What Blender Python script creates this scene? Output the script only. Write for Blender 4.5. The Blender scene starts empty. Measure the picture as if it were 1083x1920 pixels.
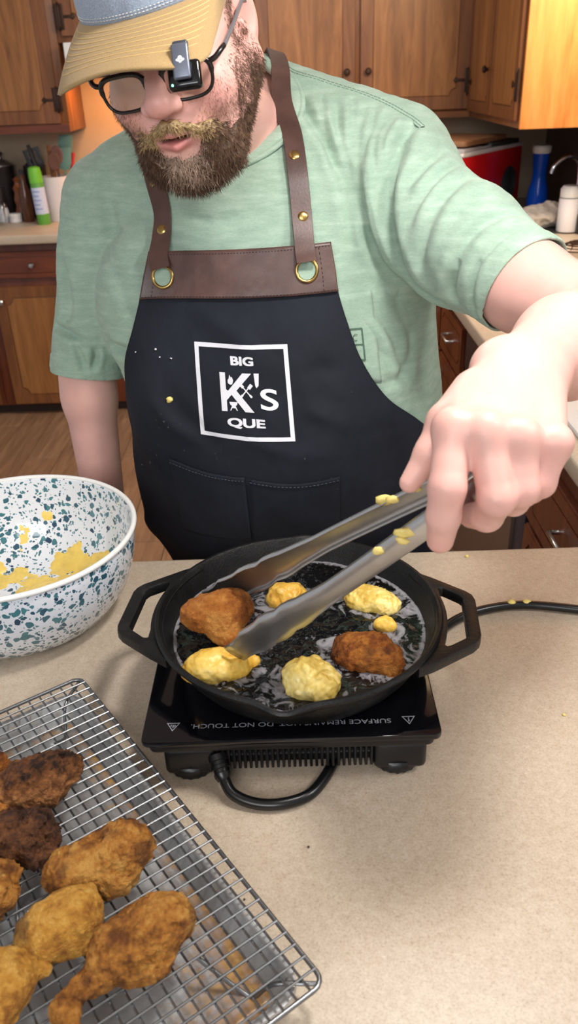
import bpy, bmesh, math, random
import numpy as np
from mathutils import Vector, Matrix

SC = bpy.context.scene
COL = SC.collection
rad = math.radians
random.seed(7)
RNG = np.random.default_rng(7)

# ------------------------------------------------------------------ camera
cam_data = bpy.data.cameras.new('camera')
cam_data.sensor_fit = 'VERTICAL'
cam_data.sensor_height = 36.0
cam_data.lens = 36.0 * 1536.0 / 1920.0
cam_data.clip_start = 0.02
camera = bpy.data.objects.new('camera', cam_data)
COL.objects.link(camera)
_p, _r, _y = rad(28.3), rad(2.2), rad(0.7)
_f = Vector((-math.sin(_y) * math.cos(_p), math.cos(_y) * math.cos(_p), -math.sin(_p)))
_r0 = Vector((math.cos(_y), math.sin(_y), 0))
_u0 = Vector((-math.sin(_y) * math.sin(_p), math.cos(_y) * math.sin(_p), math.cos(_p)))
_X = _r0 * math.cos(_r) - _u0 * math.sin(_r)
_U = _u0 * math.cos(_r) + _r0 * math.sin(_r)
camera.matrix_world = Matrix(((_X.x, _U.x, -_f.x, 0), (_X.y, _U.y, -_f.y, 0), (_X.z, _U.z, -_f.z, 1.545), (0, 0, 0, 1)))
cam_data.dof.use_dof = True
cam_data.dof.focus_distance = 1.0
cam_data.dof.aperture_fstop = 9.0
SC.camera = camera

# ------------------------------------------------------------------ world, lights, exposure
SC.view_settings.view_transform = 'Standard'
SC.view_settings.look = 'None'
SC.view_settings.gamma = 1.0
SC.view_settings.use_curve_mapping = False
SC.view_settings.exposure = 0.0
world = bpy.data.worlds.new('room_light')
SC.world = world
world.use_nodes = True
world.node_tree.nodes['Background'].inputs[0].default_value = (0.93, 0.95, 1.0, 1)
world.node_tree.nodes['Background'].inputs[1].default_value = 0.50

def area_light(name, loc, target, size, power, color=(1, 1, 1), size_y=None):
    d = bpy.data.lights.new(name, 'AREA')
    d.energy = power
    d.color = color
    d.size = size
    if size_y:
        d.shape = 'RECTANGLE'
        d.size_y = size_y
    o = bpy.data.objects.new(name, d)
    o.location = loc
    o.rotation_euler = (Vector(target) - Vector(loc)).to_track_quat('-Z', 'Y').to_euler()
    COL.objects.link(o)
    return o

area_light('pendant_over_counter', (0.27, 0.68, 1.98), (0.20, 0.62, 0.9), 0.16, 8.5, (1.0, 0.97, 0.93))
area_light('ceiling_panel_right', (1.25, 0.45, 2.38), (0.1, 0.8, 0.95), 0.30, 13, (1.0, 0.97, 0.93))
area_light('ceiling_panel_dining', (-0.5, -1.3, 2.36), (-0.1, 1.1, 1.3), 1.3, 46, (0.97, 0.98, 1.0))
area_light('ceiling_panel_kitchen', (-0.3, 2.9, 2.40), (-0.3, 3.2, 0.0), 0.6, 18, (1.0, 0.95, 0.88))

# ------------------------------------------------------------------ helpers
def link(o):
    COL.objects.link(o)
    return o

def tag(o, label=None, cat=None, group=None, kind=None):
    if label: o['label'] = label
    if cat: o['category'] = cat
    if group: o['group'] = group
    if kind: o['kind'] = kind
    return o

def adopt(o, parent):
    if parent is not None:
        o.parent = parent
        m = Matrix.Identity(4)
        q = parent
        while q is not None:
            m = q.matrix_parent_inverse @ q.matrix_basis @ m if q.parent else q.matrix_basis @ m
            q = q.parent
        o.matrix_parent_inverse = m.inverted()

def thing(name, label, cat, loc=(0, 0, 0), group=None):
    o = bpy.data.objects.new(name, None)
    o.empty_display_size = 0.02
    o.location = loc
    link(o)
    return tag(o, label, cat, group)

def np_mesh(name, V, F, mat=None, parent=None, smooth=True, col=None, uv=None):
    V = np.asarray(V, dtype=np.float32)
    me = bpy.data.meshes.new(name)
    if isinstance(F, np.ndarray):
        n, k = F.shape
        me.vertices.add(len(V)); me.vertices.foreach_set('co', V.ravel())
        me.loops.add(n * k); me.loops.foreach_set('vertex_index', F.astype(np.int32).ravel())
        me.polygons.add(n)
        me.polygons.foreach_set('loop_start', np.arange(0, n * k, k, dtype=np.int32))
        me.polygons.foreach_set('loop_total', np.full(n, k, dtype=np.int32))
        me.update(calc_edges=True)
    else:
        me.from_pydata([tuple(v) for v in V], [], F)
    me.validate()
    if smooth:
        me.polygons.foreach_set('use_smooth', np.ones(len(me.polygons), dtype=bool))
    if col is not None:
        a = me.color_attributes.new('Col', 'FLOAT_COLOR', 'POINT')
        c = np.ones((len(V), 4), dtype=np.float32); c[:, :3] = col
        a.data.foreach_set('color', c.ravel())
    if uv is not None:
        l = me.uv_layers.new(name='UVMap')
        vi = np.empty(len(me.loops), dtype=np.int32); me.loops.foreach_get('vertex_index', vi)
        l.data.foreach_set('uv', np.asarray(uv, dtype=np.float32)[vi].ravel())
    if mat: me.materials.append(mat)
    o = bpy.data.objects.new(name, me)
    link(o)
    adopt(o, parent)
    return o

def bm_obj(name, bm, mat=None, parent=None, smooth=False):
    me = bpy.data.meshes.new(name)
    bmesh.ops.recalc_face_normals(bm, faces=bm.faces)
    bm.to_mesh(me); bm.free()
    if smooth:
        me.polygons.foreach_set('use_smooth', np.ones(len(me.polygons), dtype=bool))
    if mat: me.materials.append(mat)
    o = bpy.data.objects.new(name, me)
    link(o)
    adopt(o, parent)
    return o

def autosmooth(o, angle=40):
    me = o.data
    me.polygons.foreach_set('use_smooth', np.ones(len(me.polygons), dtype=bool))
    bm = bmesh.new(); bm.from_mesh(me)
    lim = rad(angle)
    for e in bm.edges:
        if len(e.link_faces) == 2 and e.calc_face_angle(0) > lim: e.smooth = False
    bm.to_mesh(me); bm.free()
    return o

def box(name, lo, hi, mat=None, parent=None, bevel=0.0, seg=2, rot=None):
    """axis-aligned box (lo..hi), bevelled; rot = (pivot, angle about z)"""
    bm = bmesh.new()
    bmesh.ops.create_cube(bm, size=1.0)
    for v in bm.verts:
        v.co = Vector([lo[i] + (v.co[i] + 0.5) * (hi[i] - lo[i]) for i in range(3)])
    if bevel > 0:
        bmesh.ops.bevel(bm, geom=list(bm.edges), offset=bevel, segments=seg, profile=0.5, affect='EDGES')
    if rot:
        bmesh.ops.rotate(bm, cent=Vector(rot[0]), matrix=Matrix.Rotation(rot[1], 3, 'Z'), verts=bm.verts)
    o = bm_obj(name, bm, mat, parent)
    return autosmooth(o, 30) if bevel > 0 else o

def lathe(name, prof, mat=None, parent=None, loc=(0, 0, 0), n=48, axis=None, smooth=True, fn=None):
    """prof: list of (r, z); closed at r==0 ends. axis: direction of the local z"""
    prof = np.array(prof, float)
    a = np.linspace(0, 2 * np.pi, n, endpoint=False)
    V = np.empty((len(prof), n, 3))
    V[:, :, 0] = prof[:, None, 0] * np.cos(a); V[:, :, 1] = prof[:, None, 0] * np.sin(a); V[:, :, 2] = prof[:, None, 1]
    if fn is not None: V = fn(V, a)
    V = V.reshape(-1, 3)
    m = len(prof)
    i, j = np.meshgrid(np.arange(m - 1), np.arange(n), indexing='ij')
    F = np.stack([i * n + j, i * n + (j + 1) % n, (i + 1) * n + (j + 1) % n, (i + 1) * n + j], -1).reshape(-1, 4)
    if axis is not None:
        R = np.array(Vector(axis).normalized().to_track_quat('Z', 'Y').to_matrix())
        V = V @ R.T
    V = V + np.array(loc)
    o = np_mesh(name, V, F, mat, parent, False)
    bm = bmesh.new(); bm.from_mesh(o.data)
    bmesh.ops.remove_doubles(bm, verts=bm.verts, dist=1e-6)
    bmesh.ops.recalc_face_normals(bm, faces=bm.faces)
    bm.to_mesh(o.data); bm.free()
    return autosmooth(o, 38) if smooth else o

def smooth_path(pts, n):
    """Catmull-Rom through pts"""
    P = np.array(pts, float)
    if len(P) < 3:
        t = np.linspace(0, 1, n)[:, None]
        return P[0] * (1 - t) + P[-1] * t
    Q = np.vstack([2 * P[0] - P[1], P, 2 * P[-1] - P[-2]])
    out = []
    for u in np.linspace(0, len(P) - 1 - 1e-9, n):
        i = int(u); t = u - i
        a, b, c, d = Q[i], Q[i + 1], Q[i + 2], Q[i + 3]
        out.append(0.5 * (2 * b + (c - a) * t + (2 * a - 5 * b + 4 * c - d) * t * t + (3 * b - a - 3 * c + d) * t ** 3))
    return np.array(out)

def frames(P, up=None):
    T = np.gradient(P, axis=0); T /= np.linalg.norm(T, axis=1)[:, None] + 1e-12
    n = np.array(up if up is not None else (0, 0, 1.0), float)
    if abs(n @ T[0]) > 0.95: n = np.array((1.0, 0, 0))
    N = []
    for t in T:
        n = n - (n @ t) * t; n /= np.linalg.norm(n) + 1e-12
        N.append(n)
    N = np.array(N)
    return T, N, np.cross(T, N)

def tube_arrays(P, r, k=8, closed=False):
    P = np.asarray(P, float)
    r = np.broadcast_to(np.asarray(r, float), (len(P),))
    T, N, B = frames(P)
    a = np.linspace(0, 2 * np.pi, k, endpoint=False)
    V = P[:, None] + r[:, None, None] * (np.cos(a)[None, :, None] * N[:, None] + np.sin(a)[None, :, None] * B[:, None])
    m = len(P)
    V = V.reshape(-1, 3)
    i, j = np.meshgrid(np.arange(m if closed else m - 1), np.arange(k), indexing='ij')
    i2 = (i + 1) % m
    F = np.stack([i * k + j, i * k + (j + 1) % k, i2 * k + (j + 1) % k, i2 * k + j], -1).reshape(-1, 4)
    F = [list(map(int, f)) for f in F]
    if not closed:
        F.append(list(range(k - 1, -1, -1))); F.append(list(range((m - 1) * k, m * k)))
    return V, F

def tube(name, pts, r, mat=None, parent=None, n=None, k=8, closed=False):
    P = smooth_path(pts, n) if n else np.array(pts, float)
    if not np.isscalar(r): r = np.interp(np.linspace(0, 1, len(P)), np.linspace(0, 1, len(r)), r)
    V, F = tube_arrays(P, r, k, closed)
    o = np_mesh(name, V, F, mat, parent, True)
    bm = bmesh.new(); bm.from_mesh(o.data)
    bmesh.ops.recalc_face_normals(bm, faces=bm.faces)
    bm.to_mesh(o.data); bm.free()
    return autosmooth(o, 50)

def join_arrays(parts):
    V, F, n = [], [], 0
    for v, f in parts:
        V.append(np.asarray(v)); F += [[int(i) + n for i in q] for q in f]; n += len(v)
    return np.vstack(V), F

def prism(name, loops, depth, mat=None, parent=None, M=None, bevel=0.0, smooth_ang=30):
    """filled 2-D loops (holes by nesting) extruded by depth, lying in local xy from z=0 to z=depth; M places it"""
    cu = bpy.data.curves.new('outline', 'CURVE')
    cu.dimensions = '2D'; cu.fill_mode = 'BOTH'
    cu.extrude = max(depth / 2 - bevel, 0); cu.bevel_depth = bevel; cu.bevel_resolution = 1
    if bevel: cu.offset = -bevel
    for lp in loops:
        s = cu.splines.new('POLY'); s.points.add(len(lp) - 1)
        for pt, q in zip(s.points, lp): pt.co = (q[0], q[1], 0, 1)
        s.use_cyclic_u = True
    t = bpy.data.objects.new('outline', cu)
    link(t)
    dg = bpy.context.evaluated_depsgraph_get()
    me = bpy.data.meshes.new_from_object(t.evaluated_get(dg))
    bpy.data.objects.remove(t); bpy.data.curves.remove(cu)
    me.name = name
    me.transform(Matrix.Translation((0, 0, depth / 2)))
    if M is not None: me.transform(M)
    me.materials.clear()
    if mat: me.materials.append(mat)
    o = bpy.data.objects.new(name, me)
    link(o); adopt(o, parent)
    bm = bmesh.new(); bm.from_mesh(me)
    bmesh.ops.remove_doubles(bm, verts=bm.verts, dist=1e-6)
    bmesh.ops.recalc_face_normals(bm, faces=bm.faces)
    bm.to_mesh(me); bm.free()
    return autosmooth(o, smooth_ang)

def text_mesh(s, size=1.0, bold=0.0, align='CENTER', extrude=0.0):
    cu = bpy.data.curves.new('lettering', 'FONT')
    cu.body = s; cu.size = size; cu.align_x = align; cu.align_y = 'CENTER'; cu.offset = bold; cu.extrude = extrude
    t = bpy.data.objects.new('lettering', cu); link(t)
    dg = bpy.context.evaluated_depsgraph_get()
    me = bpy.data.meshes.new_from_object(t.evaluated_get(dg))
    bpy.data.objects.remove(t); bpy.data.curves.remove(cu)
    V = np.array([v.co[:] for v in me.vertices]); F = [list(p.vertices) for p in me.polygons]
    bpy.data.meshes.remove(me)
    return V, F

def copy_tree(o, parent=None):
    c = o.copy(); link(c)
    if parent is not None: c.parent = parent
    for ch in list(o.children): copy_tree(ch, c)
    return c

def solidify(o, t, offset=-1):
    m = o.modifiers.new('thickness', 'SOLIDIFY'); m.thickness = t; m.offset = offset
    return o

# ------------------------------------------------------------------ noise and implicit surfaces
def _hash(i):
    h = (i[..., 0] * 374761393 + i[..., 1] * 668265263 + i[..., 2] * 2147483647 // 3) & 0xffffffff
    h = ((h ^ (h >> 13)) * 1274126177) & 0xffffffff
    return ((h ^ (h >> 16)) & 0xffff).astype(np.float32) / 32767.5 - 1.0

def vnoise(p):
    p = np.asarray(p, dtype=np.float64)
    i = np.floor(p).astype(np.int64); f = (p - i).astype(np.float32)
    f = f * f * (3 - 2 * f)
    out = 0
    for dx in (0, 1):
        wx = f[..., 0] if dx else 1 - f[..., 0]
        for dy in (0, 1):
            wy = f[..., 1] if dy else 1 - f[..., 1]
            for dz in (0, 1):
                wz = f[..., 2] if dz else 1 - f[..., 2]
                out = out + wx * wy * wz * _hash(i + np.array((dx, dy, dz)))
    return out

def fbm(p, octv=3):
    s, a = 0, 1.0
    p = np.asarray(p, float)
    for k in range(octv):
        s = s + a * vnoise(p * 2.03 ** k + 17.3 * k); a *= 0.5
    return s

def rc(P, a, b, r1, r2):
    a = np.asarray(a, np.float32); ab = np.asarray(b, np.float32) - a
    q = P - a
    h = np.clip((q @ ab) / (ab @ ab + 1e-12), 0, 1)
    return np.linalg.norm(q - h[:, None] * ab, axis=1) - (r1 + (r2 - r1) * h)

def el(P, c, r, R=None):
    q = P - np.asarray(c, np.float32)
    if R is not None: q = q @ R
    r = np.asarray(r, np.float32)
    k0 = np.linalg.norm(q / r, axis=1); k1 = np.linalg.norm(q / (r * r), axis=1)
    return np.where(k1 > 1e-6, k0 * (k0 - 1) / (k1 + 1e-9), -r.min())

def smin(a, b, k):
    h = np.clip(0.5 + 0.5 * (b - a) / k, 0, 1)
    return b + (a - b) * h - k * h * (1 - h)

def smax(a, b, k): return -smin(-a, -b, k)

def chain(P, pts, rs, k=0.006):
    d = None
    for i in range(len(pts) - 1):
        e = rc(P, pts[i], pts[i + 1], rs[i], rs[i + 1])
        d = e if d is None else smin(d, e, k)
    return d

def rotm(z=0, x=0, y=0):
    return np.array((Matrix.Rotation(rad(z), 3, 'Z') @ Matrix.Rotation(rad(x), 3, 'X') @ Matrix.Rotation(rad(y), 3, 'Y')), dtype=np.float32)

def surface(f, lo, hi, h, m=4, newton=1, slack=1.5):
    """sparse surface nets of f == 0 inside the box lo..hi"""
    lo = np.asarray(lo, np.float32); n = (np.ceil((np.asarray(hi) - lo) / (h * m)).astype(int)) * m
    nc = n // m
    g = np.stack(np.meshgrid(*[np.arange(k) for k in nc], indexing='ij'), -1).reshape(-1, 3)
    cen = lo + (g * m + (m - 1) / 2).astype(np.float32) * h
    d = f(cen)
    act = np.abs(d) < m * h * 0.87 * slack
    sgn = np.where(d < 0, -1.0, 1.0).astype(np.float32)
    bid = np.full(len(g), -1, np.int64); bid[act] = np.arange(act.sum())
    sub = np.stack(np.meshgrid(*[np.arange(m)] * 3, indexing='ij'), -1).reshape(-1, 3)
    gi = (g[act][:, None] * m + sub[None]).reshape(-1, 3)
    vals = np.empty(len(gi), np.float32)
    for s in range(0, len(gi), 300000):
        vals[s:s + 300000] = f(lo + gi[s:s + 300000].astype(np.float32) * h)
    m3 = m ** 3
    def val(q):
        q = np.clip(q, 0, n - 1)
        c = q // m; r = q - c * m
        ci = (c[:, 0] * nc[1] + c[:, 1]) * nc[2] + c[:, 2]
        k = bid[ci]
        return np.where(k >= 0, vals[np.maximum(k, 0) * m3 + (r[:, 0] * m + r[:, 1]) * m + r[:, 2]], sgn[ci])
    def key(q): return (q[:, 0].astype(np.int64) * n[1] + q[:, 1]) * n[2] + q[:, 2]
    cand = gi[np.abs(vals) < 3.2 * h]
    corners = np.array([(x, y, z) for x in (0, 1) for y in (0, 1) for z in (0, 1)])
    allc = np.unique(np.concatenate([key(cand), key(cand - 1)]))
    cells = np.stack([allc // (n[1] * n[2]), allc // n[2] % n[1], allc % n[2]], 1)
    cells = cells[((cells >= 0) & (cells < n - 1)).all(1)]
    cv = np.stack([val(cells + c) for c in corners], 1)
    I8 = (cv < 0).sum(1)
    ok = (I8 > 0) & (I8 < 8)
    cells, cv = cells[ok], cv[ok]
    ck_ = key(cells); od = np.argsort(ck_); cells, cv, ck_ = cells[od], cv[od], ck_[od]
    def cell_id(q):
        k = key(q); p = np.minimum(np.searchsorted(ck_, k), len(ck_) - 1)
        return np.where(ck_[p] == k, p, -1)
    acc = np.zeros((len(cells), 3), np.float32); cnt = np.zeros(len(cells), np.float32)
    for a in range(8):
        for b in range(a + 1, 8):
            if np.abs(corners[a] - corners[b]).sum() != 1: continue
            x = (cv[:, a] < 0) != (cv[:, b] < 0)
            t = np.where(x, cv[:, a] / np.where(x, cv[:, a] - cv[:, b], 1), 0)
            p = corners[a] + t[:, None] * (corners[b] - corners[a])
            acc += p * x[:, None]; cnt += x
    V = lo + (cells + acc / cnt[:, None]).astype(np.float32) * h
    Fs = []
    for ax in range(3):
        un = np.zeros(3, int); un[ax] = 1
        ca = 4 if ax == 0 else (2 if ax == 1 else 1)
        ins = cv[:, 0] < 0
        e = ins != (cv[:, ca] < 0)
        q0 = cells[e]; ins = ins[e]
        u, w = (ax + 1) % 3, (ax + 2) % 3
        def c(du, dw):
            q = q0.copy(); q[:, u] += du; q[:, w] += dw
            return cell_id(q)
        q = np.stack([c(-1, -1), c(0, -1), c(0, 0), c(-1, 0)], 1)
        q[~ins] = q[~ins][:, ::-1]
        Fs.append(q)
    F = np.vstack(Fs)
    F = F[(F >= 0).all(1)]
    for _ in range(newton):
        e = h * 0.35
        d0 = f(V)
        G = np.stack([(f(V + np.eye(3, dtype=np.float32)[k] * e) - d0) / e for k in range(3)], 1)
        gn = (G * G).sum(1)
        V = V - np.clip(d0 / np.maximum(gn, 0.3), -h * 0.7, h * 0.7)[:, None] * G
    return V, F

def normals_of(V, F):
    n = np.cross(V[F[:, 2]] - V[F[:, 0]], V[F[:, 3 % F.shape[1]]] - V[F[:, 1]])
    N = np.zeros_like(V)
    for k in range(F.shape[1]): np.add.at(N, F[:, k], n)
    return N / (np.linalg.norm(N, axis=1)[:, None] + 1e-12)

# ------------------------------------------------------------------ materials
def srgb(r, g, b):
    f = lambda c: (c / 255 / 12.92) if c / 255 <= 0.04045 else ((c / 255 + 0.055) / 1.055) ** 2.4
    return (f(r), f(g), f(b), 1.0)

class NT:
    def __init__(self, name):
        self.m = bpy.data.materials.new(name); self.m.use_nodes = True
        self.t = self.m.node_tree; self.N = self.t.nodes
        self.b = self.N['Principled BSDF']
    def n(self, typ, **kw):
        x = self.N.new(typ)
        for k, v in kw.items():
            if k.startswith('_'): setattr(x, k[1:], v)
            else: x.inputs[k.replace('__', ' ')].default_value = v
        return x
    def l(self, a, b): self.t.links.new(a, b)
    def coords(self, scale=(1, 1, 1), kind='Object', rot=(0, 0, 0)):
        tc = self.n('ShaderNodeTexCoord'); mp = self.n('ShaderNodeMapping')
        mp.inputs['Scale'].default_value = scale; mp.inputs['Rotation'].default_value = rot
        self.l(tc.outputs[kind], mp.inputs[0]); return mp.outputs[0]
    def noise(self, vec, scale, detail=4, rough=0.6, dist=0.0):
        x = self.n('ShaderNodeTexNoise', Scale=scale, Detail=detail, Roughness=rough, Distortion=dist)
        if vec is not None: self.l(vec, x.inputs['Vector'])
        return x.outputs[0]
    def ramp(self, fac, stops):
        x = self.n('ShaderNodeValToRGB'); e = x.color_ramp.elements
        while len(e) < len(stops): e.new(0.5)
        for q, (p, c) in zip(e, stops): q.position = p; q.color = c if len(c) == 4 else (*c, 1)
        self.l(fac, x.inputs[0]); return x.outputs[0]
    def mix(self, fac, a, b, mode='MIX'):
        x = self.n('ShaderNodeMix', _data_type='RGBA', _blend_type=mode)
        for s, v in ((0, fac), (6, a), (7, b)):
            if isinstance(v, (float, int, tuple)): x.inputs[s].default_value = v
            else: self.l(v, x.inputs[s])
        return x.outputs[2]
    def base(self, c):
        if isinstance(c, tuple): self.b.inputs['Base Color'].default_value = c
        else: self.l(c, self.b.inputs['Base Color'])
    def bump(self, h, strength=0.2, dist=0.01):
        x = self.n('ShaderNodeBump', Strength=strength, Distance=dist)
        self.l(h, x.inputs['Height']); self.l(x.outputs[0], self.b.inputs['Normal'])
    def set(self, **kw):
        for k, v in kw.items(): self.b.inputs[k.replace('__', ' ')].default_value = v
        return self.m

def plain(name, c, rough=0.5, metal=0.0, nscale=0, namt=0.12, bump=0.0, **kw):
    t = NT(name)
    if nscale:
        v = t.coords()
        n = t.noise(v, nscale)
        dk = tuple(x * (1 - namt) for x in c[:3]) + (1,); lt = tuple(min(1, x * (1 + namt)) for x in c[:3]) + (1,)
        t.base(t.ramp(n, [(0.3, dk), (0.7, lt)]))
        if bump: t.bump(n, bump, 0.005)
    else: t.base(c)
    return t.set(Roughness=rough, Metallic=metal, **kw)

def wood(name, dark, mid, light, axis='z', rough=0.38, scale=1.0):
    t = NT(name)
    s = {'z': (9, 9, 0.9), 'x': (0.9, 9, 9), 'y': (9, 0.9, 9)}[axis]
    v = t.coords(tuple(q * scale for q in s))
    n1 = t.noise(v, 2.2, 5, 0.6, 1.2)
    v2 = t.coords(tuple(q * scale * 9 for q in s))
    n2 = t.noise(v2, 2.0, 3, 0.6, 0.3)
    c = t.ramp(n1, [(0.25, dark), (0.5, mid), (0.78, light)])
    c = t.mix(0.35, c, t.ramp(n2, [(0.35, dark), (0.65, light)]), 'MULTIPLY')
    t.base(c); t.bump(n2, 0.08, 0.002)
    return t.set(Roughness=rough)

def attr_col(name, rough=0.5, bump=0.0, bscale=300, **kw):
    t = NT(name)
    a = t.n('ShaderNodeVertexColor'); a.layer_name = 'Col'
    t.base(a.outputs[0])
    if bump:
        t.bump(t.noise(t.coords(), bscale, 4, 0.6), bump, 0.004)
    return t.set(Roughness=rough, **kw)

# ------------------------------------------------------------------ the room
M_WALL = plain('wall_paint', srgb(172, 154, 132), 0.85, nscale=30, namt=0.03)
M_CEIL = plain('ceiling_paint', srgb(235, 232, 226), 0.9)
M_SPLASH_SHADE = plain('backsplash_shaded', srgb(74, 58, 50), 0.6, nscale=12, namt=0.15)  # brown backsplash, darkened in colour for the shade below the wall cabinets
M_HONEY = wood('honey_pine', srgb(112, 70, 34), srgb(158, 108, 58), srgb(184, 134, 80))
M_HONEY_D = wood('honey_pine_frame', srgb(98, 58, 30), srgb(136, 86, 46), srgb(160, 108, 62))
M_HONEY_X = wood('honey_pine_rail', srgb(98, 58, 30), srgb(136, 86, 46), srgb(160, 108, 62), 'x')
M_WALNUT = wood('red_brown_wood', srgb(84, 40, 24), srgb(122, 62, 36), srgb(146, 82, 46))
M_WALNUT_X = wood('red_brown_rail', srgb(84, 40, 24), srgb(118, 60, 36), srgb(140, 76, 44), 'x')
M_BRONZE = plain('dark_bronze', srgb(62, 44, 36), 0.45, 0.7)
M_TOE = plain('toe_kick', srgb(46, 26, 18), 0.7)
M_STEEL = plain('steel', srgb(190, 190, 188), 0.28, 1.0)
M_CHROME = plain('chrome', srgb(215, 215, 218), 0.08, 1.0)

def laminate():
    t = NT('speckled_laminate')
    v = t.coords()
    n = t.noise(v, 420, 3, 0.75)
    n2 = t.noise(v, 130, 3, 0.6)
    n3 = t.noise(v, 5, 3, 0.5)
    c = t.ramp(n, [(0.30, srgb(150, 128, 108)), (0.46, srgb(190, 172, 150)), (0.62, srgb(202, 186, 166)), (0.75, srgb(222, 210, 194))])
    c = t.mix(0.35, c, t.ramp(n2, [(0.3, srgb(166, 144, 122)), (0.7, srgb(212, 198, 180))]))
    c = t.mix(0.18, c, t.ramp(n3, [(0.35, srgb(176, 156, 132)), (0.65, srgb(206, 194, 176))]))
    t.base(c)
    t.bump(n2, 0.03, 0.001)
    return t.set(Roughness=0.42)
M_LAM = laminate()

def plank_mat():
    t = NT('floor_plank')
    v = t.coords((9, 1.0, 9))
    n = t.noise(v, 2.5, 5, 0.65, 1.0)
    oi = t.n('ShaderNodeObjectInfo')
    c = t.ramp(n, [(0.25, srgb(104, 76, 56)), (0.55, srgb(150, 116, 88)), (0.8, srgb(172, 138, 108))])
    c2 = t.mix(oi.outputs['Random'], c, srgb(128, 94, 70), 'MIX')
    c = t.mix(0.35, c, c2)
    t.base(c)
    return t.set(Roughness=0.45)
M_PLANK = plank_mat()

XL, XR, YB, YF = -2.6, 1.34, 4.62, -2.2
floor = box('floor', (XL, YF, -0.06), (XR, YB, -0.006), plain('subfloor', srgb(110, 84, 64), 0.8))
tag(floor, kind='structure')
pm = None
for i in range(26):
    for j in range(5):
        x0 = XL + 0.15 * i
        y0 = -1.4 + 1.22 * j + (0.41 * (i % 3))
        y1 = min(y0 + 1.218, YB - 0.002)
        if x0 > XR - 0.1 or y0 > YB - 0.3 or x0 > -0.1 and y0 < 0.4: continue
        if pm is None or y1 - y0 < 1.2:
            pl = box('plank', (x0 + 0.001, y0, -0.006), (x0 + 0.149, y1, 0.0), M_PLANK, floor, 0.0015, 1)
            if y1 - y0 > 1.2: pm = (pl, x0, y0)
        else:
            pl = pm[0].copy(); link(pl)
            pl.location = (x0 - pm[1], y0 - pm[2], 0)
        
wall_back = tag(box('wall_back', (XL, YB, 0), (XR + 0.1, YB + 0.1, 2.44), M_WALL), kind='structure')
wall_right = tag(box('wall_right', (XR, 0.6, 0), (XR + 0.1, YB, 2.44), M_SPLASH_SHADE), kind='structure')
ceiling = tag(box('ceiling', (XL, YF, 2.44), (XR + 0.1, YB + 0.1, 2.5), M_CEIL), kind='structure')

def frame_M(o, u, v, n):
    return Matrix(((u[0], v[0], n[0], o[0]), (u[1], v[1], n[1], o[1]), (u[2], v[2], n[2], o[2]), (0, 0, 0, 1)))

def notched(x0, y0, x1, y1, c, which=(1, 1, 1, 1)):
    """rectangle whose corners are cut by a small ogee; which = bl, br, tr, tl"""
    out = []
    cs = [(x0, y0, 1, 1, 0), (x1, y0, -1, 1, 1), (x1, y1, -1, -1, 2), (x0, y1, 1, -1, 3)]
    for cx, cy, sx, sy, k in cs:
        if not which[k]:
            out.append((cx, cy)); continue
        arc = [(c * math.cos(a), c * math.sin(a)) for a in np.linspace(0, math.pi / 2, 6)]
        arc = [(c * 1.25, 0)] + arc + [(0, c * 1.25)]
        pts = [(cx + sx * px, cy + sy * py) for px, py in arc]
        if k in (0, 2): pts = pts[::-1]
        out += pts
    return out

def cab_door(name, parent, M, w, h, mat, fmat, inset=0.055, notch=0.03, knob=None, hinges=None, which=(1, 1, 1, 1)):
    """slab door in local xy with a routed groove around a notched panel; knob = (x, y); hinges = list of (x, y, dir)"""
    d = prism(name, [[(0, 0), (w, 0), (w, h), (0, h)]], 0.016, fmat, parent, M, 0.002)
    T = M @ Matrix.Translation((0, 0, 0.016))
    if notch > 0:
        g = 0.005
        ring = [[(0.002, 0.002), (w - 0.002, 0.002), (w - 0.002, h - 0.002), (0.002, h - 0.002)], notched(inset, inset, w - inset, h - inset, notch, which)[::-1]]
        prism('door_frame', ring, 0.004, fmat, d, T)
        prism('panel', [notched(inset + g, inset + g, w - inset - g, h - inset - g, notch, which)], 0.004, mat, d, T)
    if knob:
        k = M @ Vector((knob[0], knob[1], 0.018))
        lathe('knob', [(0, 0), (0.006, 0), (0.006, 0.008), (0.014, 0.016), (0.015, 0.022), (0.010, 0.027), (0, 0.028)], M_BRONZE if len(knob) < 3 else knob[2], d, k, 16, M.to_3x3() @ Vector((0, 0, 1)))
    for hx, hy, s in (hinges or []):
        H = M @ Matrix.Translation((hx, hy, 0.0195))
        leaf = [(-0.020, -0.05), (-0.004, -0.05), (-0.004, 0.05), (-0.020, 0.05)]
        hg = prism('hinge', [leaf], 0.004, M_BRONZE, d, H, 0.001)
        prism('hinge_leaf', [[(0.004, -0.05), (0.020, -0.05), (0.020, 0.05), (0.004, 0.05)]], 0.004, M_BRONZE, hg, H, 0.001)
        V, F = tube_arrays(smooth_path([H @ Vector(p) for p in ((0, -0.055, 0.003), (0, 0.055, 0.003))], 6), 0.005, 8)
        np_mesh('hinge_pin', V, F, M_BRONZE, hg)
        arm = [(s * 0.018, -0.006), (s * 0.05, -0.006), (s * 0.062, -0.013), (s * 0.074, 0), (s * 0.062, 0.013), (s * 0.05, 0.006), (s * 0.018, 0.006)]
        prism('hinge_arm', [arm if s > 0 else arm[::-1]], 0.004, M_BRONZE, hg, H, 0.001)
    return d

X_, Z_, NY = (1, 0, 0), (0, 0, 1), (0, -1, 0)
def FRONT(x, y, z): return frame_M((x, y, z), X_, Z_, NY)
def SIDE(x, y, z): return frame_M((x, y, z), (0, -1, 0), Z_, (-1, 0, 0))

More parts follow.
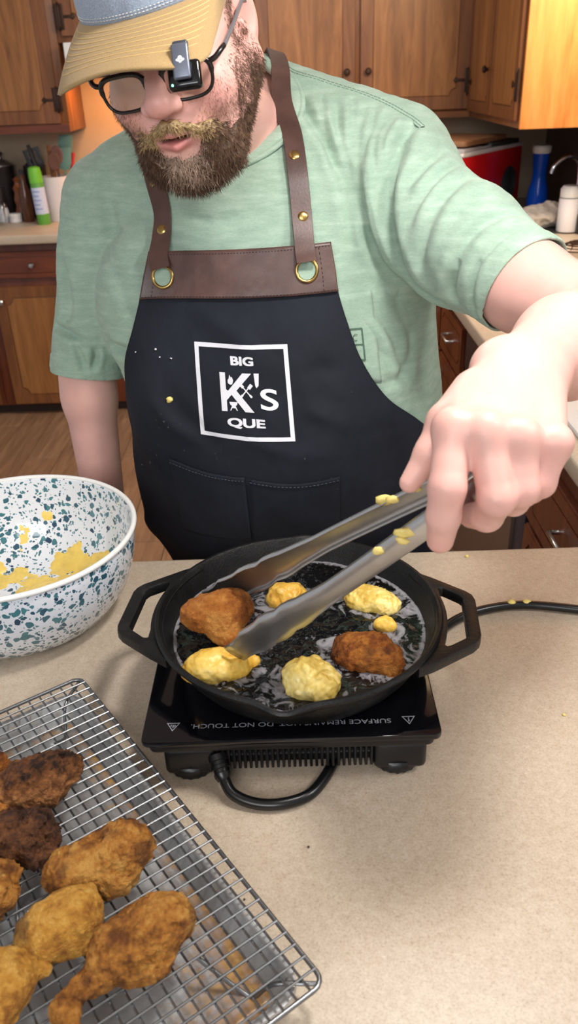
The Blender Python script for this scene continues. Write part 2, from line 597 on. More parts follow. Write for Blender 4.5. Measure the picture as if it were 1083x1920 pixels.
# ---- upper cabinets, back wall
uc = thing('upper_cabinet', 'honey wood wall cabinet with tall notched door above the utensil counter at left', 'cabinet', (-1.6, 4.3, 1.325))
box('body', (-2.3, 4.28, 1.325), (-1.016, YB, 2.25), M_HONEY_D, uc, 0.002)
box('bottom_rail', (-2.3, 4.272, 1.325), (-1.016, 4.28, 1.36), M_WALNUT_X, uc)
cab_door('door', uc, FRONT(-1.52, 4.28, 1.362), 0.468, 0.84, M_HONEY, M_HONEY_D, hinges=[(0.468, 0.10, -1), (0.468, 0.74, -1)])
cab_door('door', uc, FRONT(-2.02, 4.28, 1.362), 0.468, 0.84, M_HONEY, M_HONEY_D)

sc = thing('upper_cabinet', 'short honey wood wall cabinet over the range hood, behind the cap', 'cabinet', (-0.7, 4.3, 1.69))
box('body', (-1.014, 4.28, 1.69), (-0.14, YB, 2.25), M_HONEY_D, sc, 0.002)
cab_door('door', sc, FRONT(-0.99, 4.28, 1.715), 0.40, 0.50, M_HONEY, M_HONEY_D, hinges=[(0.0, 0.075, 1), (0.0, 0.42, 1)])
cab_door('door', sc, FRONT(-0.57, 4.28, 1.715), 0.40, 0.50, M_HONEY, M_HONEY_D)

hood = thing('range_hood', 'white range hood under the short cabinet with a warm light beneath', 'range hood', (-0.6, 4.3, 1.54))
M_WHITE = plain('white_enamel', srgb(226, 226, 226), 0.35)
box('canopy', (-0.97, 4.17, 1.565), (-0.19, YB, 1.688), M_WHITE, hood, 0.006)
box('trim_band', (-0.965, 4.163, 1.545), (-0.195, 4.185, 1.572), plain('black_trim', srgb(28, 28, 30), 0.4), hood, 0.003)
lampc = box('lamp_cover', (-0.84, 4.34, 1.555), (-0.60, 4.46, 1.566), plain('lamp_lens', srgb(240, 220, 180), 0.3), hood, 0.003)
area_light('hood_lamp', (-0.72, 4.42, 1.54), (-0.72, 4.5, 0.9), 0.18, 2.6, (1.0, 0.42, 0.14))
area_light('hood_lamp', (-0.90, 4.35, 1.535), (-1.05, 4.5, 1.2), 0.08, 1.3, (1.0, 0.42, 0.14))

rc_ = thing('upper_cabinet', 'honey wood wall cabinet with two doors and meeting knobs behind the shoulder', 'cabinet', (0.4, 4.3, 1.325))
box('body', (-0.136, 4.28, 1.325), (0.866, YB - 0.002, 2.25), M_HONEY_D, rc_, 0.002)
box('bottom_rail', (-0.136, 4.274, 1.325), (0.866, 4.28, 1.352), M_HONEY_X, rc_)
cab_door('door', rc_, FRONT(-0.12, 4.28, 1.36), 0.448, 0.84, M_HONEY, M_HONEY_D, knob=(0.41, 0.17), hinges=[(0, 0.10, 1)])
cab_door('door', rc_, FRONT(0.352, 4.28, 1.36), 0.50, 0.84, M_HONEY, M_HONEY_D, knob=(0.035, 0.17), hinges=[(0.50, 0.12, -1)])

# ---- upper cabinet, right wall
ru = thing('upper_cabinet', 'right-hand wall cabinet whose bare end panel glows orange under the sink light', 'cabinet', (1.1, 3.8, 1.325))
box('body', (0.868, 3.335, 1.325), (XR - 0.002, 4.278, 2.25), M_HONEY_D, ru, 0.002)
M_PANEL = wood('end_panel_lit_wood', srgb(190, 118, 54), srgb(222, 156, 86), srgb(236, 178, 108), scale=0.7)  # cabinet wood, its colour lightened for the sink lamp's glow
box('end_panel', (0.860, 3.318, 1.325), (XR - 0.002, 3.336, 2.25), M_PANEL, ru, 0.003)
cab_door('door', ru, SIDE(0.868, 3.79, 1.352), 0.43, 0.86, M_HONEY, M_HONEY_D, notch=0.02, inset=0.045, hinges=[(0.43, 0.12, -1)])
cab_door('door', ru, SIDE(0.868, 4.25, 1.352), 0.44, 0.86, M_HONEY, M_HONEY_D, notch=0.02, inset=0.045, knob=(0.40, 0.17), hinges=[(0.0, 0.12, 1)])
area_light('sink_lamp', (1.02, 2.55, 2.35), (1.06, 3.33, 1.55), 0.25, 23, (1.0, 0.74, 0.44))
area_light('oven_corner_fill', (1.20, 2.75, 2.2), (0.95, 3.9, 1.0), 0.4, 16, (1.0, 0.95, 0.9))  # added fill to brighten the red oven and towel; no window stands here

sp = thing('switch_plate', 'blank white switch plate on the orange end panel', 'switch plate', (1.0431, 3.3120, 1.4841))
box('plate', (1.062, 3.311, 1.478), (1.135, 3.318, 1.605), M_WHITE, sp, 0.003)
box('toggle', (1.092, 3.303, 1.53), (1.104, 3.312, 1.552), M_WHITE, sp, 0.002)

# ---- base cabinets, back wall
def base_unit(x0, x1, label, doors, drawers=True, mat=M_WALNUT):
    c = thing('base_cabinet', label, 'cabinet', ((x0 + x1) / 2, 4.3, 0))
    box('body', (x0, 4.045, 0.055), (x1, YB - 0.002, 0.868), M_WALNUT, c, 0.002)
    box('toe_kick', (x0, 4.09, 0.0), (x1, 4.6, 0.055), M_TOE, c)
    n = len(doors)
    for (a, b) in doors:
        if drawers:
            dr = cab_door('drawer', c, FRONT(a, 4.045, 0.705), b - a, 0.125, M_WALNUT_X, M_WALNUT_X, 0.022, 0.018)
            lathe('knob', [(0, 0), (0.006, 0), (0.006, 0.008), (0.014, 0.016), (0.010, 0.026), (0, 0.027)], M_STEEL, dr, ((a + b) / 2, 4.024, 0.767), 14, NY)
        cab_door('door', c, FRONT(a, 4.045, 0.065), b - a, 0.60, M_HONEY, M_HONEY_D, 0.05, 0.035, knob=((0.03 if a > -1.5 else b - a - 0.03), 0.53, M_STEEL))
    return c
base_unit(-2.3, -1.50, 'red-brown base cabinet at the left edge of the frame beside the door with the knot', [(-2.28, -1.92), (-1.88, -1.515)])
base_unit(-1.498, -0.78, 'base cabinet with honey door and dark drawer under the utensil counter', [(-1.445, -1.02)])
base_unit(-0.778, 0.0, 'base cabinet standing directly behind the cook', [(-0.76, -0.40), (-0.38, -0.02)])
base_unit(0.002, 0.528, 'base cabinet in the back right corner behind the apron', [(0.02, 0.50)])

# ---- right run
def side_unit(y0, y1, label, rows):
    """y1 > y0; rows: list of (z0, z1, kind)"""
    c = thing('base_cabinet', label, 'cabinet', (0.9, (y0 + y1) / 2, 0))
    box('body', (0.535, y0, 0.10), (XR - 0.002, y1, 0.868), M_WALNUT, c, 0.002)
    box('toe_kick', (0.60, y0, 0.0), (XR - 0.002, y1, 0.10), M_TOE, c)
    for (a, b, z0, z1, kind) in rows:
        if kind == 'drawer':
            d = cab_door('drawer', c, SIDE(0.535, b, z0), b - a, z1 - z0, M_WALNUT, M_WALNUT, 0.03, 0.015)
            ym, zm = (a + b) / 2, (z0 + z1) / 2
            tube('pull', [(0.517, ym + 0.045, zm), (0.495, ym + 0.045, zm), (0.495, ym - 0.045, zm), (0.517, ym - 0.045, zm)], 0.005, M_STEEL, d)
        else:
            cab_door('door', c, SIDE(0.535, b, z0), b - a, z1 - z0, M_WALNUT, M_WALNUT, 0.05, 0.03, knob=(0.03, z1 - z0 - 0.06, M_STEEL))
    return c
side_unit(1.08, 1.66, 'base cabinet of drawers with steel pull at the right edge, next to the dishwasher', [(1.10, 1.63, 0.64, 0.80, 'drawer'), (1.10, 1.63, 0.42, 0.62, 'drawer'), (1.10, 1.63, 0.13, 0.40, 'drawer')])
side_unit(2.42, 3.20, 'orange-brown base cabinet past the dishwasher, seen below the raised sleeve', [(2.44, 2.80, 0.13, 0.66, 'door'), (2.82, 3.18, 0.13, 0.66, 'door'), (2.44, 2.80, 0.68, 0.84, 'drawer'), (2.82, 3.18, 0.68, 0.84, 'drawer')])
side_unit(3.202, 4.04, 'base cabinet under the sink at the far right corner', [(3.22, 3.60, 0.13, 0.84, 'door'), (3.62, 4.00, 0.13, 0.84, 'door')])
dw = thing('dishwasher', 'brown-fronted dishwasher with black control strip under the right counter', 'dishwasher', (0.9, 2.04, 0))
M_DARK = plain('dark_plastic', srgb(40, 38, 44), 0.4)
box('tub', (0.55, 1.67, 0.02), (XR - 0.01, 2.41, 0.866), M_DARK, dw, 0.003)
box('door_panel', (0.522, 1.76, 0.11), (0.552, 2.40, 0.72), plain('taupe_steel', srgb(120, 100, 86), 0.35, 0.35), dw, 0.004)
box('side_trim', (0.530, 1.675, 0.11), (0.552, 1.752, 0.72), plain('navy_trim', srgb(44, 46, 62), 0.4), dw, 0.003)
box('control_strip', (0.520, 1.675, 0.73), (0.552, 2.40, 0.85), M_DARK, dw, 0.004)
tube('handle', [(0.52, 1.85, 0.70), (0.50, 1.85, 0.70), (0.50, 2.3, 0.70), (0.52, 2.3, 0.70)], 0.008, M_STEEL, dw)

# ---- worktops
tag(box('countertop', (-2.3, 3.985, 0.868), (XR, YB, 0.91), M_LAM, None, 0.008, 3), 'beige laminate worktop along the back wall behind the cook', 'countertop')
tag(box('countertop', (0.50, 1.12, 0.868), (XR, 3.983, 0.91), M_LAM, None, 0.008, 3), 'pale laminate worktop of the right-hand run leading to the sink', 'countertop')
pen = tag(box('countertop', (-1.25, 0.06, 0.868), (XR, 1.047, 0.91), M_LAM, None, 0.010, 3), 'speckled beige laminate worktop in the foreground carrying the cooktop and rack', 'countertop')
pb = thing('peninsula_base', 'wooden base under the foreground worktop', 'cabinet', (0, 0.6, 0))
box('body', (-1.2, 0.30, 0.10), (XR, 0.985, 0.866), M_WALNUT, pb, 0.003)
box('toe_kick', (-1.2, 0.36, 0.0), (XR, 0.93, 0.10), M_TOE, pb)

# ------------------------------------------------------------------ induction cooktop (front edge y 0.600, top z 0.970)
M_GLASS = plain('black_glass', srgb(9, 9, 14), 0.07, **{'Specular__IOR__Level': 0.6})
M_BLK = plain('black_plastic', srgb(14, 14, 17), 0.36, nscale=400, namt=0.2)
M_PRINT = plain('grey_print', srgb(150, 152, 160), 0.5)
CX0, CX1, CY0, CY1 = -0.162, 0.1345, 0.600, 0.905
ck = thing('induction_cooktop', 'black portable induction cooktop with glass top under the skillet', 'cooktop', (-0.014, 0.75, 0.91))
def rrect(x0, y0, x1, y1, r, n=5):
    out = []
    for cx, cy, a0 in ((x1 - r, y0 + r, -90), (x1 - r, y1 - r, 0), (x0 + r, y1 - r, 90), (x0 + r, y0 + r, 180)):
        out += [(cx + r * math.cos(rad(a0 + 90 * k / n)), cy + r * math.sin(rad(a0 + 90 * k / n))) for k in range(n + 1)]
    return out
prism('glass_top', [rrect(CX0, CY0, CX1, CY1, 0.008)], 0.007, M_GLASS, ck, Matrix.Translation((0, 0, 0.963)), 0.0015)
prism('top_rim', [rrect(CX0 + 0.006, CY0 + 0.004, CX1 - 0.006, CY1 - 0.004, 0.008)], 0.011, M_BLK, ck, Matrix.Translation((0, 0, 0.9525)), 0.0015)
prism('body', [rrect(CX0 + 0.014, CY0 + 0.022, CX1 - 0.014, CY1 - 0.02, 0.02)], 0.030, M_BLK, ck, Matrix.Translation((0, 0, 0.9225)), 0.003)
# front vent: dark recess, ledge and upright fins
box('vent_backing', (-0.092, 0.6195, 0.9225), (0.087, 0.6225, 0.9525), plain('vent_dark', srgb(6, 6, 8), 0.8), ck)
box('vent_ledge', (-0.092, 0.6165, 0.934), (0.087, 0.6196, 0.9362), plain('vent_ledge', srgb(80, 80, 86), 0.5), ck)
box('heat_sink', (0.02, 0.6188, 0.939), (0.075, 0.6196, 0.9515), plain('blue_fin', srgb(40, 58, 120), 0.4), ck)
fin0 = box('vent_fin', (-0.0905, 0.609, 0.9225), (-0.0875, 0.6195, 0.9525), M_BLK, ck, 0.0008, 1)
for k in range(1, 32):
    f = fin0.copy(); link(f); f.location = (k * 0.00555, 0, 0)
for sx, cx in ((-1, -0.116), (1, 0.095)):
    box('corner_pod', (cx - 0.027, 0.6075, 0.9165), (cx + 0.027, 0.66, 0.953), M_BLK, ck, 0.007, 3)
for (fx, fy) in ((-0.118, 0.632), (0.093, 0.632), (-0.118, 0.87), (0.093, 0.87)):
    ft = lathe('foot', [(0, 0), (0.024, 0), (0.026, 0.003), (0.027, 0.016), (0, 0.016)], M_BLK, ck, (fx, fy, 0.9102), 40,
               fn=lambda V, a: V * np.where((np.arange(V.shape[1]) % 2 == 0)[None, :, None], 1.0, np.array([0.955, 0.955, 1.0])), smooth=False)
# warning print, upside down from this side
def print_on_glass(s, size, x, y, bold=0.0):
    V, F = text_mesh(s, size, bold)
    W = np.stack([x - V[:, 0] , y - V[:, 1], np.full(len(V), 0.97018)], 1)
    return W, F
V, F = join_arrays([print_on_glass('SURFACE REMAINS HOT. DO NOT TOUCH.', 0.0086, -0.014, 0.6215)])
V[:, 0] = -0.014 + (V[:, 0] + 0.014) * 0.200 / (V[:, 0].max() - V[:, 0].min())
np_mesh('warning_text', V, F, M_PRINT, ck, False)
for x, kind in ((-0.132, 'hot'), (0.104, 'bang')):
    tri = lambda s: [(s * -0.0068, s * -0.0045), (s * 0.0068, s * -0.0045), (0, s * 0.0072)]
    loops = [tri(1.0), tri(0.78)[::-1]]
    loops.append([(-0.0006, 0.003), (-0.0006, -0.0002), (0.0006, -0.0002), (0.0006, 0.003)] if kind == 'bang' else [(-0.0022, -0.002), (-0.0026, 0.0002), (-0.0014, 0.0016), (-0.0014, -0.002)])
    if kind == 'bang': loops.append([(-0.0006, -0.0022), (0.0006, -0.0022), (0.0006, -0.0011), (-0.0006, -0.0011)])
    else:
        loops.append([(-0.0005, -0.002), (-0.0008, 0.0008), (0.0004, 0.0032), (0.0006, -0.002)])
        loops.append([(0.0014, -0.002), (0.0016, 0.0012), (0.0026, -0.0002), (0.0024, -0.002)])
    prism('warning_triangle', loops, 0.0001, M_PRINT, ck, Matrix.Translation((x, 0.6225, 0.97008)) @ Matrix.Rotation(math.pi, 4, 'Z'))
# cord: strain relief, loop under the front, then out at the right rear
M_CORD = plain('black_cord', srgb(12, 12, 14), 0.3)
lathe('strain_relief', [(0, 0), (0.010, 0), (0.010, 0.006), (0.0085, 0.0065), (0.0085, 0.010), (0.0095, 0.0105), (0.0095, 0.014), (0.008, 0.0145), (0.008, 0.018), (0.0088, 0.0185), (0.0085, 0.022), (0.0065, 0.026), (0, 0.026)], M_CORD, ck, (-0.089, 0.612, 0.940), 20, (0.25, -0.7, -0.55))
tube('power_cord', [(-0.084, 0.598, 0.929), (-0.074, 0.580, 0.9205), (-0.052, 0.570, 0.9165), (-0.026, 0.568, 0.9165), (0.0, 0.577, 0.9165), (0.016, 0.596, 0.9165), (0.03, 0.625, 0.916), (0.055, 0.68, 0.9165), (0.10, 0.76, 0.9165), (0.165, 0.828, 0.9165), (0.205, 0.865, 0.9165), (0.25, 0.884, 0.9165), (0.30, 0.888, 0.9165), (0.37, 0.872, 0.9165), (0.47, 0.845, 0.9165), (0.60, 0.85, 0.9165), (0.75, 0.90, 0.9165)], 0.0058, M_CORD, ck, 110, 10)
M_BATTER = plain('batter', srgb(228, 206, 120), 0.45, nscale=120, namt=0.12)
def blob(name, c, r, mat, parent=None, seed=0, amp=0.25, sub=2):
    bm = bmesh.new(); bmesh.ops.create_icosphere(bm, subdivisions=sub, radius=1.0)
    V = np.array([v.co[:] for v in bm.verts])
    d = 1 + amp * fbm(V * 1.4 + seed * 7.1, 3)
    for v, k in zip(bm.verts, d): v.co = Vector([c[i] + v.co[i] * r[i] * k for i in range(3)])
    return bm_obj(name, bm, mat, parent, True)
for k, p in enumerate(((0.276, 0.8885, 0.922), (0.296, 0.889, 0.9215))):
    blob('batter_smear', p, (0.006, 0.0045, 0.0025), M_BATTER, ck, k)

# ------------------------------------------------------------------ cast iron skillet
def iron():
    t = NT('cast_iron')
    v = t.coords()
    n = t.noise(v, 340, 3, 0.7); n2 = t.noise(v, 24, 4, 0.6)
    t.base(t.ramp(n2, [(0.35, srgb(11, 11, 12)), (0.62, srgb(17, 17, 18)), (0.78, srgb(36, 35, 34))]))
    r = t.ramp(n2, [(0.3, (0.30,) * 3), (0.7, (0.52,) * 3)]); t.l(r, t.b.inputs['Roughness'])
    t.bump(n, 0.5, 0.0012)
    return t.set(**{'Specular__IOR__Level': 0.4})
M_IRON = iron()
SKC = np.array((-0.003, 0.741))
sk = thing('cast_iron_skillet', 'black cast iron skillet of hot oil with two loop handles on the cooktop', 'skillet', (-0.003, 0.741, 0.97))
def spout(V, a):
    g = sum(np.exp(-((np.angle(np.exp(1j * (a - rad(t)))) / rad(7.5)) ** 2)) for t in (-96, 84))
    w = np.clip((V[:, :, 2] - 0.02) / 0.035, 0, 1) ** 1.5 * (V[:, :, 0] ** 2 + V[:, :, 1] ** 2 > 0.13 ** 2)
    R = np.hypot(V[:, :, 0], V[:, :, 1]) + 1e-9
    k = 1 + g[None] * w * 0.010 / R
    V[:, :, 0] *= k; V[:, :, 1] *= k
    V[:, :, 2] -= g[None] * w * 0.003
    return V
lathe('pan', [(0, 0.0003), (0.118, 0.0003), (0.126, 0.004), (0.136, 0.018), (0.145, 0.034), (0.1485, 0.044), (0.1535, 0.047), (0.1565, 0.051), (0.157, 0.054), (0.155, 0.0565), (0.152, 0.0565), (0.150, 0.054), (0.144, 0.040), (0.136, 0.024), (0.128, 0.012), (0.118, 0.0065), (0, 0.006)], M_IRON, sk, (-0.003, 0.741, 0.9702), 160, fn=spout)
houter = [(0.128, 0.090), (0.142, 0.081), (0.148, 0.0775), (0.186, 0.050), (0.192, 0.043), (0.1945, 0.034), (0.1945, -0.030), (0.192, -0.039), (0.186, -0.047), (0.148, -0.0775), (0.142, -0.082), (0.128, -0.090)] + [(0.1475 * math.cos(a), 0.1475 * math.sin(a)) for a in np.linspace(rad(-34), rad(34), 20)]
hhole = [(0.156, 0.050), (0.1545, 0.052), (0.1565, 0.0545), (0.160, 0.0545), (0.177, 0.041), (0.180, 0.036), (0.180, -0.032), (0.177, -0.038), (0.162, -0.050), (0.158, -0.0515), (0.1555, -0.049)] + [(0.1615 * math.cos(a), 0.1615 * math.sin(a)) for a in np.linspace(rad(-14), rad(14), 9)]
for a in (-6, 174):
    prism('handle', [houter, hhole[::-1]], 0.013, M_IRON, sk, Matrix.Translation((-0.003, 0.741, 1.0085)) @ Matrix.Rotation(rad(a), 4, 'Z'), 0.002)

# ------------------------------------------------------------------ oil with foam and bubbles
PAN = [  # name, label, (x, y), radii, yaw, colour kind, lift
    ('chicken', 'small batter-coated chicken piece with a bare spot at the far side of the skillet', (-0.0146, 0.7935), (0.023, 0.020, 0.016), 10, 'raw', 3),
    ('chicken', 'pale lumpy battered chicken piece floating at the right rear of the skillet', (0.083, 0.782), (0.033, 0.019, 0.013), -20, 'pale', 4),
    ('batter_crumb', 'little yellow fritter crumb between the pale piece and the dark brown one', (0.092, 0.735), (0.012, 0.008, 0.007), 0, 'raw', 5),
    ('chicken', 'dark golden brown fried chicken piece at the right of the skillet', (0.068, 0.684), (0.037, 0.024, 0.019), -8, 'brown', 6),
    ('chicken', 'smooth pale yellow battered chicken piece nearest the front rim of the skillet', (0.0085, 0.645), (0.028, 0.027, 0.019), 0, 'pale', 7),
    ('chicken', 'yellow battered chicken piece at the left front of the skillet under the tongs', (-0.089, 0.670), (0.036, 0.020, 0.016), 12, 'raw', 8),
]
def oil_mat():
    t = NT('hot_oil')
    a = t.n('ShaderNodeVertexColor'); a.layer_name = 'Col'
    v = t.coords()
    sep = t.n('ShaderNodeSeparateColor'); t.l(a.outputs[0], sep.inputs[0])
    n = t.noise(v, 38, 4, 0.55, 2.4)
    th = t.n('ShaderNodeMath', _operation='MULTIPLY_ADD'); t.l(sep.outputs[0], th.inputs[0]); th.inputs[1].default_value = 0.30; th.inputs[2].default_value = -0.60
    ad = t.n('ShaderNodeMath', _operation='ADD'); t.l(n, ad.inputs[0]); t.l(th.outputs[0], ad.inputs[1])
    f = t.ramp(ad.outputs[0], [(0.12, (0, 0, 0)), (0.20, (0.45,) * 3), (0.34, (0.7,) * 3)])
    mx = t.mix(f, srgb(10, 9, 9), srgb(166, 164, 170))
    t.base(mx)
    r = t.ramp(f, [(0, (0.035,) * 3), (1, (0.3,) * 3)]); t.l(r, t.b.inputs['Roughness'])
    t.bump(t.noise(v, 90, 3, 0.5), 0.25, 0.004)
    return t.set(**{'Specular__IOR__Level': 0.65})
rr = np.concatenate([[0], np.linspace(0.003, 0.1407, 70)]); nn = 180
A = np.linspace(0, 2 * np.pi, nn, endpoint=False)
ox = (SKC[0] + rr[:, None] * np.cos(A)).ravel(); oy = (SKC[1] + rr[:, None] * np.sin(A)).ravel()
foam = np.clip(1 - np.abs(np.hypot(ox - SKC[0], oy - SKC[1]) - 0.137) / 0.006, 0, 1) * 1.2
for q in PAN:
    c, s = math.cos(rad(q[4])), math.sin(rad(q[4]))
    dx, dy = ox - q[2][0], oy - q[2][1]
    e = np.hypot((c * dx + s * dy) / (q[3][0] + 0.004), (-s * dx + c * dy) / (q[3][1] + 0.004))
    foam = np.maximum(foam, np.clip(1.15 - np.abs(e - 1.05) * 1.5, 0, 1) * 0.9)
ring_ = np.clip(1 - np.abs(np.hypot(ox - SKC[0], oy - SKC[1]) - 0.1375) / 0.004, 0, 1)
foam = np.clip(foam * 0.85 + 0.15 + 0.35 * fbm(np.stack([ox * 22, oy * 22, ox * 0], 1), 3), 0, 1.3)
foam = np.maximum(foam, ring_ * 1.75)
oz = 1.0 + 0.0007 * fbm(np.stack([ox * 120, oy * 120, 0 * ox], 1), 2) + 0.0006 * foam
i, j = np.meshgrid(np.arange(len(rr) - 1), np.arange(nn), indexing='ij')
F = np.stack([i * nn + j, (i + 1) * nn + j, (i + 1) * nn + (j + 1) % nn, i * nn + (j + 1) % nn], -1).reshape(-1, 4)
oil = np_mesh('frying_oil', np.stack([ox, oy, oz], 1), F, oil_mat(), None, True, np.stack([foam] * 3, 1))
tag(oil, 'dark bubbling frying oil with white foam filling the skillet', 'oil', kind='stuff')
solidify(oil, 0.001)
bub = NT('bubble'); bub.base((0.9, 0.9, 0.9, 1))
bub.set(Roughness=0.03, **{'Transmission__Weight': 1.0, 'IOR': 1.25})
parts = []
bm = bmesh.new(); bmesh.ops.create_uvsphere(bm, u_segments=12, v_segments=8, radius=1.0)
SV = np.array([v.co[:] for v in bm.verts]); SF = [[v.index for v in f.verts] for f in bm.faces]; bm.free()
for k in range(260):
    while True:
        x, y = RNG.uniform(-0.136, 0.136, 2)
        if math.hypot(x, y) > 0.136: continue
        x += SKC[0]; y += SKC[1]
        near = min(math.hypot((x - q[2][0]) / q[3][0], (y - q[2][1]) / q[3][1]) for q in PAN)
        if near < 1.05: continue
        if near < 1.5 or RNG.random() < 0.25: break
    r = RNG.uniform(0.0008, 0.0022) if k > 14 else RNG.uniform(0.003, 0.0052)
    parts.append((SV * np.array((r, r, r * 0.8)) + np.array((x, y, 1.0005)), SF))
V, F = join_arrays(parts)
tag(np_mesh('bubbles', V, F, bub.m, oil, True), kind='stuff')

# ------------------------------------------------------------------ fried chicken
def crust_cols(V, C, kind, seed):
    n = fbm(V * 38 + seed * 3.3, 4); n2 = fbm(V * 150 + seed, 3); n3 = fbm(V * 420 + seed, 2)
    pal = {'raw': [(222, 166, 58), (232, 190, 84), (240, 208, 116)], 'pale': [(206, 168, 72), (226, 198, 106), (236, 216, 144)],
           'brown': [(84, 40, 12), (146, 80, 24), (196, 126, 50)], 'gold': [(112, 64, 24), (182, 118, 46), (214, 160, 80)],
           'golden': [(150, 92, 32), (210, 150, 60), (230, 182, 94)], 'dark': [(44, 26, 17), (128, 78, 40), (186, 126, 74)],
           'black': [(32, 21, 16), (84, 50, 30), (128, 80, 46)], 'orange': [(140, 76, 26), (192, 116, 46), (220, 154, 76)]}[kind]
    P = np.array([srgb(*p)[:3] for p in pal])
    z = (V[:, 2] - V[:, 2].mean()) / (np.ptp(V[:, 2]) + 1e-6)
    t = np.clip(0.5 + 0.38 * n + 0.28 * n2 + 0.24 * n3, 0, 1)
    if kind in ('dark',): t = np.clip(t - 0.9 * np.clip(z - 0.12 + 0.25 * n, 0, 1) * 1.6 + 0.12, 0, 1)
    c = np.where(t[:, None] < 0.5, P[0] + (P[1] - P[0]) * t[:, None] * 2, P[1] + (P[2] - P[1]) * (t[:, None] * 2 - 1))
    if kind in ('raw', 'pale'):
        s = np.clip((fbm(V * 90 + seed * 9, 2) - 0.75) * 3, 0, 1)[:, None]
        c = c * (1 - s) + np.array(srgb(176, 108, 58)[:3]) * s
    if kind in ('gold', 'golden', 'brown'):
        s = np.clip((fbm(V * 45 + seed * 9, 4) - 0.30) * 1.8, 0, 0.72)[:, None]
        c = c * (1 - s) + np.array(srgb(86, 44, 20)[:3]) * s
    return c
M_CRUST = attr_col('fried_crust', 0.58, 1.0, 700, **{'Specular__IOR__Level': 0.35})
M_WET = attr_col('wet_batter', 0.32, 0.15, 500)
def chicken(name, label, c, lobes, yaw, kind, seed, amp=0.10, h=0.0016, group=None, mat=None, freq=60, rough=1.0):
    """lobes: (dx, dy, dz, rx, ry, rz) in the piece's own frame, smoothly joined and crusted with noise"""
    R = rotm(yaw); c = np.array(c, np.float32)
    def f(P):
        q = (P - c) @ R
        d = None
        for L in lobes:
            e = el(q, L[:3], L[3:])
            d = e if d is None else smin(d, e, 0.008)
        s = min(l[5] for l in lobes)
        return d - amp * s * (0.9 * fbm(P * freq + seed * 5.7, 3)) + rough * (np.abs(vnoise(P * 130 + seed * 2.1)) * 0.0016 - 0.0006) - rough * 0.0009 * np.abs(vnoise(P * 300 + seed)) - rough * 0.0004 * vnoise(P * 620 + seed)
    ext = max(math.hypot(l[0], l[1]) + max(l[3:5]) for l in lobes) * 1.25
    ez = max(abs(l[2]) + l[5] for l in lobes) * 1.5
    V, F = surface(f, c - (ext, ext, ez), c + (ext, ext, ez), h, newton=1, slack=2.2)
    o = np_mesh(name, V, F, mat or M_CRUST, None, True, crust_cols(V, c, kind, seed))
    return tag(o, label, 'chicken', group)
for nm, lab, (x, y), (a, b, c_), yw, kd, sd in PAN:
    lobes = [(0, 0, 0, a, b, c_), (-a * 0.35, b * 0.25, 0.002, a * 0.6, b * 0.7, c_ * 0.9), (a * 0.45, -b * 0.3, -0.001, a * 0.5, b * 0.6, c_ * 0.85), (a * 0.2, b * 0.35, 0.002, a * 0.45, b * 0.5, c_ * 0.8)]
    if kd == 'brown': lobes.append((a * 0.75, -b * 0.75, -0.003, a * 0.32, b * 0.38, c_ * 0.7))
    if sd == 8: lobes.append((a * 0.95, b * 0.1, -0.002, a * 0.35, b * 0.4, c_ * 0.6))
    chicken(nm, lab, (x, y, 1.0035), lobes, yw, kd, sd, 0.24, 0.0012, None, M_WET if kd != 'brown' else M_CRUST, 75, 1.5 if kd == 'brown' else (0.9 if sd == 4 else 0.25))
chicken('chicken', 'orange fried chicken piece gripped in the tongs above the oil, with a drip hanging', (-0.088, 0.722, 1.036),
        [(0, 0, 0, 0.034, 0.022, 0.022), (-0.018, 0.0, -0.001, 0.022, 0.018, 0.017), (0.014, 0.006, 0.006, 0.022, 0.018, 0.018), (0.004, -0.015, -0.014, 0.014, 0.012, 0.014), (0.014, -0.026, -0.020, 0.009, 0.011, 0.013)], 0, 'orange', 11, 0.16, 0.0013)

# ------------------------------------------------------------------ sheet pan and cooling rack
E1 = np.array((0.588, -0.809, 0)); E2 = np.array((-0.809, -0.588, 0))
ORG = np.array((-0.2535, 0.7325, 0))
def RK(u, v, z): return ORG + E1 * u + E2 * v + np.array((0, 0, z))
MRK = Matrix(((E1[0], -E2[0], 0, ORG[0]), (E1[1], -E2[1], 0, ORG[1]), (0, 0, 1, 0), (0, 0, 0, 1)))   # local x along the long side, local y away from the rack (so v = -y)
def pan_mat():
    t = NT('worn_aluminium')
    v = t.coords()
    n = t.noise(v, 9, 5, 0.65, 0.8); n2 = t.noise(v, 55, 4, 0.7, 0.5)
    a = t.n('ShaderNodeVertexColor'); a.layer_name = 'Col'
    sep = t.n('ShaderNodeSeparateColor'); t.l(a.outputs[0], sep.inputs[0])
    m = t.n('ShaderNodeMath', _operation='MULTIPLY_ADD'); t.l(sep.outputs[0], m.inputs[0]); m.inputs[1].default_value = 0.45; m.inputs[2].default_value = -0.28
    ad = t.n('ShaderNodeMath', _operation='ADD'); t.l(n2, ad.inputs[0]); t.l(m.outputs[0], ad.inputs[1])
    base = t.ramp(n, [(0.3, srgb(150, 150, 150)), (0.6, srgb(192, 194, 196)), (0.8, srgb(212, 214, 216))])
    st = t.ramp(ad.outputs[0], [(0.42, (0, 0, 0)), (0.56, (0.55,) * 3), (0.72, (0.9,) * 3)])
    grease = t.ramp(n2, [(0.35, srgb(120, 66, 22)), (0.6, srgb(176, 128, 54)), (0.8, srgb(200, 168, 96))])
    t.base(t.mix(st, base, grease))
    t.l(t.ramp(st, [(0, (0.55,) * 3), (1, (0.10,) * 3)]), t.b.inputs['Metallic'])
    t.bump(n2, 0.06, 0.002)
    return t.set(Roughness=0.34)
shp = thing('sheet_pan', 'worn aluminium sheet pan with amber grease stains under the cooling rack', 'baking pan', tuple(RK(0.22, 0.15, 0.91)))
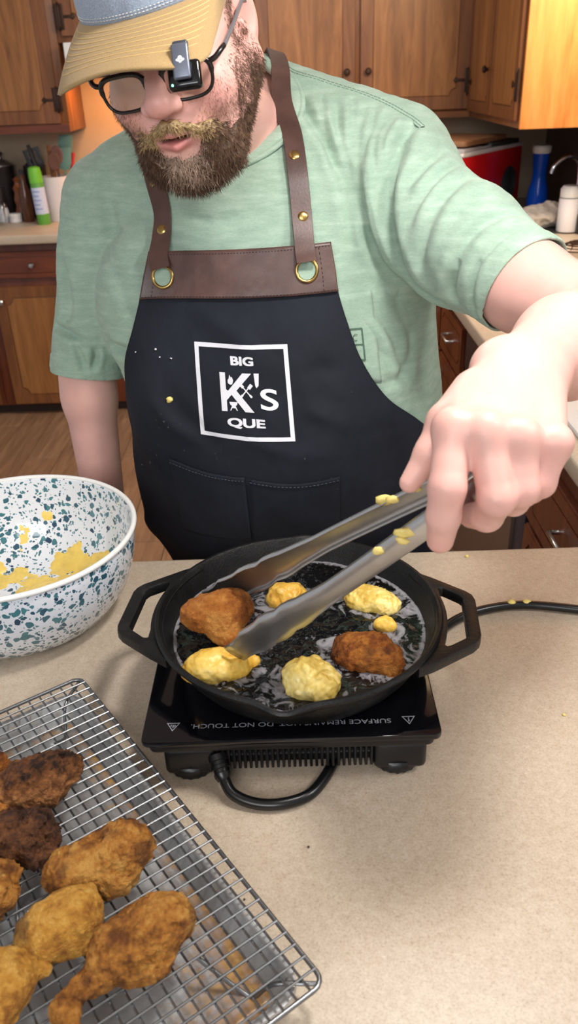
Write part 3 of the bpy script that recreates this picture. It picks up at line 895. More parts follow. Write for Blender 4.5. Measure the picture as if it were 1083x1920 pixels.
def ring(u0, v0, u1, v1, r, z): return [tuple(RK(u, v, z)) for u, v in rrect(u0, v0, u1, v1, r, 6)]
rings = [ring(0.008, 0.012, 0.436, 0.320, 0.022, 0.9365), ring(0.009, 0.013, 0.435, 0.319, 0.021, 0.934), ring(0.007, 0.011, 0.437, 0.321, 0.023, 0.9325),
         ring(0.005, 0.009, 0.439, 0.323, 0.025, 0.9345), ring(0.006, 0.010, 0.438, 0.322, 0.024, 0.9375), ring(0.010, 0.014, 0.434, 0.318, 0.021, 0.9378), ring(0.0125, 0.0165, 0.4315, 0.3155, 0.02, 0.936), ring(0.021, 0.025, 0.423, 0.307, 0.015, 0.915), ring(0.025, 0.029, 0.419, 0.303, 0.012, 0.9125)]
rings = rings[1:]
nv = len(rings[0]); V = [p for r_ in rings for p in r_]
F = [[a * nv + b, a * nv + (b + 1) % nv, (a + 1) * nv + (b + 1) % nv, (a + 1) * nv + b] for a in range(len(rings) - 1) for b in range(nv)]
M_PAN = pan_mat()
o = np_mesh('rim_and_walls', V, F, M_PAN, shp, True, np.full((len(V), 3), 0.25)); autosmooth(o, 60)
gu, gv = np.linspace(0.024, 0.420, 60), np.linspace(0.028, 0.304, 44)
U_, V_ = np.meshgrid(gu, gv, indexing='ij')
Pt = np.array([RK(a, b, 0.9122) for a, b in zip(U_.ravel(), V_.ravel())])
edge = np.minimum.reduce([U_ - 0.024, 0.420 - U_, V_ - 0.028, 0.304 - V_]).ravel()
st = np.exp(-edge / 0.022) * 0.9 + 0.55 * np.exp(-((U_.ravel() - 0.38) / 0.06) ** 2 - ((V_.ravel() - 0.06) / 0.06) ** 2)
i, j = np.meshgrid(np.arange(59), np.arange(43), indexing='ij')
F = np.stack([i * 44 + j, i * 44 + j + 1, (i + 1) * 44 + j + 1, (i + 1) * 44 + j], -1).reshape(-1, 4)[:, ::-1]
o = np_mesh('pan_floor', Pt, F.copy(), M_PAN, shp, True, np.stack([np.clip(st, 0, 1)] * 3, 1)); solidify(o, 0.0012, -1)

M_WIRE = plain('rack_wire', srgb(140, 142, 144), 0.36, 1.0)
rk = thing('cooling_rack', 'chrome wire cooling rack in the sheet pan holding the fried chicken', 'cooling rack', tuple(RK(0.22, 0.15, 0.91)))
ZR = 0.9455
fr = [np.array(RK(u, v, ZR)) for u, v in rrect(0, 0, 0.446, 0.318, 0.010, 4)]
tube('frame', fr, 0.0021, M_WIRE, rk, None, 8, True)
w0 = None
for k in range(1, 36):
    u = 0.446 * k / 36
    if w0 is None: w0 = (tube('cross_wire', [RK(u, -0.0005, ZR + 0.0016), RK(u, 0.3185, ZR + 0.0016)], 0.00105, M_WIRE, rk, None, 6), u)
    else:
        c = w0[0].copy(); link(c); c.location = Vector(E1 * (u - w0[1]))
w0 = None
for k in range(1, 26):
    v = 0.318 * k / 26
    if w0 is None: w0 = (tube('long_wire', [RK(-0.0005, v, ZR - 0.0008), RK(0.4465, v, ZR - 0.0008)], 0.00105, M_WIRE, rk, None, 6), v)
    else:
        c = w0[0].copy(); link(c); c.location = Vector(E2 * (v - w0[1]))
for (u, v, du, dv) in ((0.003, 0.003, 1, 1), (0.443, 0.003, -1, 1), (0.003, 0.315, 1, -1), (0.443, 0.315, -1, -1)):
    tube('leg', [RK(u, v, ZR - 0.003), RK(u + du * 0.022, v + dv * 0.026, ZR - 0.006), RK(u + du * 0.036, v + dv * 0.036, 0.9155), RK(u + du * 0.046, v + dv * 0.042, 0.916), RK(u + du * 0.075, v + dv * 0.062, ZR - 0.004)], 0.0019, M_WIRE, rk, 24, 8)
tube('leg', [RK(0.215, 0.150, ZR - 0.003), RK(0.222, 0.160, 0.9155), RK(0.240, 0.165, 0.9155), RK(0.250, 0.155, ZR - 0.003)], 0.0019, M_WIRE, rk, 20, 8)

ZT = ZR + 0.0028
RACK = [
 ('fried chicken piece with a charred black top, nearest the back of the rack', (-0.2540, 0.5606, 0.9660), [(0, 0, 0, 0.040, 0.022, 0.017), (0.022, 0.004, 0.004, 0.020, 0.016, 0.014), (-0.014, -0.006, -0.006, 0.024, 0.017, 0.013), (0.006, -0.012, -0.010, 0.018, 0.014, 0.011)], 14, 'dark', 21),
 ('very dark, rough fried chicken piece in front of the charred one', (-0.2491, 0.4969, 0.9660), [(0, 0, 0, 0.030, 0.022, 0.018), (-0.014, 0.006, 0.002, 0.022, 0.019, 0.016), (0.010, -0.010, -0.006, 0.020, 0.018, 0.013)], 20, 'black', 22),
 ('long golden brown fried chicken piece in the middle of the rack', (-0.1758, 0.4676, 0.9680), [(0, 0, 0, 0.042, 0.022, 0.020), (0.022, 0.004, 0.004, 0.025, 0.021, 0.019), (-0.026, -0.003, -0.002, 0.020, 0.017, 0.015), (0.004, -0.014, -0.008, 0.026, 0.015, 0.012)], 20, 'gold', 23),
 ('smooth light golden fried chicken piece with a dark split beneath, front centre of the rack', (-0.1963, 0.4103, 0.9670), [(0, 0, 0, 0.033, 0.022, 0.019), (0.012, 0.005, 0.004, 0.022, 0.018, 0.016), (-0.018, -0.012, -0.006, 0.017, 0.013, 0.012), (0.026, 0.020, 0.002, 0.006, 0.008, 0.006), (0.010, -0.012, -0.009, 0.020, 0.011, 0.009)], 18, 'golden', 24),
 ('big fried drumstick with a knobbly batter-covered bone end, front of the rack', (-0.1320, 0.3957, 0.9700), [(0, 0, 0, 0.037, 0.024, 0.021), (0.020, 0.004, 0.003, 0.025, 0.023, 0.020), (-0.022, -0.006, -0.002, 0.018, 0.016, 0.015), (0.002, -0.017, -0.010, 0.020, 0.012, 0.010), (-0.042, -0.014, -0.008, 0.015, 0.0105, 0.0105), (-0.060, -0.026, -0.008, 0.0120, 0.0125, 0.0100), (-0.063, -0.043, -0.012, 0.0075, 0.011, 0.0075)], 24, 'gold', 25),
 ('golden fried chicken piece cut off by the left edge above the front corner piece', (-0.2596, 0.4413, 0.9660), [(0, 0, 0, 0.026, 0.022, 0.018), (0.006, 0.010, 0.0, 0.018, 0.016, 0.015)], 60, 'gold', 26),
 ('golden fried chicken piece with a stubby knob, bottom left corner of the frame', (-0.2282, 0.3622, 0.9670), [(0, 0, 0, 0.026, 0.026, 0.020), (-0.006, -0.018, -0.004, 0.020, 0.018, 0.014), (0.026, 0.010, -0.006, 0.011, 0.007, 0.007)], 10, 'golden', 27),
 ('fried chicken piece whose brown edge peeks in at left beside the charred one', (-0.3066, 0.5820, 0.9640), [(0, 0, 0, 0.022, 0.017, 0.015), (-0.01, 0.006, 0, 0.02, 0.016, 0.013)], 0, 'brown', 28),
 ('orange fried chicken piece whose edge peeks in at left between the two dark pieces', (-0.2925, 0.5372, 0.9630), [(0, 0, 0, 0.021, 0.014, 0.013), (-0.01, -0.004, 0, 0.018, 0.013, 0.012)], 0, 'orange', 29),
]
for lab, c, lobes, yw, kd, sd in RACK:
    low = min(l[2] - l[5] for l in lobes)
    c = (c[0], c[1], ZT - low * 0.93)
    chicken('fried_chicken', lab, c, lobes, yw, kd, sd, 0.28 if kd != 'black' else 0.36, 0.0011, 'fried chicken on the cooling rack', None, 80 if kd != 'black' else 95, {'golden': 0.6, 'black': 2.4, 'dark': 1.5}.get(kd, 1.2))

# ------------------------------------------------------------------ enamel bowl with batter
def enamel():
    t = NT('speckled_enamel')
    tc = t.coords()
    nd = t.n('ShaderNodeTexNoise', Scale=60.0, Detail=2.0); t.l(tc, nd.inputs['Vector'])
    mixv = t.n('ShaderNodeMix', _data_type='VECTOR'); mixv.inputs[0].default_value = 0.014
    t.l(tc, mixv.inputs[4]); t.l(nd.outputs[1], mixv.inputs[5])
    def spots(scale, lo, hi, dens):
        v = t.n('ShaderNodeTexVoronoi', Scale=scale); t.l(mixv.outputs[1], v.inputs['Vector'])
        # per-cell random size
        sep = t.n('ShaderNodeSeparateColor'); t.l(v.outputs['Color'], sep.inputs[0])
        sub = t.n('ShaderNodeMath', _operation='SUBTRACT'); t.l(sep.outputs[0], sub.inputs[0]); sub.inputs[1].default_value = dens
        mul = t.n('ShaderNodeMath', _operation='MULTIPLY'); t.l(sub.outputs[0], mul.inputs[0]); mul.inputs[1].default_value = hi
        lt = t.n('ShaderNodeMath', _operation='LESS_THAN'); t.l(v.outputs['Distance'], lt.inputs[0]); t.l(mul.outputs[0], lt.inputs[1])
        return lt.outputs[0], sep.outputs[1]
    a, ca = spots(112, 0, 0.60, 0.02)
    b, cb = spots(230, 0, 0.62, 0.18)
    c = t.mix(b, srgb(226, 230, 238), srgb(80, 128, 140))
    c2 = t.mix(ca, srgb(34, 62, 92), srgb(74, 130, 138))
    t.base(t.mix(a, c, c2))
    return t.set(Roughness=0.12, **{'Coat__Weight': 0.4})
BC = (-0.375, 0.921)
bw = thing('mixing_bowl', 'white enamel mixing bowl speckled teal and navy, left of the skillet', 'bowl', (BC[0], BC[1], 0.91))
lathe('bowl', [(0, 0.002), (0.098, 0.002), (0.102, 0.0), (0.106, 0.002), (0.125, 0.016), (0.144, 0.042), (0.156, 0.075), (0.1605, 0.105), (0.1612, 0.122), (0.1605, 0.124), (0.157, 0.122), (0.154, 0.105), (0.150, 0.075), (0.138, 0.043), (0.120, 0.019), (0.100, 0.007), (0, 0.006)], enamel(), bw, (BC[0], BC[1], 0.9102), 128)
V, F = tube_arrays(np.array([(BC[0] + 0.1615 * math.cos(a), BC[1] + 0.1615 * math.sin(a), 1.0338) for a in np.linspace(0, 2 * np.pi, 128, endpoint=False)]), 0.0036, 10, True)
np_mesh('rolled_rim', V, F, plain('white_rim', srgb(232, 232, 230), 0.15), bw)
# batter pool and smears clinging to the inside
prof_r = np.array([0.0, 0.100, 0.120, 0.138, 0.150, 0.154]); prof_z = np.array([0.006, 0.007, 0.019, 0.043, 0.075, 0.105])
na, nr = 220, 110
aa = np.linspace(0, 2 * np.pi, na, endpoint=False); ss = np.linspace(0, 1, nr)
arc = np.concatenate([[0], np.cumsum(np.hypot(np.diff(prof_r), np.diff(prof_z)))]); arc /= arc[-1]
pr, pz = np.interp(ss, arc, prof_r), np.interp(ss, arc, prof_z)
BX = pr[:, None] * np.cos(aa); BY = pr[:, None] * np.sin(aa); BZ = np.repeat(pz[:, None], na, 1)
pts = np.stack([BX, BY, BZ], -1).reshape(-1, 3)
nz = fbm(pts * 26 + 3, 4)
side = np.cos(np.arctan2(BY, BX).ravel() - rad(-35)) * 0.35 + 0.2 * np.cos(np.arctan2(BY, BX).ravel() - rad(150))
th = 0.35 - 1.25 * np.clip(BZ.ravel() - 0.012, 0, 1) / 0.075 + 0.85 * nz + side
keep = th > -0.30
th = np.clip(th, -0.3, 1) * 0.0065
off = np.stack([-BX.ravel() / 0.16, -BY.ravel() / 0.16, np.ones(na * nr)], 1); off /= np.linalg.norm(off, axis=1)[:, None]
pts2 = pts + off * (th + 0.0006 * vnoise(pts * 300))[:, None] + np.array((BC[0], BC[1], 0.9106))
i, j = np.meshgrid(np.arange(nr - 1), np.arange(na), indexing='ij')
F = np.stack([i * na + j, i * na + (j + 1) % na, (i + 1) * na + (j + 1) % na, (i + 1) * na + j], -1).reshape(-1, 4)
F = F[keep[F].all(1)]
used = np.unique(F); re = np.full(len(pts2), -1); re[used] = np.arange(len(used))
bt = np_mesh('batter', pts2[used], re[F], plain('yellow_batter', srgb(236, 204, 104), 0.4, nscale=70, namt=0.10), None)
tag(bt, 'yellow cornmeal batter smeared inside the speckled bowl', 'batter', kind='stuff')
# small scraps on the worktop
for k, (nm, p, r) in enumerate((('crumb', (-0.0003, 0.5214, 0.9110), 0.0012), ('crumb', (-0.0575, 0.4687, 0.9110), 0.0010), ('crumb', (0.2451, 1.0230, 0.9110), 0.003), ('crumb', (0.2855, 0.6863, 0.9110), 0.002))):
    o = blob(nm, p, (r, r, r * 0.6), M_BATTER if k > 1 else plain('dark_crumb', srgb(60, 36, 26), 0.7), None, k)
    tag(o, ['dark speck of crust on the worktop right of the cooktop cord', 'dark speck of crust on the worktop beside the rack', 'yellow batter scrap at the far edge of the worktop', 'tiny pale crumb on the worktop at the right edge'][k], 'crumb')

# ------------------------------------------------------------------ the cook
HR = rotm(-10.5, 22.9, -10.1); HT = np.array((-0.121, 1.055, 1.590), np.float32)
def head_pt(p): return HT + HR @ np.asarray(p, np.float32)
def mirror(fn, P): return np.minimum(fn(1), fn(-1))

def head_local(q):
    qa = q.copy(); qa[:, 0] = np.abs(qa[:, 0])            # symmetric features
    d = el(q, (0, 0.012, 0.032), (0.079, 0.100, 0.092))
    d = smin(d, el(q, (0, -0.034, -0.045), (0.070, 0.060, 0.072)), 0.03)
    d = smin(d, el(qa, (0.040, -0.058, -0.042), (0.034, 0.036, 0.034)), 0.02)
    d = smin(d, rc(qa, (0.066, 0.004, -0.050), (0.034, -0.066, -0.104), 0.024, 0.024), 0.025)
    d = smin(d, el(q, (0, -0.080, -0.104), (0.028, 0.024, 0.024)), 0.02)
    d = smin(d, el(q, (0, -0.040, -0.112), (0.050, 0.050, 0.026)), 0.03)         # soft under-chin
    d = smin(d, el(q, (0, -0.088, -0.066), (0.034, 0.020, 0.026)), 0.02)         # muzzle
    d = smin(d, rc(qa, (0.012, -0.089, 0.016), (0.046, -0.074, 0.014), 0.012, 0.010), 0.018)
    d = smax(d, -el(qa, (0.032, -0.098, -0.006), (0.019, 0.016, 0.013)), 0.012)  # sockets
    # eyeball lids, looking down
    ec = (0.032, -0.0745, -0.006)
    lid = np.maximum(np.linalg.norm(qa - np.array(ec, np.float32), axis=1) - 0.0142, -((qa[:, 2] + 0.006) * 0.80 + (qa[:, 1] + 0.0745) * -0.60 * -1 + 0.0118))
    d = smin(d, lid, 0.004)
    d = smin(d, rc(qa, (0.020, -0.084, -0.0165), (0.043, -0.078, -0.0155), 0.004, 0.004), 0.005)
    # nose
    d = smin(d, rc(q, (0, -0.092, 0.004), (0.002, -0.115, -0.027), 0.0085, 0.0130), 0.010)
    d = smin(d, el(q, (0.002, -0.1180, -0.031), (0.0150, 0.0120, 0.0115)), 0.007)
    d = smin(d, el(qa, (0.0150, -0.1055, -0.0355), (0.0088, 0.0115, 0.0085)), 0.006)
    d = smax(d, -el(qa, (0.0075, -0.1135, -0.0445), (0.0048, 0.0065, 0.0045)), 0.003)
    # mouth slightly open
    d = smin(d, rc(qa, (0.0, -0.1095, -0.0665), (0.0225, -0.1005, -0.0715), 0.0050, 0.0028), 0.005)
    d = smin(d, rc(qa, (0.0, -0.1090, -0.0785), (0.0200, -0.1000, -0.0755), 0.0064, 0.0032), 0.005)
    d = smax(d, -el(q, (0, -0.112, -0.0722), (0.021, 0.020, 0.0030)), 0.003)
    # ears
    eq = (qa - np.array((0.079, 0.012, -0.012), np.float32)) @ rotm(-22, -8, 0)
    ear = el(eq, (0, 0, 0), (0.0075, 0.021, 0.033))
    ear = smax(ear, -el(eq, (0.0075, -0.002, 0.004), (0.0065, 0.013, 0.020)), 0.004)
    ear = smin(ear, el(eq, (0.001, -0.006, -0.026), (0.006, 0.011, 0.012)), 0.005)
    ear = smin(ear, el(eq, (0.004, -0.013, -0.004), (0.0045, 0.005, 0.009)), 0.003)
    d = smin(d, ear, 0.006)
    return d

NECK_A, NECK_B = np.array((-0.050, 1.335, 1.435)), np.array((-0.112, 1.115, 1.535))
def torso(P):
    d = el(P, (-0.012, 1.262, 1.275), (0.226, 0.152, 0.21))
    d = smin(d, el(P, (-0.006, 1.233, 1.050), (0.240, 0.208, 0.25)), 0.10)
    d = smin(d, rc(P, (-0.225, 1.300, 1.372), (0.140, 1.235, 1.372), 0.072, 0.080), 0.06)
    d = smin(d, rc(P, (-0.080, 1.345, 1.492), (-0.215, 1.302, 1.408), 0.062, 0.068), 0.05)
    d = smin(d, rc(P, (-0.045, 1.345, 1.482), (0.160, 1.240, 1.404), 0.066, 0.073), 0.05)
    d = smin(d, rc(P, (-0.030, 1.385, 1.505), (0.170, 1.285, 1.436), 0.060, 0.062), 0.04)
    return d
SH_R, EL_R = np.array((0.165, 1.205, 1.378)), np.array((0.3404, 0.8870, 1.2861))
CUF_R = np.array((0.2806, 0.9944, 1.3077)); FORE_R = np.array((0.2605, 0.7642, 1.3024))
WR1, WR2 = np.array((0.1731, 0.6688, 1.3170)), np.array((0.2105, 0.6695, 1.3069))
SH_L, EL_L, WR_L = np.array((-0.262, 1.300, 1.375)), np.array((-0.324, 1.232, 1.10)), np.array((-0.322, 1.215, 0.87))
CUF_L = np.array((-0.3232, 1.2364, 1.1379))
FING = {  # knuckle, middle joint, end joint, tip
    'index': ([(0.1183, 0.5672, 1.3047), (0.1106, 0.5395, 1.2703), (0.1093, 0.5401, 1.2462), (0.1094, 0.5473, 1.2216)], [0.0142, 0.0138, 0.0128, 0.0106]),
    'middle': ([(0.1403, 0.5603, 1.3042), (0.1464, 0.5339, 1.2634), (0.1455, 0.5543, 1.2381), (0.1386, 0.5737, 1.2278)], [0.0145, 0.0138, 0.0126, 0.0106]),
    'ring': ([(0.1655, 0.5602, 1.2991), (0.1668, 0.5439, 1.2646), (0.1680, 0.5650, 1.2447), (0.1607, 0.5888, 1.2384)], [0.0138, 0.0130, 0.0120, 0.0104]),
    'little': ([(0.1932, 0.5655, 1.2914), (0.1845, 0.5570, 1.2633), (0.1835, 0.5751, 1.2483), (0.1761, 0.5932, 1.2462)], [0.0124, 0.0116, 0.0106, 0.0092]),
}
THUMB = [(0.1465, 0.6326, 1.3074), (0.1195, 0.6034, 1.2959), (0.1061, 0.5918, 1.2748), (0.0898, 0.5845, 1.2532)]
def hand_r(P):
    d = rc(P, WR1, WR2, 0.0215, 0.0215)
    for k, w in (('index', 0.15), ('middle', 0.4), ('ring', 0.7), ('little', 1.0)):
        mcp = np.array(FING[k][0][0]); base = WR1 + (WR2 - WR1) * w
        d = smin(d, rc(P, base, mcp + np.array((0, 0.004, -0.002)), 0.0215, 0.0125), 0.016)
    for k, (pts, rs) in FING.items():
        d = smin(d, chain(P, pts, rs, 0.004), 0.005)
        d = smin(d, np.linalg.norm(P - np.array(pts[0], np.float32) + np.array((0, 0.001, -0.002), np.float32), axis=1) - rs[0] * 1.0, 0.012)
    d = smin(d, chain(P, THUMB, [0.0200, 0.0150, 0.0122, 0.0084], 0.006), 0.010)
    return d
def arm_r(P):
    d = chain(P, [SH_R, CUF_R, EL_R], [0.060, 0.053, 0.049], 0.02)
    d = smin(d, chain(P, [EL_R, FORE_R, (WR1 + WR2) / 2], [0.049, 0.047, 0.030], 0.02), 0.02)
    return d
HL = np.array((-0.315, 1.055, 0.80))
def arm_l(P):
    d = chain(P, [SH_L, CUF_L, EL_L, WR_L], [0.056, 0.039, 0.040, 0.031], 0.02)
    d = smin(d, rc(P, WR_L, WR_L + (-0.002, -0.012, -0.085), 0.027, 0.030), 0.02)
    for k in range(4):
        a = WR_L + (-0.004 + 0.002 * k, -0.045 + 0.022 * k, -0.085 - 0.004 * (1.5 - abs(k - 1.5)))
        d = smin(d, chain(P, [a, a + (0.004, -0.006, -0.042), a + (0.014, -0.005, -0.070), a + (0.024, 0, -0.086)], [0.0115, 0.0105, 0.0095, 0.0085], 0.004), 0.006)
    a = WR_L + (0.006, -0.030, -0.035)
    d = smin(d, chain(P, [a, a + (0.012, -0.026, -0.03), a + (0.016, -0.032, -0.058)], [0.016, 0.012, 0.0095], 0.005), 0.008)
    return d
def boxed(P, d, fn, lo, hi, k):
    m = ((P > np.array(lo, np.float32)) & (P < np.array(hi, np.float32))).all(1)
    if m.any(): d[m] = smin(d[m], fn(P[m]), k)
    return d
def bbox_of(pts, r): return np.min(pts, 0) - r, np.max(pts, 0) + r
BB_H = bbox_of([HT], 0.19)
BB_AR = bbox_of([SH_R, EL_R, WR1, WR2, FORE_R], 0.09)
BB_HR = bbox_of([WR1, WR2] + [p for v in FING.values() for p in v[0]] + THUMB, 0.05)
BB_AL = bbox_of([SH_L, EL_L, WR_L, WR_L + (0, 0, -0.19)], 0.10)
def body_f(P):
    P = P.astype(np.float32)
    d = smax(torso(P) + 0.012, 0.98 - P[:, 2], 0.02)
    d = smin(d, rc(P, NECK_A, NECK_B, 0.070, 0.064), 0.03)
    d = boxed(P, d, lambda Q: head_local((Q - HT) @ HR), *BB_H, 0.02)
    d = boxed(P, d, arm_l, *BB_AL, 0.02)
    d = boxed(P, d, arm_r, *BB_AR, 0.02)
    d = boxed(P, d, hand_r, *BB_HR, 0.014)
    return d

V, F = surface(body_f, (-0.44, 0.47, 0.68), (0.48, 1.47, 1.74), 0.0021, newton=2)
L = (V - HT) @ HR
La = L.copy(); La[:, 0] = np.abs(La[:, 0])
col = np.tile(np.array(srgb(226, 176, 164)[:3]), (len(V), 1))
n1 = fbm(V * 45, 3)[:, None]
col = col * (1 + 0.05 * n1)
def paint(mask, c, amt=1.0):
    global col
    m = np.clip(mask, 0, 1)[:, None] * amt
    col = col * (1 - m) + np.array(srgb(*c)[:3]) * m
inhead = np.linalg.norm(L, axis=1) < 0.20
g = lambda c, r: np.exp(-(((La - np.array(c)) / np.array(r)) ** 2).sum(1)) * inhead
paint(g((0.045, -0.08, -0.045), (0.03, 0.03, 0.022)), (212, 138, 130), 0.55)
paint(g((0.0, -0.125, -0.035), (0.018, 0.02, 0.016)), (216, 142, 134), 0.6)
paint(g((0.08, 0.01, -0.01), (0.012, 0.03, 0.04)), (214, 140, 130), 0.5)
lips = np.maximum(np.exp(-((La[:, 0] / 0.024) ** 4) - ((L[:, 2] + 0.0775) / 0.0078) ** 4), np.exp(-((La[:, 0] / 0.025) ** 4) - ((L[:, 2] + 0.0665) / 0.0042) ** 4)) * (L[:, 1] < -0.095) * inhead
paint(lips, (196, 122, 118), 0.9)
paint(np.exp(-((La[:, 0] / 0.021) ** 4) - ((L[:, 2] + 0.0722) / 0.0026) ** 4) * (L[:, 1] < -0.085) * (L[:, 1] > -0.1075) * inhead, (92, 44, 42), 0.85)
for pts, rs in FING.values():
    for p in pts[:2]:
        paint(np.exp(-(((V - np.array(p)) / 0.013) ** 2).sum(1)), (206, 136, 128), 0.45)
    paint(np.exp(-(((V - np.array(pts[3])) / 0.014) ** 2).sum(1)), (208, 140, 128), 0.45)
# skin under the beard and cropped side hair
beard_m = np.clip((-0.032 - La[:, 2] + 0.9 * np.clip(La[:, 0] - 0.050, 0, 1) - 0.25 * np.clip(0.045 - La[:, 0], 0, 1)) / 0.02, 0, 1) * (L[:, 1] < 0.02) * (L[:, 2] > -0.15) * inhead
hair_m = (np.clip((La[:, 0] - 0.060) / 0.01, 0, 1) * np.clip((L[:, 1] + 0.030) / 0.012, 0, 1) * np.clip((L[:, 2] + 0.045) / 0.02, 0, 1) * (np.hypot(L[:, 1] - 0.012, (L[:, 2] + 0.012) * 0.7) > 0.026)
          + np.clip((L[:, 1] - 0.035) / 0.02, 0, 1) * np.clip((L[:, 2] + 0.06) / 0.02, 0, 1)) * inhead
paint(hair_m, (92, 66, 50), 0.7)
def skin_mat():
    t = NT('skin')
    a = t.n('ShaderNodeVertexColor'); a.layer_name = 'Col'
    v = t.coords()
    t.base(a.outputs[0])
    t.bump(t.noise(v, 420, 3, 0.6), 0.10, 0.001)
    return t.set(Roughness=0.42, **{'Subsurface__Weight': 0.12, 'Subsurface__Scale': 0.006, 'Specular__IOR__Level': 0.4})
person = np_mesh('person', V, F, skin_mat(), None, True, col)
person.data.attributes['Col']
tag(person, 'bearded man in cap, glasses, green t-shirt and black apron frying chicken with tongs', 'person')
person.data.materials[0].node_tree.nodes['Principled BSDF'].inputs['Subsurface Radius'].default_value = (1.0, 0.4, 0.25)
BODY_V, BODY_F, BODY_N = V, F, normals_of(V, F)

# eyes
M_EYE = NT('eyeball')
tc = M_EYE.coords()
gr = M_EYE.n('ShaderNodeVectorMath', _operation='DISTANCE'); M_EYE.l(tc, gr.inputs[0]); gr.inputs[1].default_value = (0, 0, 0.0125)
M_EYE.base(M_EYE.ramp(gr.outputs['Value'], [(0.0, (0.01, 0.01, 0.01)), (0.0028, (0.01, 0.01, 0.01)), (0.0032, srgb(86, 112, 128)), (0.0058, srgb(62, 84, 100)), (0.0064, srgb(226, 220, 214))]))
M_EYE.set(Roughness=0.06)
for s in (1, -1):
    e = lathe('eye', [(0, -0.0125)] + [(0.0125 * math.cos(a), 0.0125 * math.sin(a)) for a in np.linspace(-1.45, 1.2, 14)] + [(0.0036, 0.0124), (0, 0.0130)], M_EYE.m, None, (0, 0, 0), 24)
    gaze = HR @ np.array((-0.10, -0.80, -0.55), np.float32)
    e.matrix_basis = Matrix.Translation(head_pt((s * 0.032, -0.0745, -0.006))) @ Vector(gaze).to_track_quat('Z', 'Y').to_matrix().to_4x4()
    e.parent = person

# ------------------------------------------------------------------ hair strands
def strands(pos, nrm, length, flow, cols, r=0.00022, seg=3, curl=0.35, lay=0.6):
    n = len(pos)
    d = nrm * (1 - lay) + flow * lay + RNG.normal(0, 0.28, (n, 3))
    d /= np.linalg.norm(d, axis=1)[:, None]
    bend = RNG.normal(0, curl, (n, 3)) + flow * 0.5
    pts = [pos - nrm * 0.0008]
    for k in range(seg):
        pts.append(pts[-1] + d * (length / seg)[:, None])
        d = d + bend / seg; d /= np.linalg.norm(d, axis=1)[:, None]
    P = np.stack(pts, 1)
    side = np.cross(d, RNG.normal(0, 1, (n, 3))); side /= np.linalg.norm(side, axis=1)[:, None] + 1e-9
    up = np.cross(d, side)
    rr_ = np.array([1, 0.95, 0.75, 0.12]) * r if seg == 3 else np.linspace(1, 0.15, seg + 1) * r
    Vv = np.stack([P + (side[:, None] * math.cos(a) + up[:, None] * math.sin(a)) * rr_[None, :, None] for a in (0, 2.094, 4.189)], 2)  # n, seg+1, 3, 3
    Vv = Vv.reshape(-1, 3)
    base = np.arange(n)[:, None, None] * (seg + 1) * 3
    k = np.arange(seg)[None, :, None] * 3
    j = np.arange(3)[None, None, :]
    j2 = (j + 1) % 3
    Ff = np.stack([base + k + j, base + k + j2, base + k + 3 + j2, base + k + 3 + j], -1).reshape(-1, 4)
    return Vv, Ff, np.repeat(cols, (seg + 1) * 3, 0)

def beard_field(q):
    qa = q.copy(); qa[:, 0] = np.abs(qa[:, 0])
    d = el(q, (0, -0.078, -0.110), (0.046, 0.030, 0.038))
    d = smin(d, rc(qa, (0.0640, -0.014, -0.058), (0.036, -0.064, -0.104), 0.0215, 0.029), 0.02)
    d = smin(d, rc(qa, (0.034, -0.088, -0.076), (0.036, -0.072, -0.105), 0.014, 0.022), 0.012)
    d = smin(d, rc(qa, (0.004, -0.1085, -0.0565), (0.033, -0.092, -0.074), 0.0068, 0.0100), 0.006)
    d = smax(d, -el(q, (0, -0.118, -0.0735), (0.0235, 0.030, 0.0098)), 0.005)
    d = smax(d, -el(q, (0, -0.118, -0.030), (0.03, 0.04, 0.020)), 0.004)
    return d + 0.0022 * fbm(q * 130, 3)
BV, BF = surface(lambda P: beard_field(P.astype(np.float32)), (-0.11, -0.15, -0.19), (0.11, 0.05, 0.0), 0.0017, newton=1)
BN = normals_of(BV, BF)
BN = -BN if (BN * (BV - BV.mean(0))).sum() < 0 else BN
def beard_col(q, n):
    fx = np.abs(q[:, 0]); t = RNG.random(n)[:, None]
    dark = np.array(srgb(74, 54, 44)[:3]); mid = np.array(srgb(118, 90, 68)[:3]); blond = np.array(srgb(196, 166, 118)[:3]); grey = np.array(srgb(186, 160, 140)[:3])
    c = dark * (1 - t) + mid * t
    chin = np.exp(-(fx / 0.026) ** 4) * np.exp(-((q[:, 2] + 0.105) / 0.024) ** 4) * (q[:, 1] < -0.085)
    must = np.exp(-(fx / 0.045) ** 6) * (q[:, 2] > -0.080) * (q[:, 1] < -0.080)
    c = np.where((RNG.random(n) < chin * 0.8)[:, None], grey * (0.7 + 0.4 * t), c)
    c = np.where((RNG.random(n) < must * 0.9)[:, None], blond * (0.6 + 0.5 * t), c)
    return c
front = BV[:, 1] < 0.03
fa = BV[BF].mean(1); ok = np.where(fa[:, 1] < 0.02)[0]
pick = ok[RNG.integers(0, len(ok), 15000)]
w = RNG.random((len(pick), 4)); w /= w.sum(1)[:, None]
bp = (BV[BF[pick]] * w[..., None]).sum(1); bn = BN[BF[pick]].mean(1); bn /= np.linalg.norm(bn, axis=1)[:, None]
flow = np.stack([np.sign(bp[:, 0]) * np.clip(np.abs(bp[:, 0]) / 0.05, 0, 0.8) * (bp[:, 2] > -0.085) + bp[:, 0] * 2, np.where(bp[:, 2] > -0.09, -0.1, -0.35), np.full(len(bp), -1.0)], 1)
flow /= np.linalg.norm(flow, axis=1)[:, None]
ln = RNG.uniform(0.006, 0.013, len(bp)) * np.where(bp[:, 2] > -0.085, 0.75, 1.0) * np.where(np.abs(bp[:, 0]) > 0.06, 0.6, 1.0)
HV, HF, HC = strands(bp, bn, ln, flow, beard_col(bp, len(bp)), 0.00026)
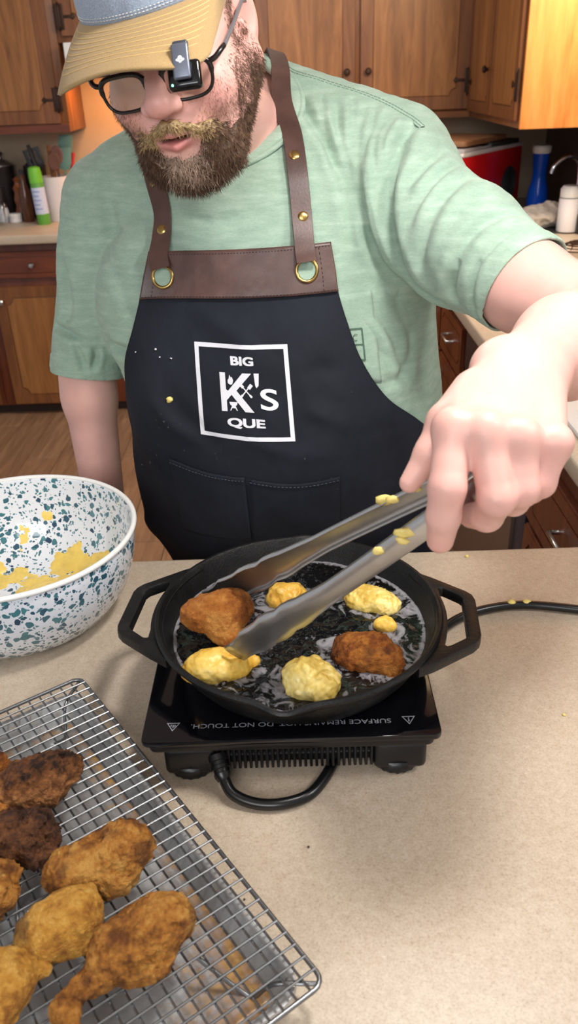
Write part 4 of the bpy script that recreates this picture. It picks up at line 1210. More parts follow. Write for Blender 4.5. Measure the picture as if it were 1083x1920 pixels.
bc = beard_col(BV, len(BV)) * 0.75
# thin stubble on the cheeks above the beard line
ck_i = np.where((beard_m > 0.02) & (L[:, 1] < 0.0) & (La[:, 0] > 0.028) & (L[:, 2] > -0.085))[0]
ck_i = ck_i[RNG.integers(0, len(ck_i), 5000)]
sp_ = L[ck_i]; sn = BODY_N[ck_i] @ HR
fl2 = np.tile(np.array((0, -0.2, -1.0)), (len(sp_), 1))
SV2, SF2, SC2 = strands(sp_, sn, RNG.uniform(0.002, 0.0065, len(sp_)), fl2, beard_col(sp_, len(sp_)) * 1.3, 0.00014, lay=0.75)
# denser growth along the jaw and up the sideburn
jm = np.clip((La[:, 0] - 0.046) / 0.014, 0, 1) * np.clip((-0.034 - L[:, 2] + 2.2 * np.clip(La[:, 0] - 0.062, 0, 1)) / 0.014, 0, 1) * (L[:, 2] > -0.10) * (L[:, 1] < 0.004) * (L[:, 1] > -0.065)
sb = np.clip((La[:, 0] - 0.061) / 0.006, 0, 1) * (L[:, 1] < -0.004) * (L[:, 1] > -0.030) * (L[:, 2] < 0.03) * (L[:, 2] > -0.06) * inhead
prob = (jm * inhead + 0.6 * sb); prob = prob / prob.sum()
ji = RNG.choice(len(L), 7500, p=prob)
jv = L[ji] + RNG.normal(0, 0.0008, (len(ji), 3)); jn = BODY_N[ji] @ HR
SV3, SF3, SC3 = strands(jv, jn, RNG.uniform(0.004, 0.010, len(ji)) * np.where(L[ji, 2] > -0.03, 0.55, 1.0), np.tile(np.array((0, -0.25, -1.0)), (len(ji), 1)), beard_col(jv, len(jv)) * 1.05, 0.00022, lay=0.72)
SF2 = np.vstack([SF2, SF3 + len(SV2)]); SV2 = np.vstack([SV2, SV3]); SC2 = np.vstack([SC2, SC3])
allV = np.vstack([BV, HV, SV2]); allF = np.vstack([BF, HF + len(BV), SF2 + len(BV) + len(HV)]); allC = np.vstack([bc, HC, SC2])
M_HAIR = attr_col('facial_hair', 0.5, **{'Specular__IOR__Level': 0.3})
np_mesh('beard', HT + allV @ HR.T, allF, M_HAIR, person, True, allC)
# eyebrows and cropped side hair
m = (np.abs(La[:, 2] - 0.017 + 0.12 * np.clip(La[:, 0] - 0.035, 0, 1)) < 0.0045) & (La[:, 0] > 0.013) & (La[:, 0] < 0.055) & (L[:, 1] < -0.06)
i_ = np.where(m)[0]; i_ = i_[RNG.integers(0, len(i_), 900)]
fl = np.stack([np.sign(L[i_, 0]), 0 * i_, 0.2 + 0 * i_], 1)
v_, f_, c_ = strands(L[i_], BODY_N[i_] @ HR, RNG.uniform(0.004, 0.008, len(i_)), fl, np.array(srgb(128, 98, 72)[:3]) * RNG.uniform(0.6, 1.3, (len(i_), 1)), 0.0002, lay=0.75)
np_mesh('eyebrows', HT + v_ @ HR.T, f_, M_HAIR, person, True, c_)
i_ = np.where(hair_m > 0.4)[0]; i_ = i_[RNG.integers(0, len(i_), 7000)]
fl = np.tile(np.array((0, 0.5, -0.9)), (len(i_), 1))
v_, f_, c_ = strands(L[i_], BODY_N[i_] @ HR, RNG.uniform(0.003, 0.007, len(i_)), fl, np.array(srgb(96, 72, 54)[:3]) * RNG.uniform(0.6, 1.3, (len(i_), 1)), 0.0002, lay=0.8)
np_mesh('hair', HT + v_ @ HR.T, f_, M_HAIR, person, True, c_)

# ------------------------------------------------------------------ cap
def fabric(name, c1, c2, scale=900, bump=0.25, rough=0.85):
    t = NT(name)
    v = t.coords()
    n = t.noise(v, scale, 2, 0.7); n2 = t.noise(v, 14, 3, 0.5)
    c = t.ramp(n, [(0.35, c1), (0.65, c2)])
    c = t.mix(0.10, c, t.ramp(n2, [(0.3, c1), (0.7, c2)]))
    t.base(c); t.bump(n, bump, 0.001)
    return t.set(Roughness=rough, **{'Sheen__Weight': 0.15})
M_CROWN = fabric('grey_blue_twill', srgb(122, 136, 156), srgb(164, 176, 192))
M_THREAD = plain('pale_thread', srgb(214, 216, 214), 0.8)
cap = person
RCAP = rotm(-3)
def cap_rot(p): return RCAP @ (np.asarray(p, np.float32) - np.array((0, 0.012, 0), np.float32)) + np.array((0, 0.012, 0), np.float32)
def cap_pt(phi, z):
    """phi from the front (-y), z height above rim 0..1 -> local point on the crown"""
    e = math.sqrt(max(0.0, 1 - z * z))
    return np.array((0.0885 * math.sin(phi) * e, 0.012 - 0.1125 * math.cos(phi) * e, 0.036 + 0.012 * math.cos(phi) * (1 - z) + 0.098 * z))
ph = np.linspace(-math.pi, math.pi, 96, endpoint=False); zz = np.concatenate([np.linspace(0, 0.92, 20), [0.96, 0.985, 0.999]])
CV = np.array([[cap_pt(a, z) for a in ph] for z in zz])
for k in range(6):                                        # panel seams are slight creases
    s_ = np.exp(-((np.angle(np.exp(1j * (ph - k * math.pi / 3)))) / 0.03) ** 2)
    CV -= (s_[None, :, None] * 0.0012) * (CV - np.array((0, 0.012, 0.03))) / 0.1
i, j = np.meshgrid(np.arange(len(zz) - 1), np.arange(96), indexing='ij')
CF = np.stack([i * 96 + j, i * 96 + (j + 1) % 96, (i + 1) * 96 + (j + 1) % 96, (i + 1) * 96 + j], -1).reshape(-1, 4)
CV = (CV.reshape(-1, 3) - (0, 0.012, 0)) @ RCAP.T + (0, 0.012, 0)
cap = np_mesh('cap', HT + CV.reshape(-1, 3) @ HR.T, CF, M_CROWN, person, True); solidify(cap, 0.002, 1)
cap['label'] = 'grey-blue cap with tan curved brim'
def brim_pt(u, v):
    ph_ = u * rad(66)
    b = cap_pt(ph_, 0.0)
    f_x = 0.089 * math.sin(u * rad(74)) ; f_y = -0.112 - 0.064 * (max(0.0, 1 - abs(u) ** 2.6)) ** 0.62
    e = np.array((f_x, max(f_y, -0.2), 0))
    if abs(u) > 0.999: e = np.array((b[0] * 1.04, b[1] - 0.004, 0))
    e[1] = min(e[1], b[1] - 0.001)
    p = b * (1 - v) + e * v
    fwd = b[1] - p[1]
    p[2] = b[2] - 0.22 * fwd - 1.7 * (p[0] ** 2 - b[0] ** 2 * (1 - v)) * (0.35 + 0.65 * v) * v
    return p
nu, nvv = 61, 24
BRM = np.array([[cap_rot(brim_pt(u, v)) for v in np.linspace(-0.02, 1, nvv)] for u in np.linspace(-1, 1, nu)])
i, j = np.meshgrid(np.arange(nu - 1), np.arange(nvv - 1), indexing='ij')
BRF = np.stack([i * nvv + j, i * nvv + j + 1, (i + 1) * nvv + j + 1, (i + 1) * nvv + j], -1).reshape(-1, 4)
M_BRIM = fabric('tan_canvas', srgb(152, 124, 82), srgb(176, 146, 98), 1100)
brim = np_mesh('brim', HT + BRM.reshape(-1, 3) @ HR.T, BRF, M_BRIM, cap, True); solidify(brim, 0.0032, 0)
parts = []
for v in np.linspace(0.16, 0.78, 8):
    pl_ = np.array([cap_rot(brim_pt(u, v) + np.array((0, -0.0003, 0.0018))) for u in np.linspace(-0.93, 0.93, 70)])
    parts.append(tube_arrays(HT + pl_ @ HR.T, 0.00035, 4))
V_, F_ = join_arrays(parts); np_mesh('brim_stitching', V_, F_, plain('tan_thread', srgb(222, 190, 124), 0.8), cap)
parts = []
for z in (0.055, 0.085):
    for k in range(-26, 27):
        a0, a1 = k * 0.045, k * 0.045 + 0.030
        q_ = np.array([cap_rot(cap_pt(a, z) * np.array((1.018, 1.018, 1)) + np.array((0, -0.0012, 0))) for a in (a0, (a0 + a1) / 2, a1)])
        parts.append(tube_arrays(HT + q_ @ HR.T, 0.0004, 4))
V_, F_ = join_arrays(parts); np_mesh('crown_stitching', V_, F_, M_THREAD, cap)
lathe('button', [(0, 0.003), (0.005, 0.002), (0.007, 0), (0, -0.001)], M_CROWN, cap, head_pt((0, 0.012, 0.137)), 16, HR @ np.array((0, 0, 1), np.float32))

# ------------------------------------------------------------------ glasses
M_FRAME = plain('brown_black_acetate', srgb(34, 28, 28), 0.25)
M_TEMPLE = plain('brushed_temple', srgb(140, 142, 150), 0.35, 0.6)
lens_m = NT('spectacle_lens')
lw = lens_m.n('ShaderNodeBsdfTransparent'); gl = lens_m.n('ShaderNodeBsdfGlossy', Roughness=0.02); ms = lens_m.n('ShaderNodeMixShader', Fac=0.24)
lw.inputs[0].default_value = (0.93, 0.90, 0.86, 1); gl.inputs[0].default_value = (0.95, 0.90, 0.82, 1)
lens_m.l(lw.outputs[0], ms.inputs[1]); lens_m.l(gl.outputs[0], ms.inputs[2]); lens_m.l(ms.outputs[0], lens_m.N['Material Output'].inputs[0])
gls = thing('glasses', '', '', (0, 0, 0))
gls.location = Vector(head_pt((0, -0.10, -0.01))); adopt(gls, person)
gls.parent = person; gls.matrix_parent_inverse = Matrix.Identity(4)
GR = HR @ rotm(0, 8, 0)
def gl_pt(x, y, z):  # glasses plane: x across, z up, y out of the face plane
    return HT + HR @ (np.array((0, -0.103, -0.004), np.float32) + rotm(0, -7, 0) @ np.array((x, y + 1.6 * x * x, z), np.float32))
def lens_outline(s, k=0.0):
    pts = []
    for a in np.linspace(0, 2 * math.pi, 56, endpoint=False):
        c, sn_ = math.cos(a), math.sin(a)
        ex = 0.0262 - k; ez = 0.0180 - k
        x = ex * np.sign(c) * abs(c) ** 0.62; z = ez * np.sign(sn_) * abs(sn_) ** 0.70
        x *= 1.0 + 0.10 * (z / ez)
        pts.append((s * (0.0365 + x), 0.0, z - 0.0130))
    return pts
for s in (1, -1):
    ol = np.array([gl_pt(*p) for p in lens_outline(s)])
    r_ = np.array([0.0029 if math.sin(a) > 0.1 else 0.0019 for a in np.linspace(0, 2 * math.pi, 56, endpoint=False)])
    V_, F_ = tube_arrays(ol, r_, 8, True)
    np_mesh('rim', V_, F_, M_FRAME, gls)
    il = [gl_pt(*p) for p in lens_outline(s, 0.0008)]
    cen_ = gl_pt(s * 0.0365, -0.0006, -0.013)
    np_mesh('lens', np.vstack([il, [cen_]]), [[k, (k + 1) % 56, 56] for k in range(56)], lens_m.m, gls)
    tube('end_piece', [gl_pt(s * 0.0625, 0, -0.002), gl_pt(s * 0.070, 0.001, 0.000), HT + HR @ np.array((s * 0.0755, -0.087, -0.002), np.float32), HT + HR @ np.array((s * 0.077, -0.078, -0.002), np.float32)], 0.0028, M_FRAME, gls, 12)
    tube('temple', [HT + HR @ np.array(p, np.float32) for p in ((s * 0.0775, -0.079, -0.002), (s * 0.0805, -0.040, 0.002), (s * 0.082, 0.000, 0.006), (s * 0.083, 0.014, 0.006), (s * 0.084, 0.030, -0.010), (s * 0.083, 0.038, -0.026))], [0.0022, 0.0022, 0.0020, 0.0018], M_TEMPLE, gls, 30)
tube('bridge', [gl_pt(-0.0115, 0, -0.006), gl_pt(-0.006, -0.002, -0.001), gl_pt(0.006, -0.002, -0.001), gl_pt(0.0115, 0, -0.006)], 0.0022, M_FRAME, gls, 14)

# ------------------------------------------------------------------ clip-on microphone on the brim
mic = thing('clip_on_microphone', 'small black wireless microphone with grey clip on the brim edge of the cap', 'microphone', tuple(head_pt(cap_rot(brim_pt(0.67, 0.97)))))
mo = cap_rot(brim_pt(0.67, 0.97))
def MM(off): 
    M3 = HR @ rotm(12, -42, 8)
    o_ = HT + HR @ (mo + np.array(off, np.float32))
    M4 = Matrix(M3.tolist()).to_4x4(); M4.translation = Vector(o_); return M4
# local x across, local z up the clip, local -y outwards
def mbox(name, lo, hi, mat, off, bev):
    bm = bmesh.new(); bmesh.ops.create_cube(bm, size=1.0)
    for v in bm.verts: v.co = Vector([lo[k] + (v.co[k] + 0.5) * (hi[k] - lo[k]) for k in range(3)])
    bmesh.ops.bevel(bm, geom=list(bm.edges), offset=bev, segments=3, profile=0.5, affect='EDGES')
    bmesh.ops.transform(bm, matrix=MM(off), verts=bm.verts)
    return autosmooth(bm_obj(name, bm, mat, mic), 40)
mbox('body', (-0.0165, 0.001, -0.018), (0.0165, 0.012, 0.008), plain('gloss_black', srgb(10, 10, 13), 0.12), (0, 0, -0.002), 0.004)
mbox('clip', (-0.0085, -0.007, -0.012), (0.0085, -0.0015, 0.020), plain('grey_clip', srgb(108, 114, 128), 0.35, 0.5), (0, 0, -0.002), 0.0022)
mbox('clip_hinge', (-0.0075, -0.003, 0.016), (0.0075, 0.004, 0.024), plain('dark_clip', srgb(70, 72, 80), 0.4, 0.3), (0, 0, -0.002), 0.002)
led = NT('status_light'); led.base((0.1, 0.9, 0.3, 1)); led.set(**{'Emission__Color': (0.2, 1.0, 0.45, 1), 'Emission__Strength': 4.0})
mbox('status_light', (-0.0128, -0.0002, -0.0152), (-0.0108, 0.0016, -0.0132), led.m, (0, 0, -0.002), 0.0006)
emb = []
for cx_, cz_, w_, h_ in ((0, 0.0062, 0.0022, 0.0022), (-0.0021, 0.0046, 0.0022, 0.0014), (0.0021, 0.0046, 0.0022, 0.0014), (0, 0.0032, 0.0017, 0.0014)):
    emb.append([(cx_ + w_ * math.cos(a), cz_ + h_ * math.sin(a)) for a in np.linspace(0, 2 * math.pi, 14, endpoint=False)])
for k, lp in enumerate(emb):
    prism('emblem_lobe', [lp], 0.0003, plain('emblem_white', srgb(226, 228, 232), 0.5) if k == 0 else bpy.data.materials['emblem_white'], mic, MM((0, 0, -0.002)) @ Matrix(((1, 0, 0, 0), (0, 0, -1, -0.0069), (0, 1, 0, 0), (0, 0, 0, 1))))

# ------------------------------------------------------------------ t-shirt
def shirt_f(P):
    P = P.astype(np.float32)
    d = torso(P)
    d = smin(d, el(P, (0.0, 1.25, 0.90), (0.215, 0.175, 0.20)), 0.06)
    d = smin(d, el(P, (-0.205, 1.205, 1.245), (0.080, 0.080, 0.115)), 0.03)      # cloth bulging over the hanging arm
    d = smin(d, el(P, (-0.180, 1.170, 1.13), (0.062, 0.085, 0.10)), 0.04)
    cu = CUF_R + (CUF_R - SH_R) * 0.10
    d = boxed(P, d, lambda Q: smin(rc(Q, SH_R + (0, 0, -0.003), SH_R * 0.45 + CUF_R * 0.55, 0.086, 0.074), rc(Q, SH_R * 0.45 + CUF_R * 0.55, cu, 0.072, 0.0605), 0.02), *bbox_of([SH_R, CUF_R], 0.16), 0.035)
    cl = CUF_L + (CUF_L - SH_L) * 0.10
    d = boxed(P, d, lambda Q: rc(Q, SH_L, cl, 0.074, 0.0535), *bbox_of([SH_L, CUF_L], 0.16), 0.007)
    return d
def to_surface(p, off=0.0, f=shirt_f, it=6):
    p = np.atleast_2d(np.asarray(p, np.float32)).copy()
    e = 0.002
    for _ in range(it):
        d0 = f(p)
        G = np.stack([(f(p + np.eye(3, dtype=np.float32)[k] * e) - d0) / e for k in range(3)], 1)
        p = p - ((d0 - off) / np.maximum((G * G).sum(1), 0.3))[:, None] * G
    return p
SV_, SF_ = surface(shirt_f, (-0.44, 0.90, 0.74), (0.42, 1.50, 1.66), 0.0032, newton=2)
SN_ = normals_of(SV_, SF_)
disp = np.zeros(len(SV_), np.float32)
def near_line(V, pts):
    pts = np.asarray(pts, np.float32); best = np.full(len(V), 9.0, np.float32); tt = np.zeros(len(V), np.float32)
    m = len(pts) - 1
    for k in range(m):
        a, b = pts[k], pts[k + 1]; ab = b - a
        h = np.clip(((V - a) @ ab) / (ab @ ab + 1e-9), 0, 1)
        d = np.linalg.norm(V - a - h[:, None] * ab, axis=1)
        u = d < best
        best[u] = d[u]; tt[u] = (k + h[u]) / m
    return best, tt
def fold(pts, amp, width, taper=True):
    """valley (amp < 0) or ridge (amp > 0) along a polyline laid on the shirt, with soft shoulders"""
    global disp
    p = to_surface(smooth_path(pts, 14))
    d, t = near_line(SV_, p)
    e = np.clip(np.sin(np.clip(t, 0.0, 1.0) * math.pi), 0, 1) ** 0.5 if taper else 1.0
    disp += (1.75 * amp * np.exp(-(d / (0.85 * width)) ** 2) - 0.6 * amp * np.exp(-((d - 1.9 * width) / (1.0 * width)) ** 2)) * e
# fold lines read off the cloth: chest and shoulder of the reaching arm
for pts, a, w in (
    ([(0.0201, 1.2746, 1.5069), (0.0414, 1.2279, 1.4619), (0.0727, 1.1718, 1.3992), (0.0865, 1.1240, 1.3312)], -0.0065, 0.0085),
    ([(0.0688, 1.2708, 1.4987), (0.0747, 1.2030, 1.4360), (0.0949, 1.1615, 1.3795), (0.1120, 1.1239, 1.3304)], -0.0055, 0.008),
    ([(0.1097, 1.2614, 1.4803), (0.0993, 1.2028, 1.4352), (0.1183, 1.1579, 1.3724), (0.1276, 1.1238, 1.3298)], -0.0050, 0.008),
    ([(0.1353, 1.2360, 1.4747), (0.1256, 1.1918, 1.4352), (0.1406, 1.1472, 1.3732)], -0.0035, 0.007),
    ([(0.1711, 1.2168, 1.4595), (0.1498, 1.1775, 1.4291), (0.1412, 1.1328, 1.3885), (0.1501, 1.0894, 1.3288), (0.1658, 1.0670, 1.2869), (0.1885, 1.0413, 1.2597)], -0.0120, 0.0105),
    ([(0.2110, 1.1780, 1.4497), (0.1811, 1.1383, 1.4190), (0.1579, 1.1141, 1.3956)], -0.0035, 0.008),
    ([(0.2313, 1.1101, 1.4076), (0.1955, 1.0669, 1.3703), (0.1722, 1.0521, 1.3222)], -0.0045, 0.010),
    ([(0.2272, 1.0235, 1.3313), (0.2062, 1.0205, 1.3050), (0.1992, 1.0139, 1.2719)], -0.0065, 0.008),
    ([(0.2436, 1.0005, 1.3303), (0.2319, 0.9925, 1.2946), (0.2281, 0.9895, 1.2682)], -0.0045, 0.006),
    ([(0.2703, 1.0350, 1.3728), (0.2342, 1.0261, 1.3569), (0.2114, 1.0211, 1.3272)], -0.0035, 0.008),
    ([(0.0685, 1.1136, 1.2490), (0.1038, 1.0961, 1.2157), (0.1550, 1.0881, 1.1786)], -0.0035, 0.010),
    ([(0.1109, 1.1036, 1.2717), (0.1548, 1.0957, 1.2139), (0.1850, 1.0835, 1.1482)], -0.0040, 0.010),
    ([(0.1248, 1.0778, 1.1602), (0.1709, 1.0941, 1.1683), (0.1966, 1.1053, 1.2096)], -0.0035, 0.009),
    ([(0.0498, 1.2802, 1.4957), (0.0555, 1.2209, 1.4485), (0.0562, 1.1860, 1.4048)], -0.0035, 0.006),
    ([(0.0907, 1.2764, 1.4877), (0.0915, 1.2350, 1.4529), (0.0849, 1.1926, 1.4166)], -0.0030, 0.006),
    ([(0.1230, 1.2606, 1.4786), (0.1161, 1.2222, 1.4497), (0.1161, 1.1783, 1.4103)], -0.0035, 0.006),
    ([(0.1458, 1.2307, 1.4647), (0.1371, 1.1918, 1.4348), (0.1361, 1.1641, 1.4046)], -0.0030, 0.006),
    ([(0.1071, 1.1512, 1.3602), (0.1267, 1.1239, 1.3090), (0.1620, 1.1065, 1.2548)], -0.0050, 0.009),
    ([(0.2231, 1.1479, 1.4358), (0.1869, 1.1039, 1.3972), (0.1687, 1.0848, 1.3620)], -0.0040, 0.008),
    # the hanging arm's side
    ([(-0.2705, 1.3606, 1.4622), (-0.3063, 1.3095, 1.4103), (-0.3231, 1.2719, 1.3409), (-0.3199, 1.2267, 1.2569), (-0.3336, 1.2155, 1.2154)], -0.0050, 0.009),
    ([(-0.3438, 1.2368, 1.2130), (-0.3284, 1.2230, 1.2082), (-0.3062, 1.2062, 1.1975)], -0.0060, 0.006),
    ([(-0.2832, 1.1430, 1.2061), (-0.2584, 1.1295, 1.2016), (-0.2336, 1.1203, 1.2051)], -0.0065, 0.008),
    ([(-0.3243, 1.1965, 1.2010), (-0.3164, 1.1844, 1.1784), (-0.3108, 1.1738, 1.1586)], -0.0045, 0.006),
    ([(-0.2936, 1.1926, 1.1930), (-0.2910, 1.1843, 1.1775), (-0.2997, 1.1738, 1.1582)], -0.0045, 0.005),
    ([(-0.2581, 1.1116, 1.1684), (-0.2428, 1.0955, 1.1593), (-0.2298, 1.0898, 1.1483)], -0.0040, 0.006),
    ([(-0.2515, 1.1879, 1.3311), (-0.2238, 1.1427, 1.2886), (-0.2090, 1.1217, 1.2492)], -0.0030, 0.012),
    ([(-0.2463, 1.2591, 1.4210), (-0.2524, 1.2162, 1.3624), (-0.2477, 1.1773, 1.3112)], -0.0028, 0.012),
    ([(-0.1529, 1.1806, 1.3785), (-0.1005, 1.1524, 1.3672), (-0.0285, 1.1588, 1.3774)], -0.0025, 0.010),
): fold(pts, a, w)
# shoulder seam: raised welt between two stitched grooves
for off_, a, w in ((0, 0.0024, 0.0050), (7, -0.0024, 0.0030), (-7, -0.0024, 0.0030)):
    p = to_surface(smooth_path([(0.0006, 1.3384, 1.5414), (0.0214, 1.3197, 1.5273), (0.0720, 1.2995, 1.5098), (0.1272, 1.2676, 1.4915), (0.1628, 1.2341, 1.4706), (0.1780, 1.2044, 1.4574)], 24) - np.array((0, 0, off_ * 0.0008)))
    d_, t_ = near_line(SV_, p); disp += a * np.exp(-(d_ / w) ** 2)
for off_ in (0,):
    p = to_surface(smooth_path([(-0.2547, 1.4051, 1.4813), (-0.2912, 1.3842, 1.4643), (-0.3206, 1.3602, 1.4417)], 14))
    d_, t_ = near_line(SV_, p); disp += 0.0014 * np.exp(-(d_ / 0.004) ** 2)
q_ = SV_ * np.array((18, 18, 9)); disp += 0.0024 * fbm(q_, 2) + 0.0007 * fbm(SV_ * np.array((60, 60, 34)), 2)
# hem bands near the two cuffs
def hem(c, d):
    global disp
    d = d / np.linalg.norm(d); s = (SV_ - c) @ d
    near = np.linalg.norm(SV_ - c, axis=1) < 0.10
    disp += np.where(near, 0.0012 * (np.abs(s + 0.010) < 0.010) - 0.0010 * np.exp(-((s + 0.0215) / 0.0018) ** 2), 0)
hem(CUF_R, CUF_R - SH_R); hem(CUF_L, CUF_L - SH_L)
disp = np.clip(disp, -0.0125, 0.008)
SVd = SV_ + SN_ * disp[:, None]
lip_ = np.clip((0.934 - SVd[:, 2]) / 0.012, 0, 1)
SVd[:, 1] = np.where(SVd[:, 1] < 1.2, np.maximum(SVd[:, 1], SVd[:, 1] * (1 - lip_) + 1.060 * lip_), SVd[:, 1])
# openings: neck, cuffs, hem
u_n = (NECK_B - NECK_A) / np.linalg.norm(NECK_B - NECK_A)
NAX = np.array((-0.02, -0.42, 0.905)); NAX /= np.linalg.norm(NAX)
NC = np.array((-0.070, 1.275, 1.46))
e1 = np.cross(NAX, (1, 0, 0)); e1 /= np.linalg.norm(e1); e2 = np.cross(NAX, e1)
def neck_curve(r1=0.098, r2=0.084, n=72):
    out = []
    for a in np.linspace(0, 2 * math.pi, n, endpoint=False):
        b = NC + e1 * (r1 * math.cos(a)) + e2 * (r2 * math.sin(a))
        s = np.linspace(0.14, -0.16, 301)
        P = b + NAX * s[:, None]
        d = shirt_f(P); k = np.argmax(d < 0)
        out.append(P[k] if d[k] < 0 else P[np.argmin(d)])
    return np.array(out)
NCV = neck_curve()
for _ in range(3): NCV = (np.roll(NCV, 1, 0) + NCV * 2 + np.roll(NCV, -1, 0)) / 4
rel = SV_ - NC
ell = np.hypot((rel @ e1) / 0.098, (rel @ e2) / 0.084)
kill = (ell < 1.0) & (rel @ NAX > -0.17) & (SV_[:, 2] > 1.33)
me_F = SF_[~kill[SF_].any(1)]
def shirt_mat():
    t = NT('heather_green_jersey')
    v = t.coords((1, 1, 1))
    n = t.noise(t.coords((220, 220, 900)), 1.0, 3, 0.7)
    n2 = t.noise(t.coords((26, 26, 120)), 1.0, 3, 0.6)
    n3 = t.noise(v, 8, 3, 0.5)
    c = t.ramp(n2, [(0.30, srgb(136, 160, 144)), (0.52, srgb(152, 176, 158)), (0.75, srgb(176, 196, 180))])
    c = t.mix(0.30, c, t.ramp(n, [(0.3, srgb(130, 154, 138)), (0.7, srgb(184, 204, 188))]))
    c = t.mix(0.10, c, t.ramp(n3, [(0.3, srgb(120, 150, 128)), (0.7, srgb(160, 190, 166))]))
    t.base(c); t.bump(n, 0.12, 0.001)
    return t.set(Roughness=0.88, **{'Sheen__Weight': 0.2, 'Specular__IOR__Level': 0.2})
M_SHIRT = shirt_mat()
used = np.unique(me_F); re_ = np.full(len(SVd), -1); re_[used] = np.arange(len(used))
shirt = np_mesh('t_shirt', SVd[used], re_[me_F], M_SHIRT, person, True)
bm = bmesh.new(); bm.from_mesh(shirt.data)
def cut(bm, c, nrm, r):
    c = Vector(c); nrm = Vector(nrm).normalized()
    fs = [f for f in bm.faces if (f.calc_center_median() - c).length < r]
    geom = set(fs)
    for f in fs: geom.update(f.verts); geom.update(f.edges)
    bmesh.ops.bisect_plane(bm, geom=list(geom), plane_co=c, plane_no=nrm, clear_outer=True)
cut(bm, CUF_R, CUF_R - SH_R + np.array((0.02, 0.0, -0.02)), 0.125)
cut(bm, CUF_L, (CUF_L - SH_L) * np.array((0.6, 0.6, 1.0)), 0.078)
cut(bm, (0, 1.25, 0.80), (0, 0, -1), 0.6)
loose = [v for v in bm.verts if not v.link_faces]
bmesh.ops.delete(bm, geom=loose, context='VERTS')
bm.to_mesh(shirt.data); bm.free()
solidify(shirt, 0.0026, -1)
shirt['label'] = 'heather green crew-neck t-shirt'
# ribbed collar
CPATH = NCV + NAX * 0.003
parts = []
Tn = np.roll(CPATH, -1, 0) - np.roll(CPATH, 1, 0); Tn /= np.linalg.norm(Tn, axis=1)[:, None]
out_ = CPATH - CPATH.mean(0); out_ -= (out_ * Tn).sum(1)[:, None] * Tn; out_ /= np.linalg.norm(out_, axis=1)[:, None]
gS = np.stack([(shirt_f(CPATH + np.eye(3)[k] * 0.004) - shirt_f(CPATH)) / 0.004 for k in range(3)], 1); gS /= np.linalg.norm(gS, axis=1)[:, None]
tan_ = np.cross(Tn, gS); tan_ *= np.sign((tan_ * out_).sum(1))[:, None]
prof = [(-0.0085, -0.0035), (-0.0090, 0.0025), (-0.006, 0.0052), (0.006, 0.0052), (0.0085, 0.0044), (0.0095, 0.0022), (0.0105, 0.0036), (0.0150, 0.0030), (0.0165, 0.0004), (0.016, -0.002), (0.0, -0.003)]
CVv = np.stack([CPATH + tan_ * a + gS * (b - 0.001) for a, b in prof], 1).reshape(-1, 3)
k_ = len(prof); n_ = len(CPATH)
CFf = [[a * k_ + b, a * k_ + (b + 1) % k_, ((a + 1) % n_) * k_ + (b + 1) % k_, ((a + 1) % n_) * k_ + b] for a in range(n_) for b in range(k_)]
colr = np_mesh('collar', CVv, CFf, M_SHIRT, shirt, True)
bm = bmesh.new(); bm.from_mesh(colr.data); bmesh.ops.recalc_face_normals(bm, faces=bm.faces); bm.to_mesh(colr.data); bm.free()

# shoulder seam: a flat-felled welt with two stitch lines
M_SEAM = plain('seam_thread', srgb(112, 140, 120), 0.85)
def shirt_strip(name, pts, width, h, n=50):
    P = to_surface(smooth_path(pts, n), 0.0)
    d_ = shirt_f(P); T = np.gradient(P, axis=0); T /= np.linalg.norm(T, axis=1)[:, None]
    N = np.stack([(shirt_f(P + np.eye(3)[k] * 0.004) - d_) / 0.004 for k in range(3)], 1); N /= np.linalg.norm(N, axis=1)[:, None]
    W = np.cross(T, N)
    # follow the displaced cloth
    j = np.array([np.argmin(((SVd - p) ** 2).sum(1)) for p in P]); lift = disp[j]
    lift = np.convolve(np.pad(lift, 2, mode='edge'), np.ones(5) / 5, 'valid')
    P = P + N * (lift + 0.0004)[:, None]
    prof = [(-width, -0.001), (-width * 0.8, h), (0, h * 1.3), (width * 0.8, h), (width, -0.001)]
    o = grid_obj(name, np.stack([P + W * a + N * b for a, b in prof], 1), M_SHIRT, shirt)
    parts = []
    for s in (-1, 1):
        Q_ = P + W * (s * width * 0.72) + N * (h + 0.0004)
        for k in range(0, n - 1): parts.append(tube_arrays(np.array([Q_[k], Q_[k] * 0.3 + Q_[k + 1] * 0.7]), 0.00045, 4))
    V_, F_ = join_arrays(parts); np_mesh(name + '_stitching', V_, F_, M_SEAM, shirt)
SEAMS = [[(0.0005, 1.3376, 1.5401), (0.0214, 1.3197, 1.5273), (0.0720, 1.2995, 1.5098), (0.1272, 1.2676, 1.4915), (0.1628, 1.2341, 1.4706), (0.1780, 1.2044, 1.4574)], [(-0.2547, 1.4051, 1.4813), (-0.2912, 1.3842, 1.4643), (-0.3206, 1.3602, 1.4417)],
         [(0.1901, 1.2647, 1.4848), (0.1695, 1.2058, 1.4602), (0.1550, 1.1754, 1.4357), (0.1448, 1.1443, 1.4098), (0.1408, 1.1209, 1.3770)]]

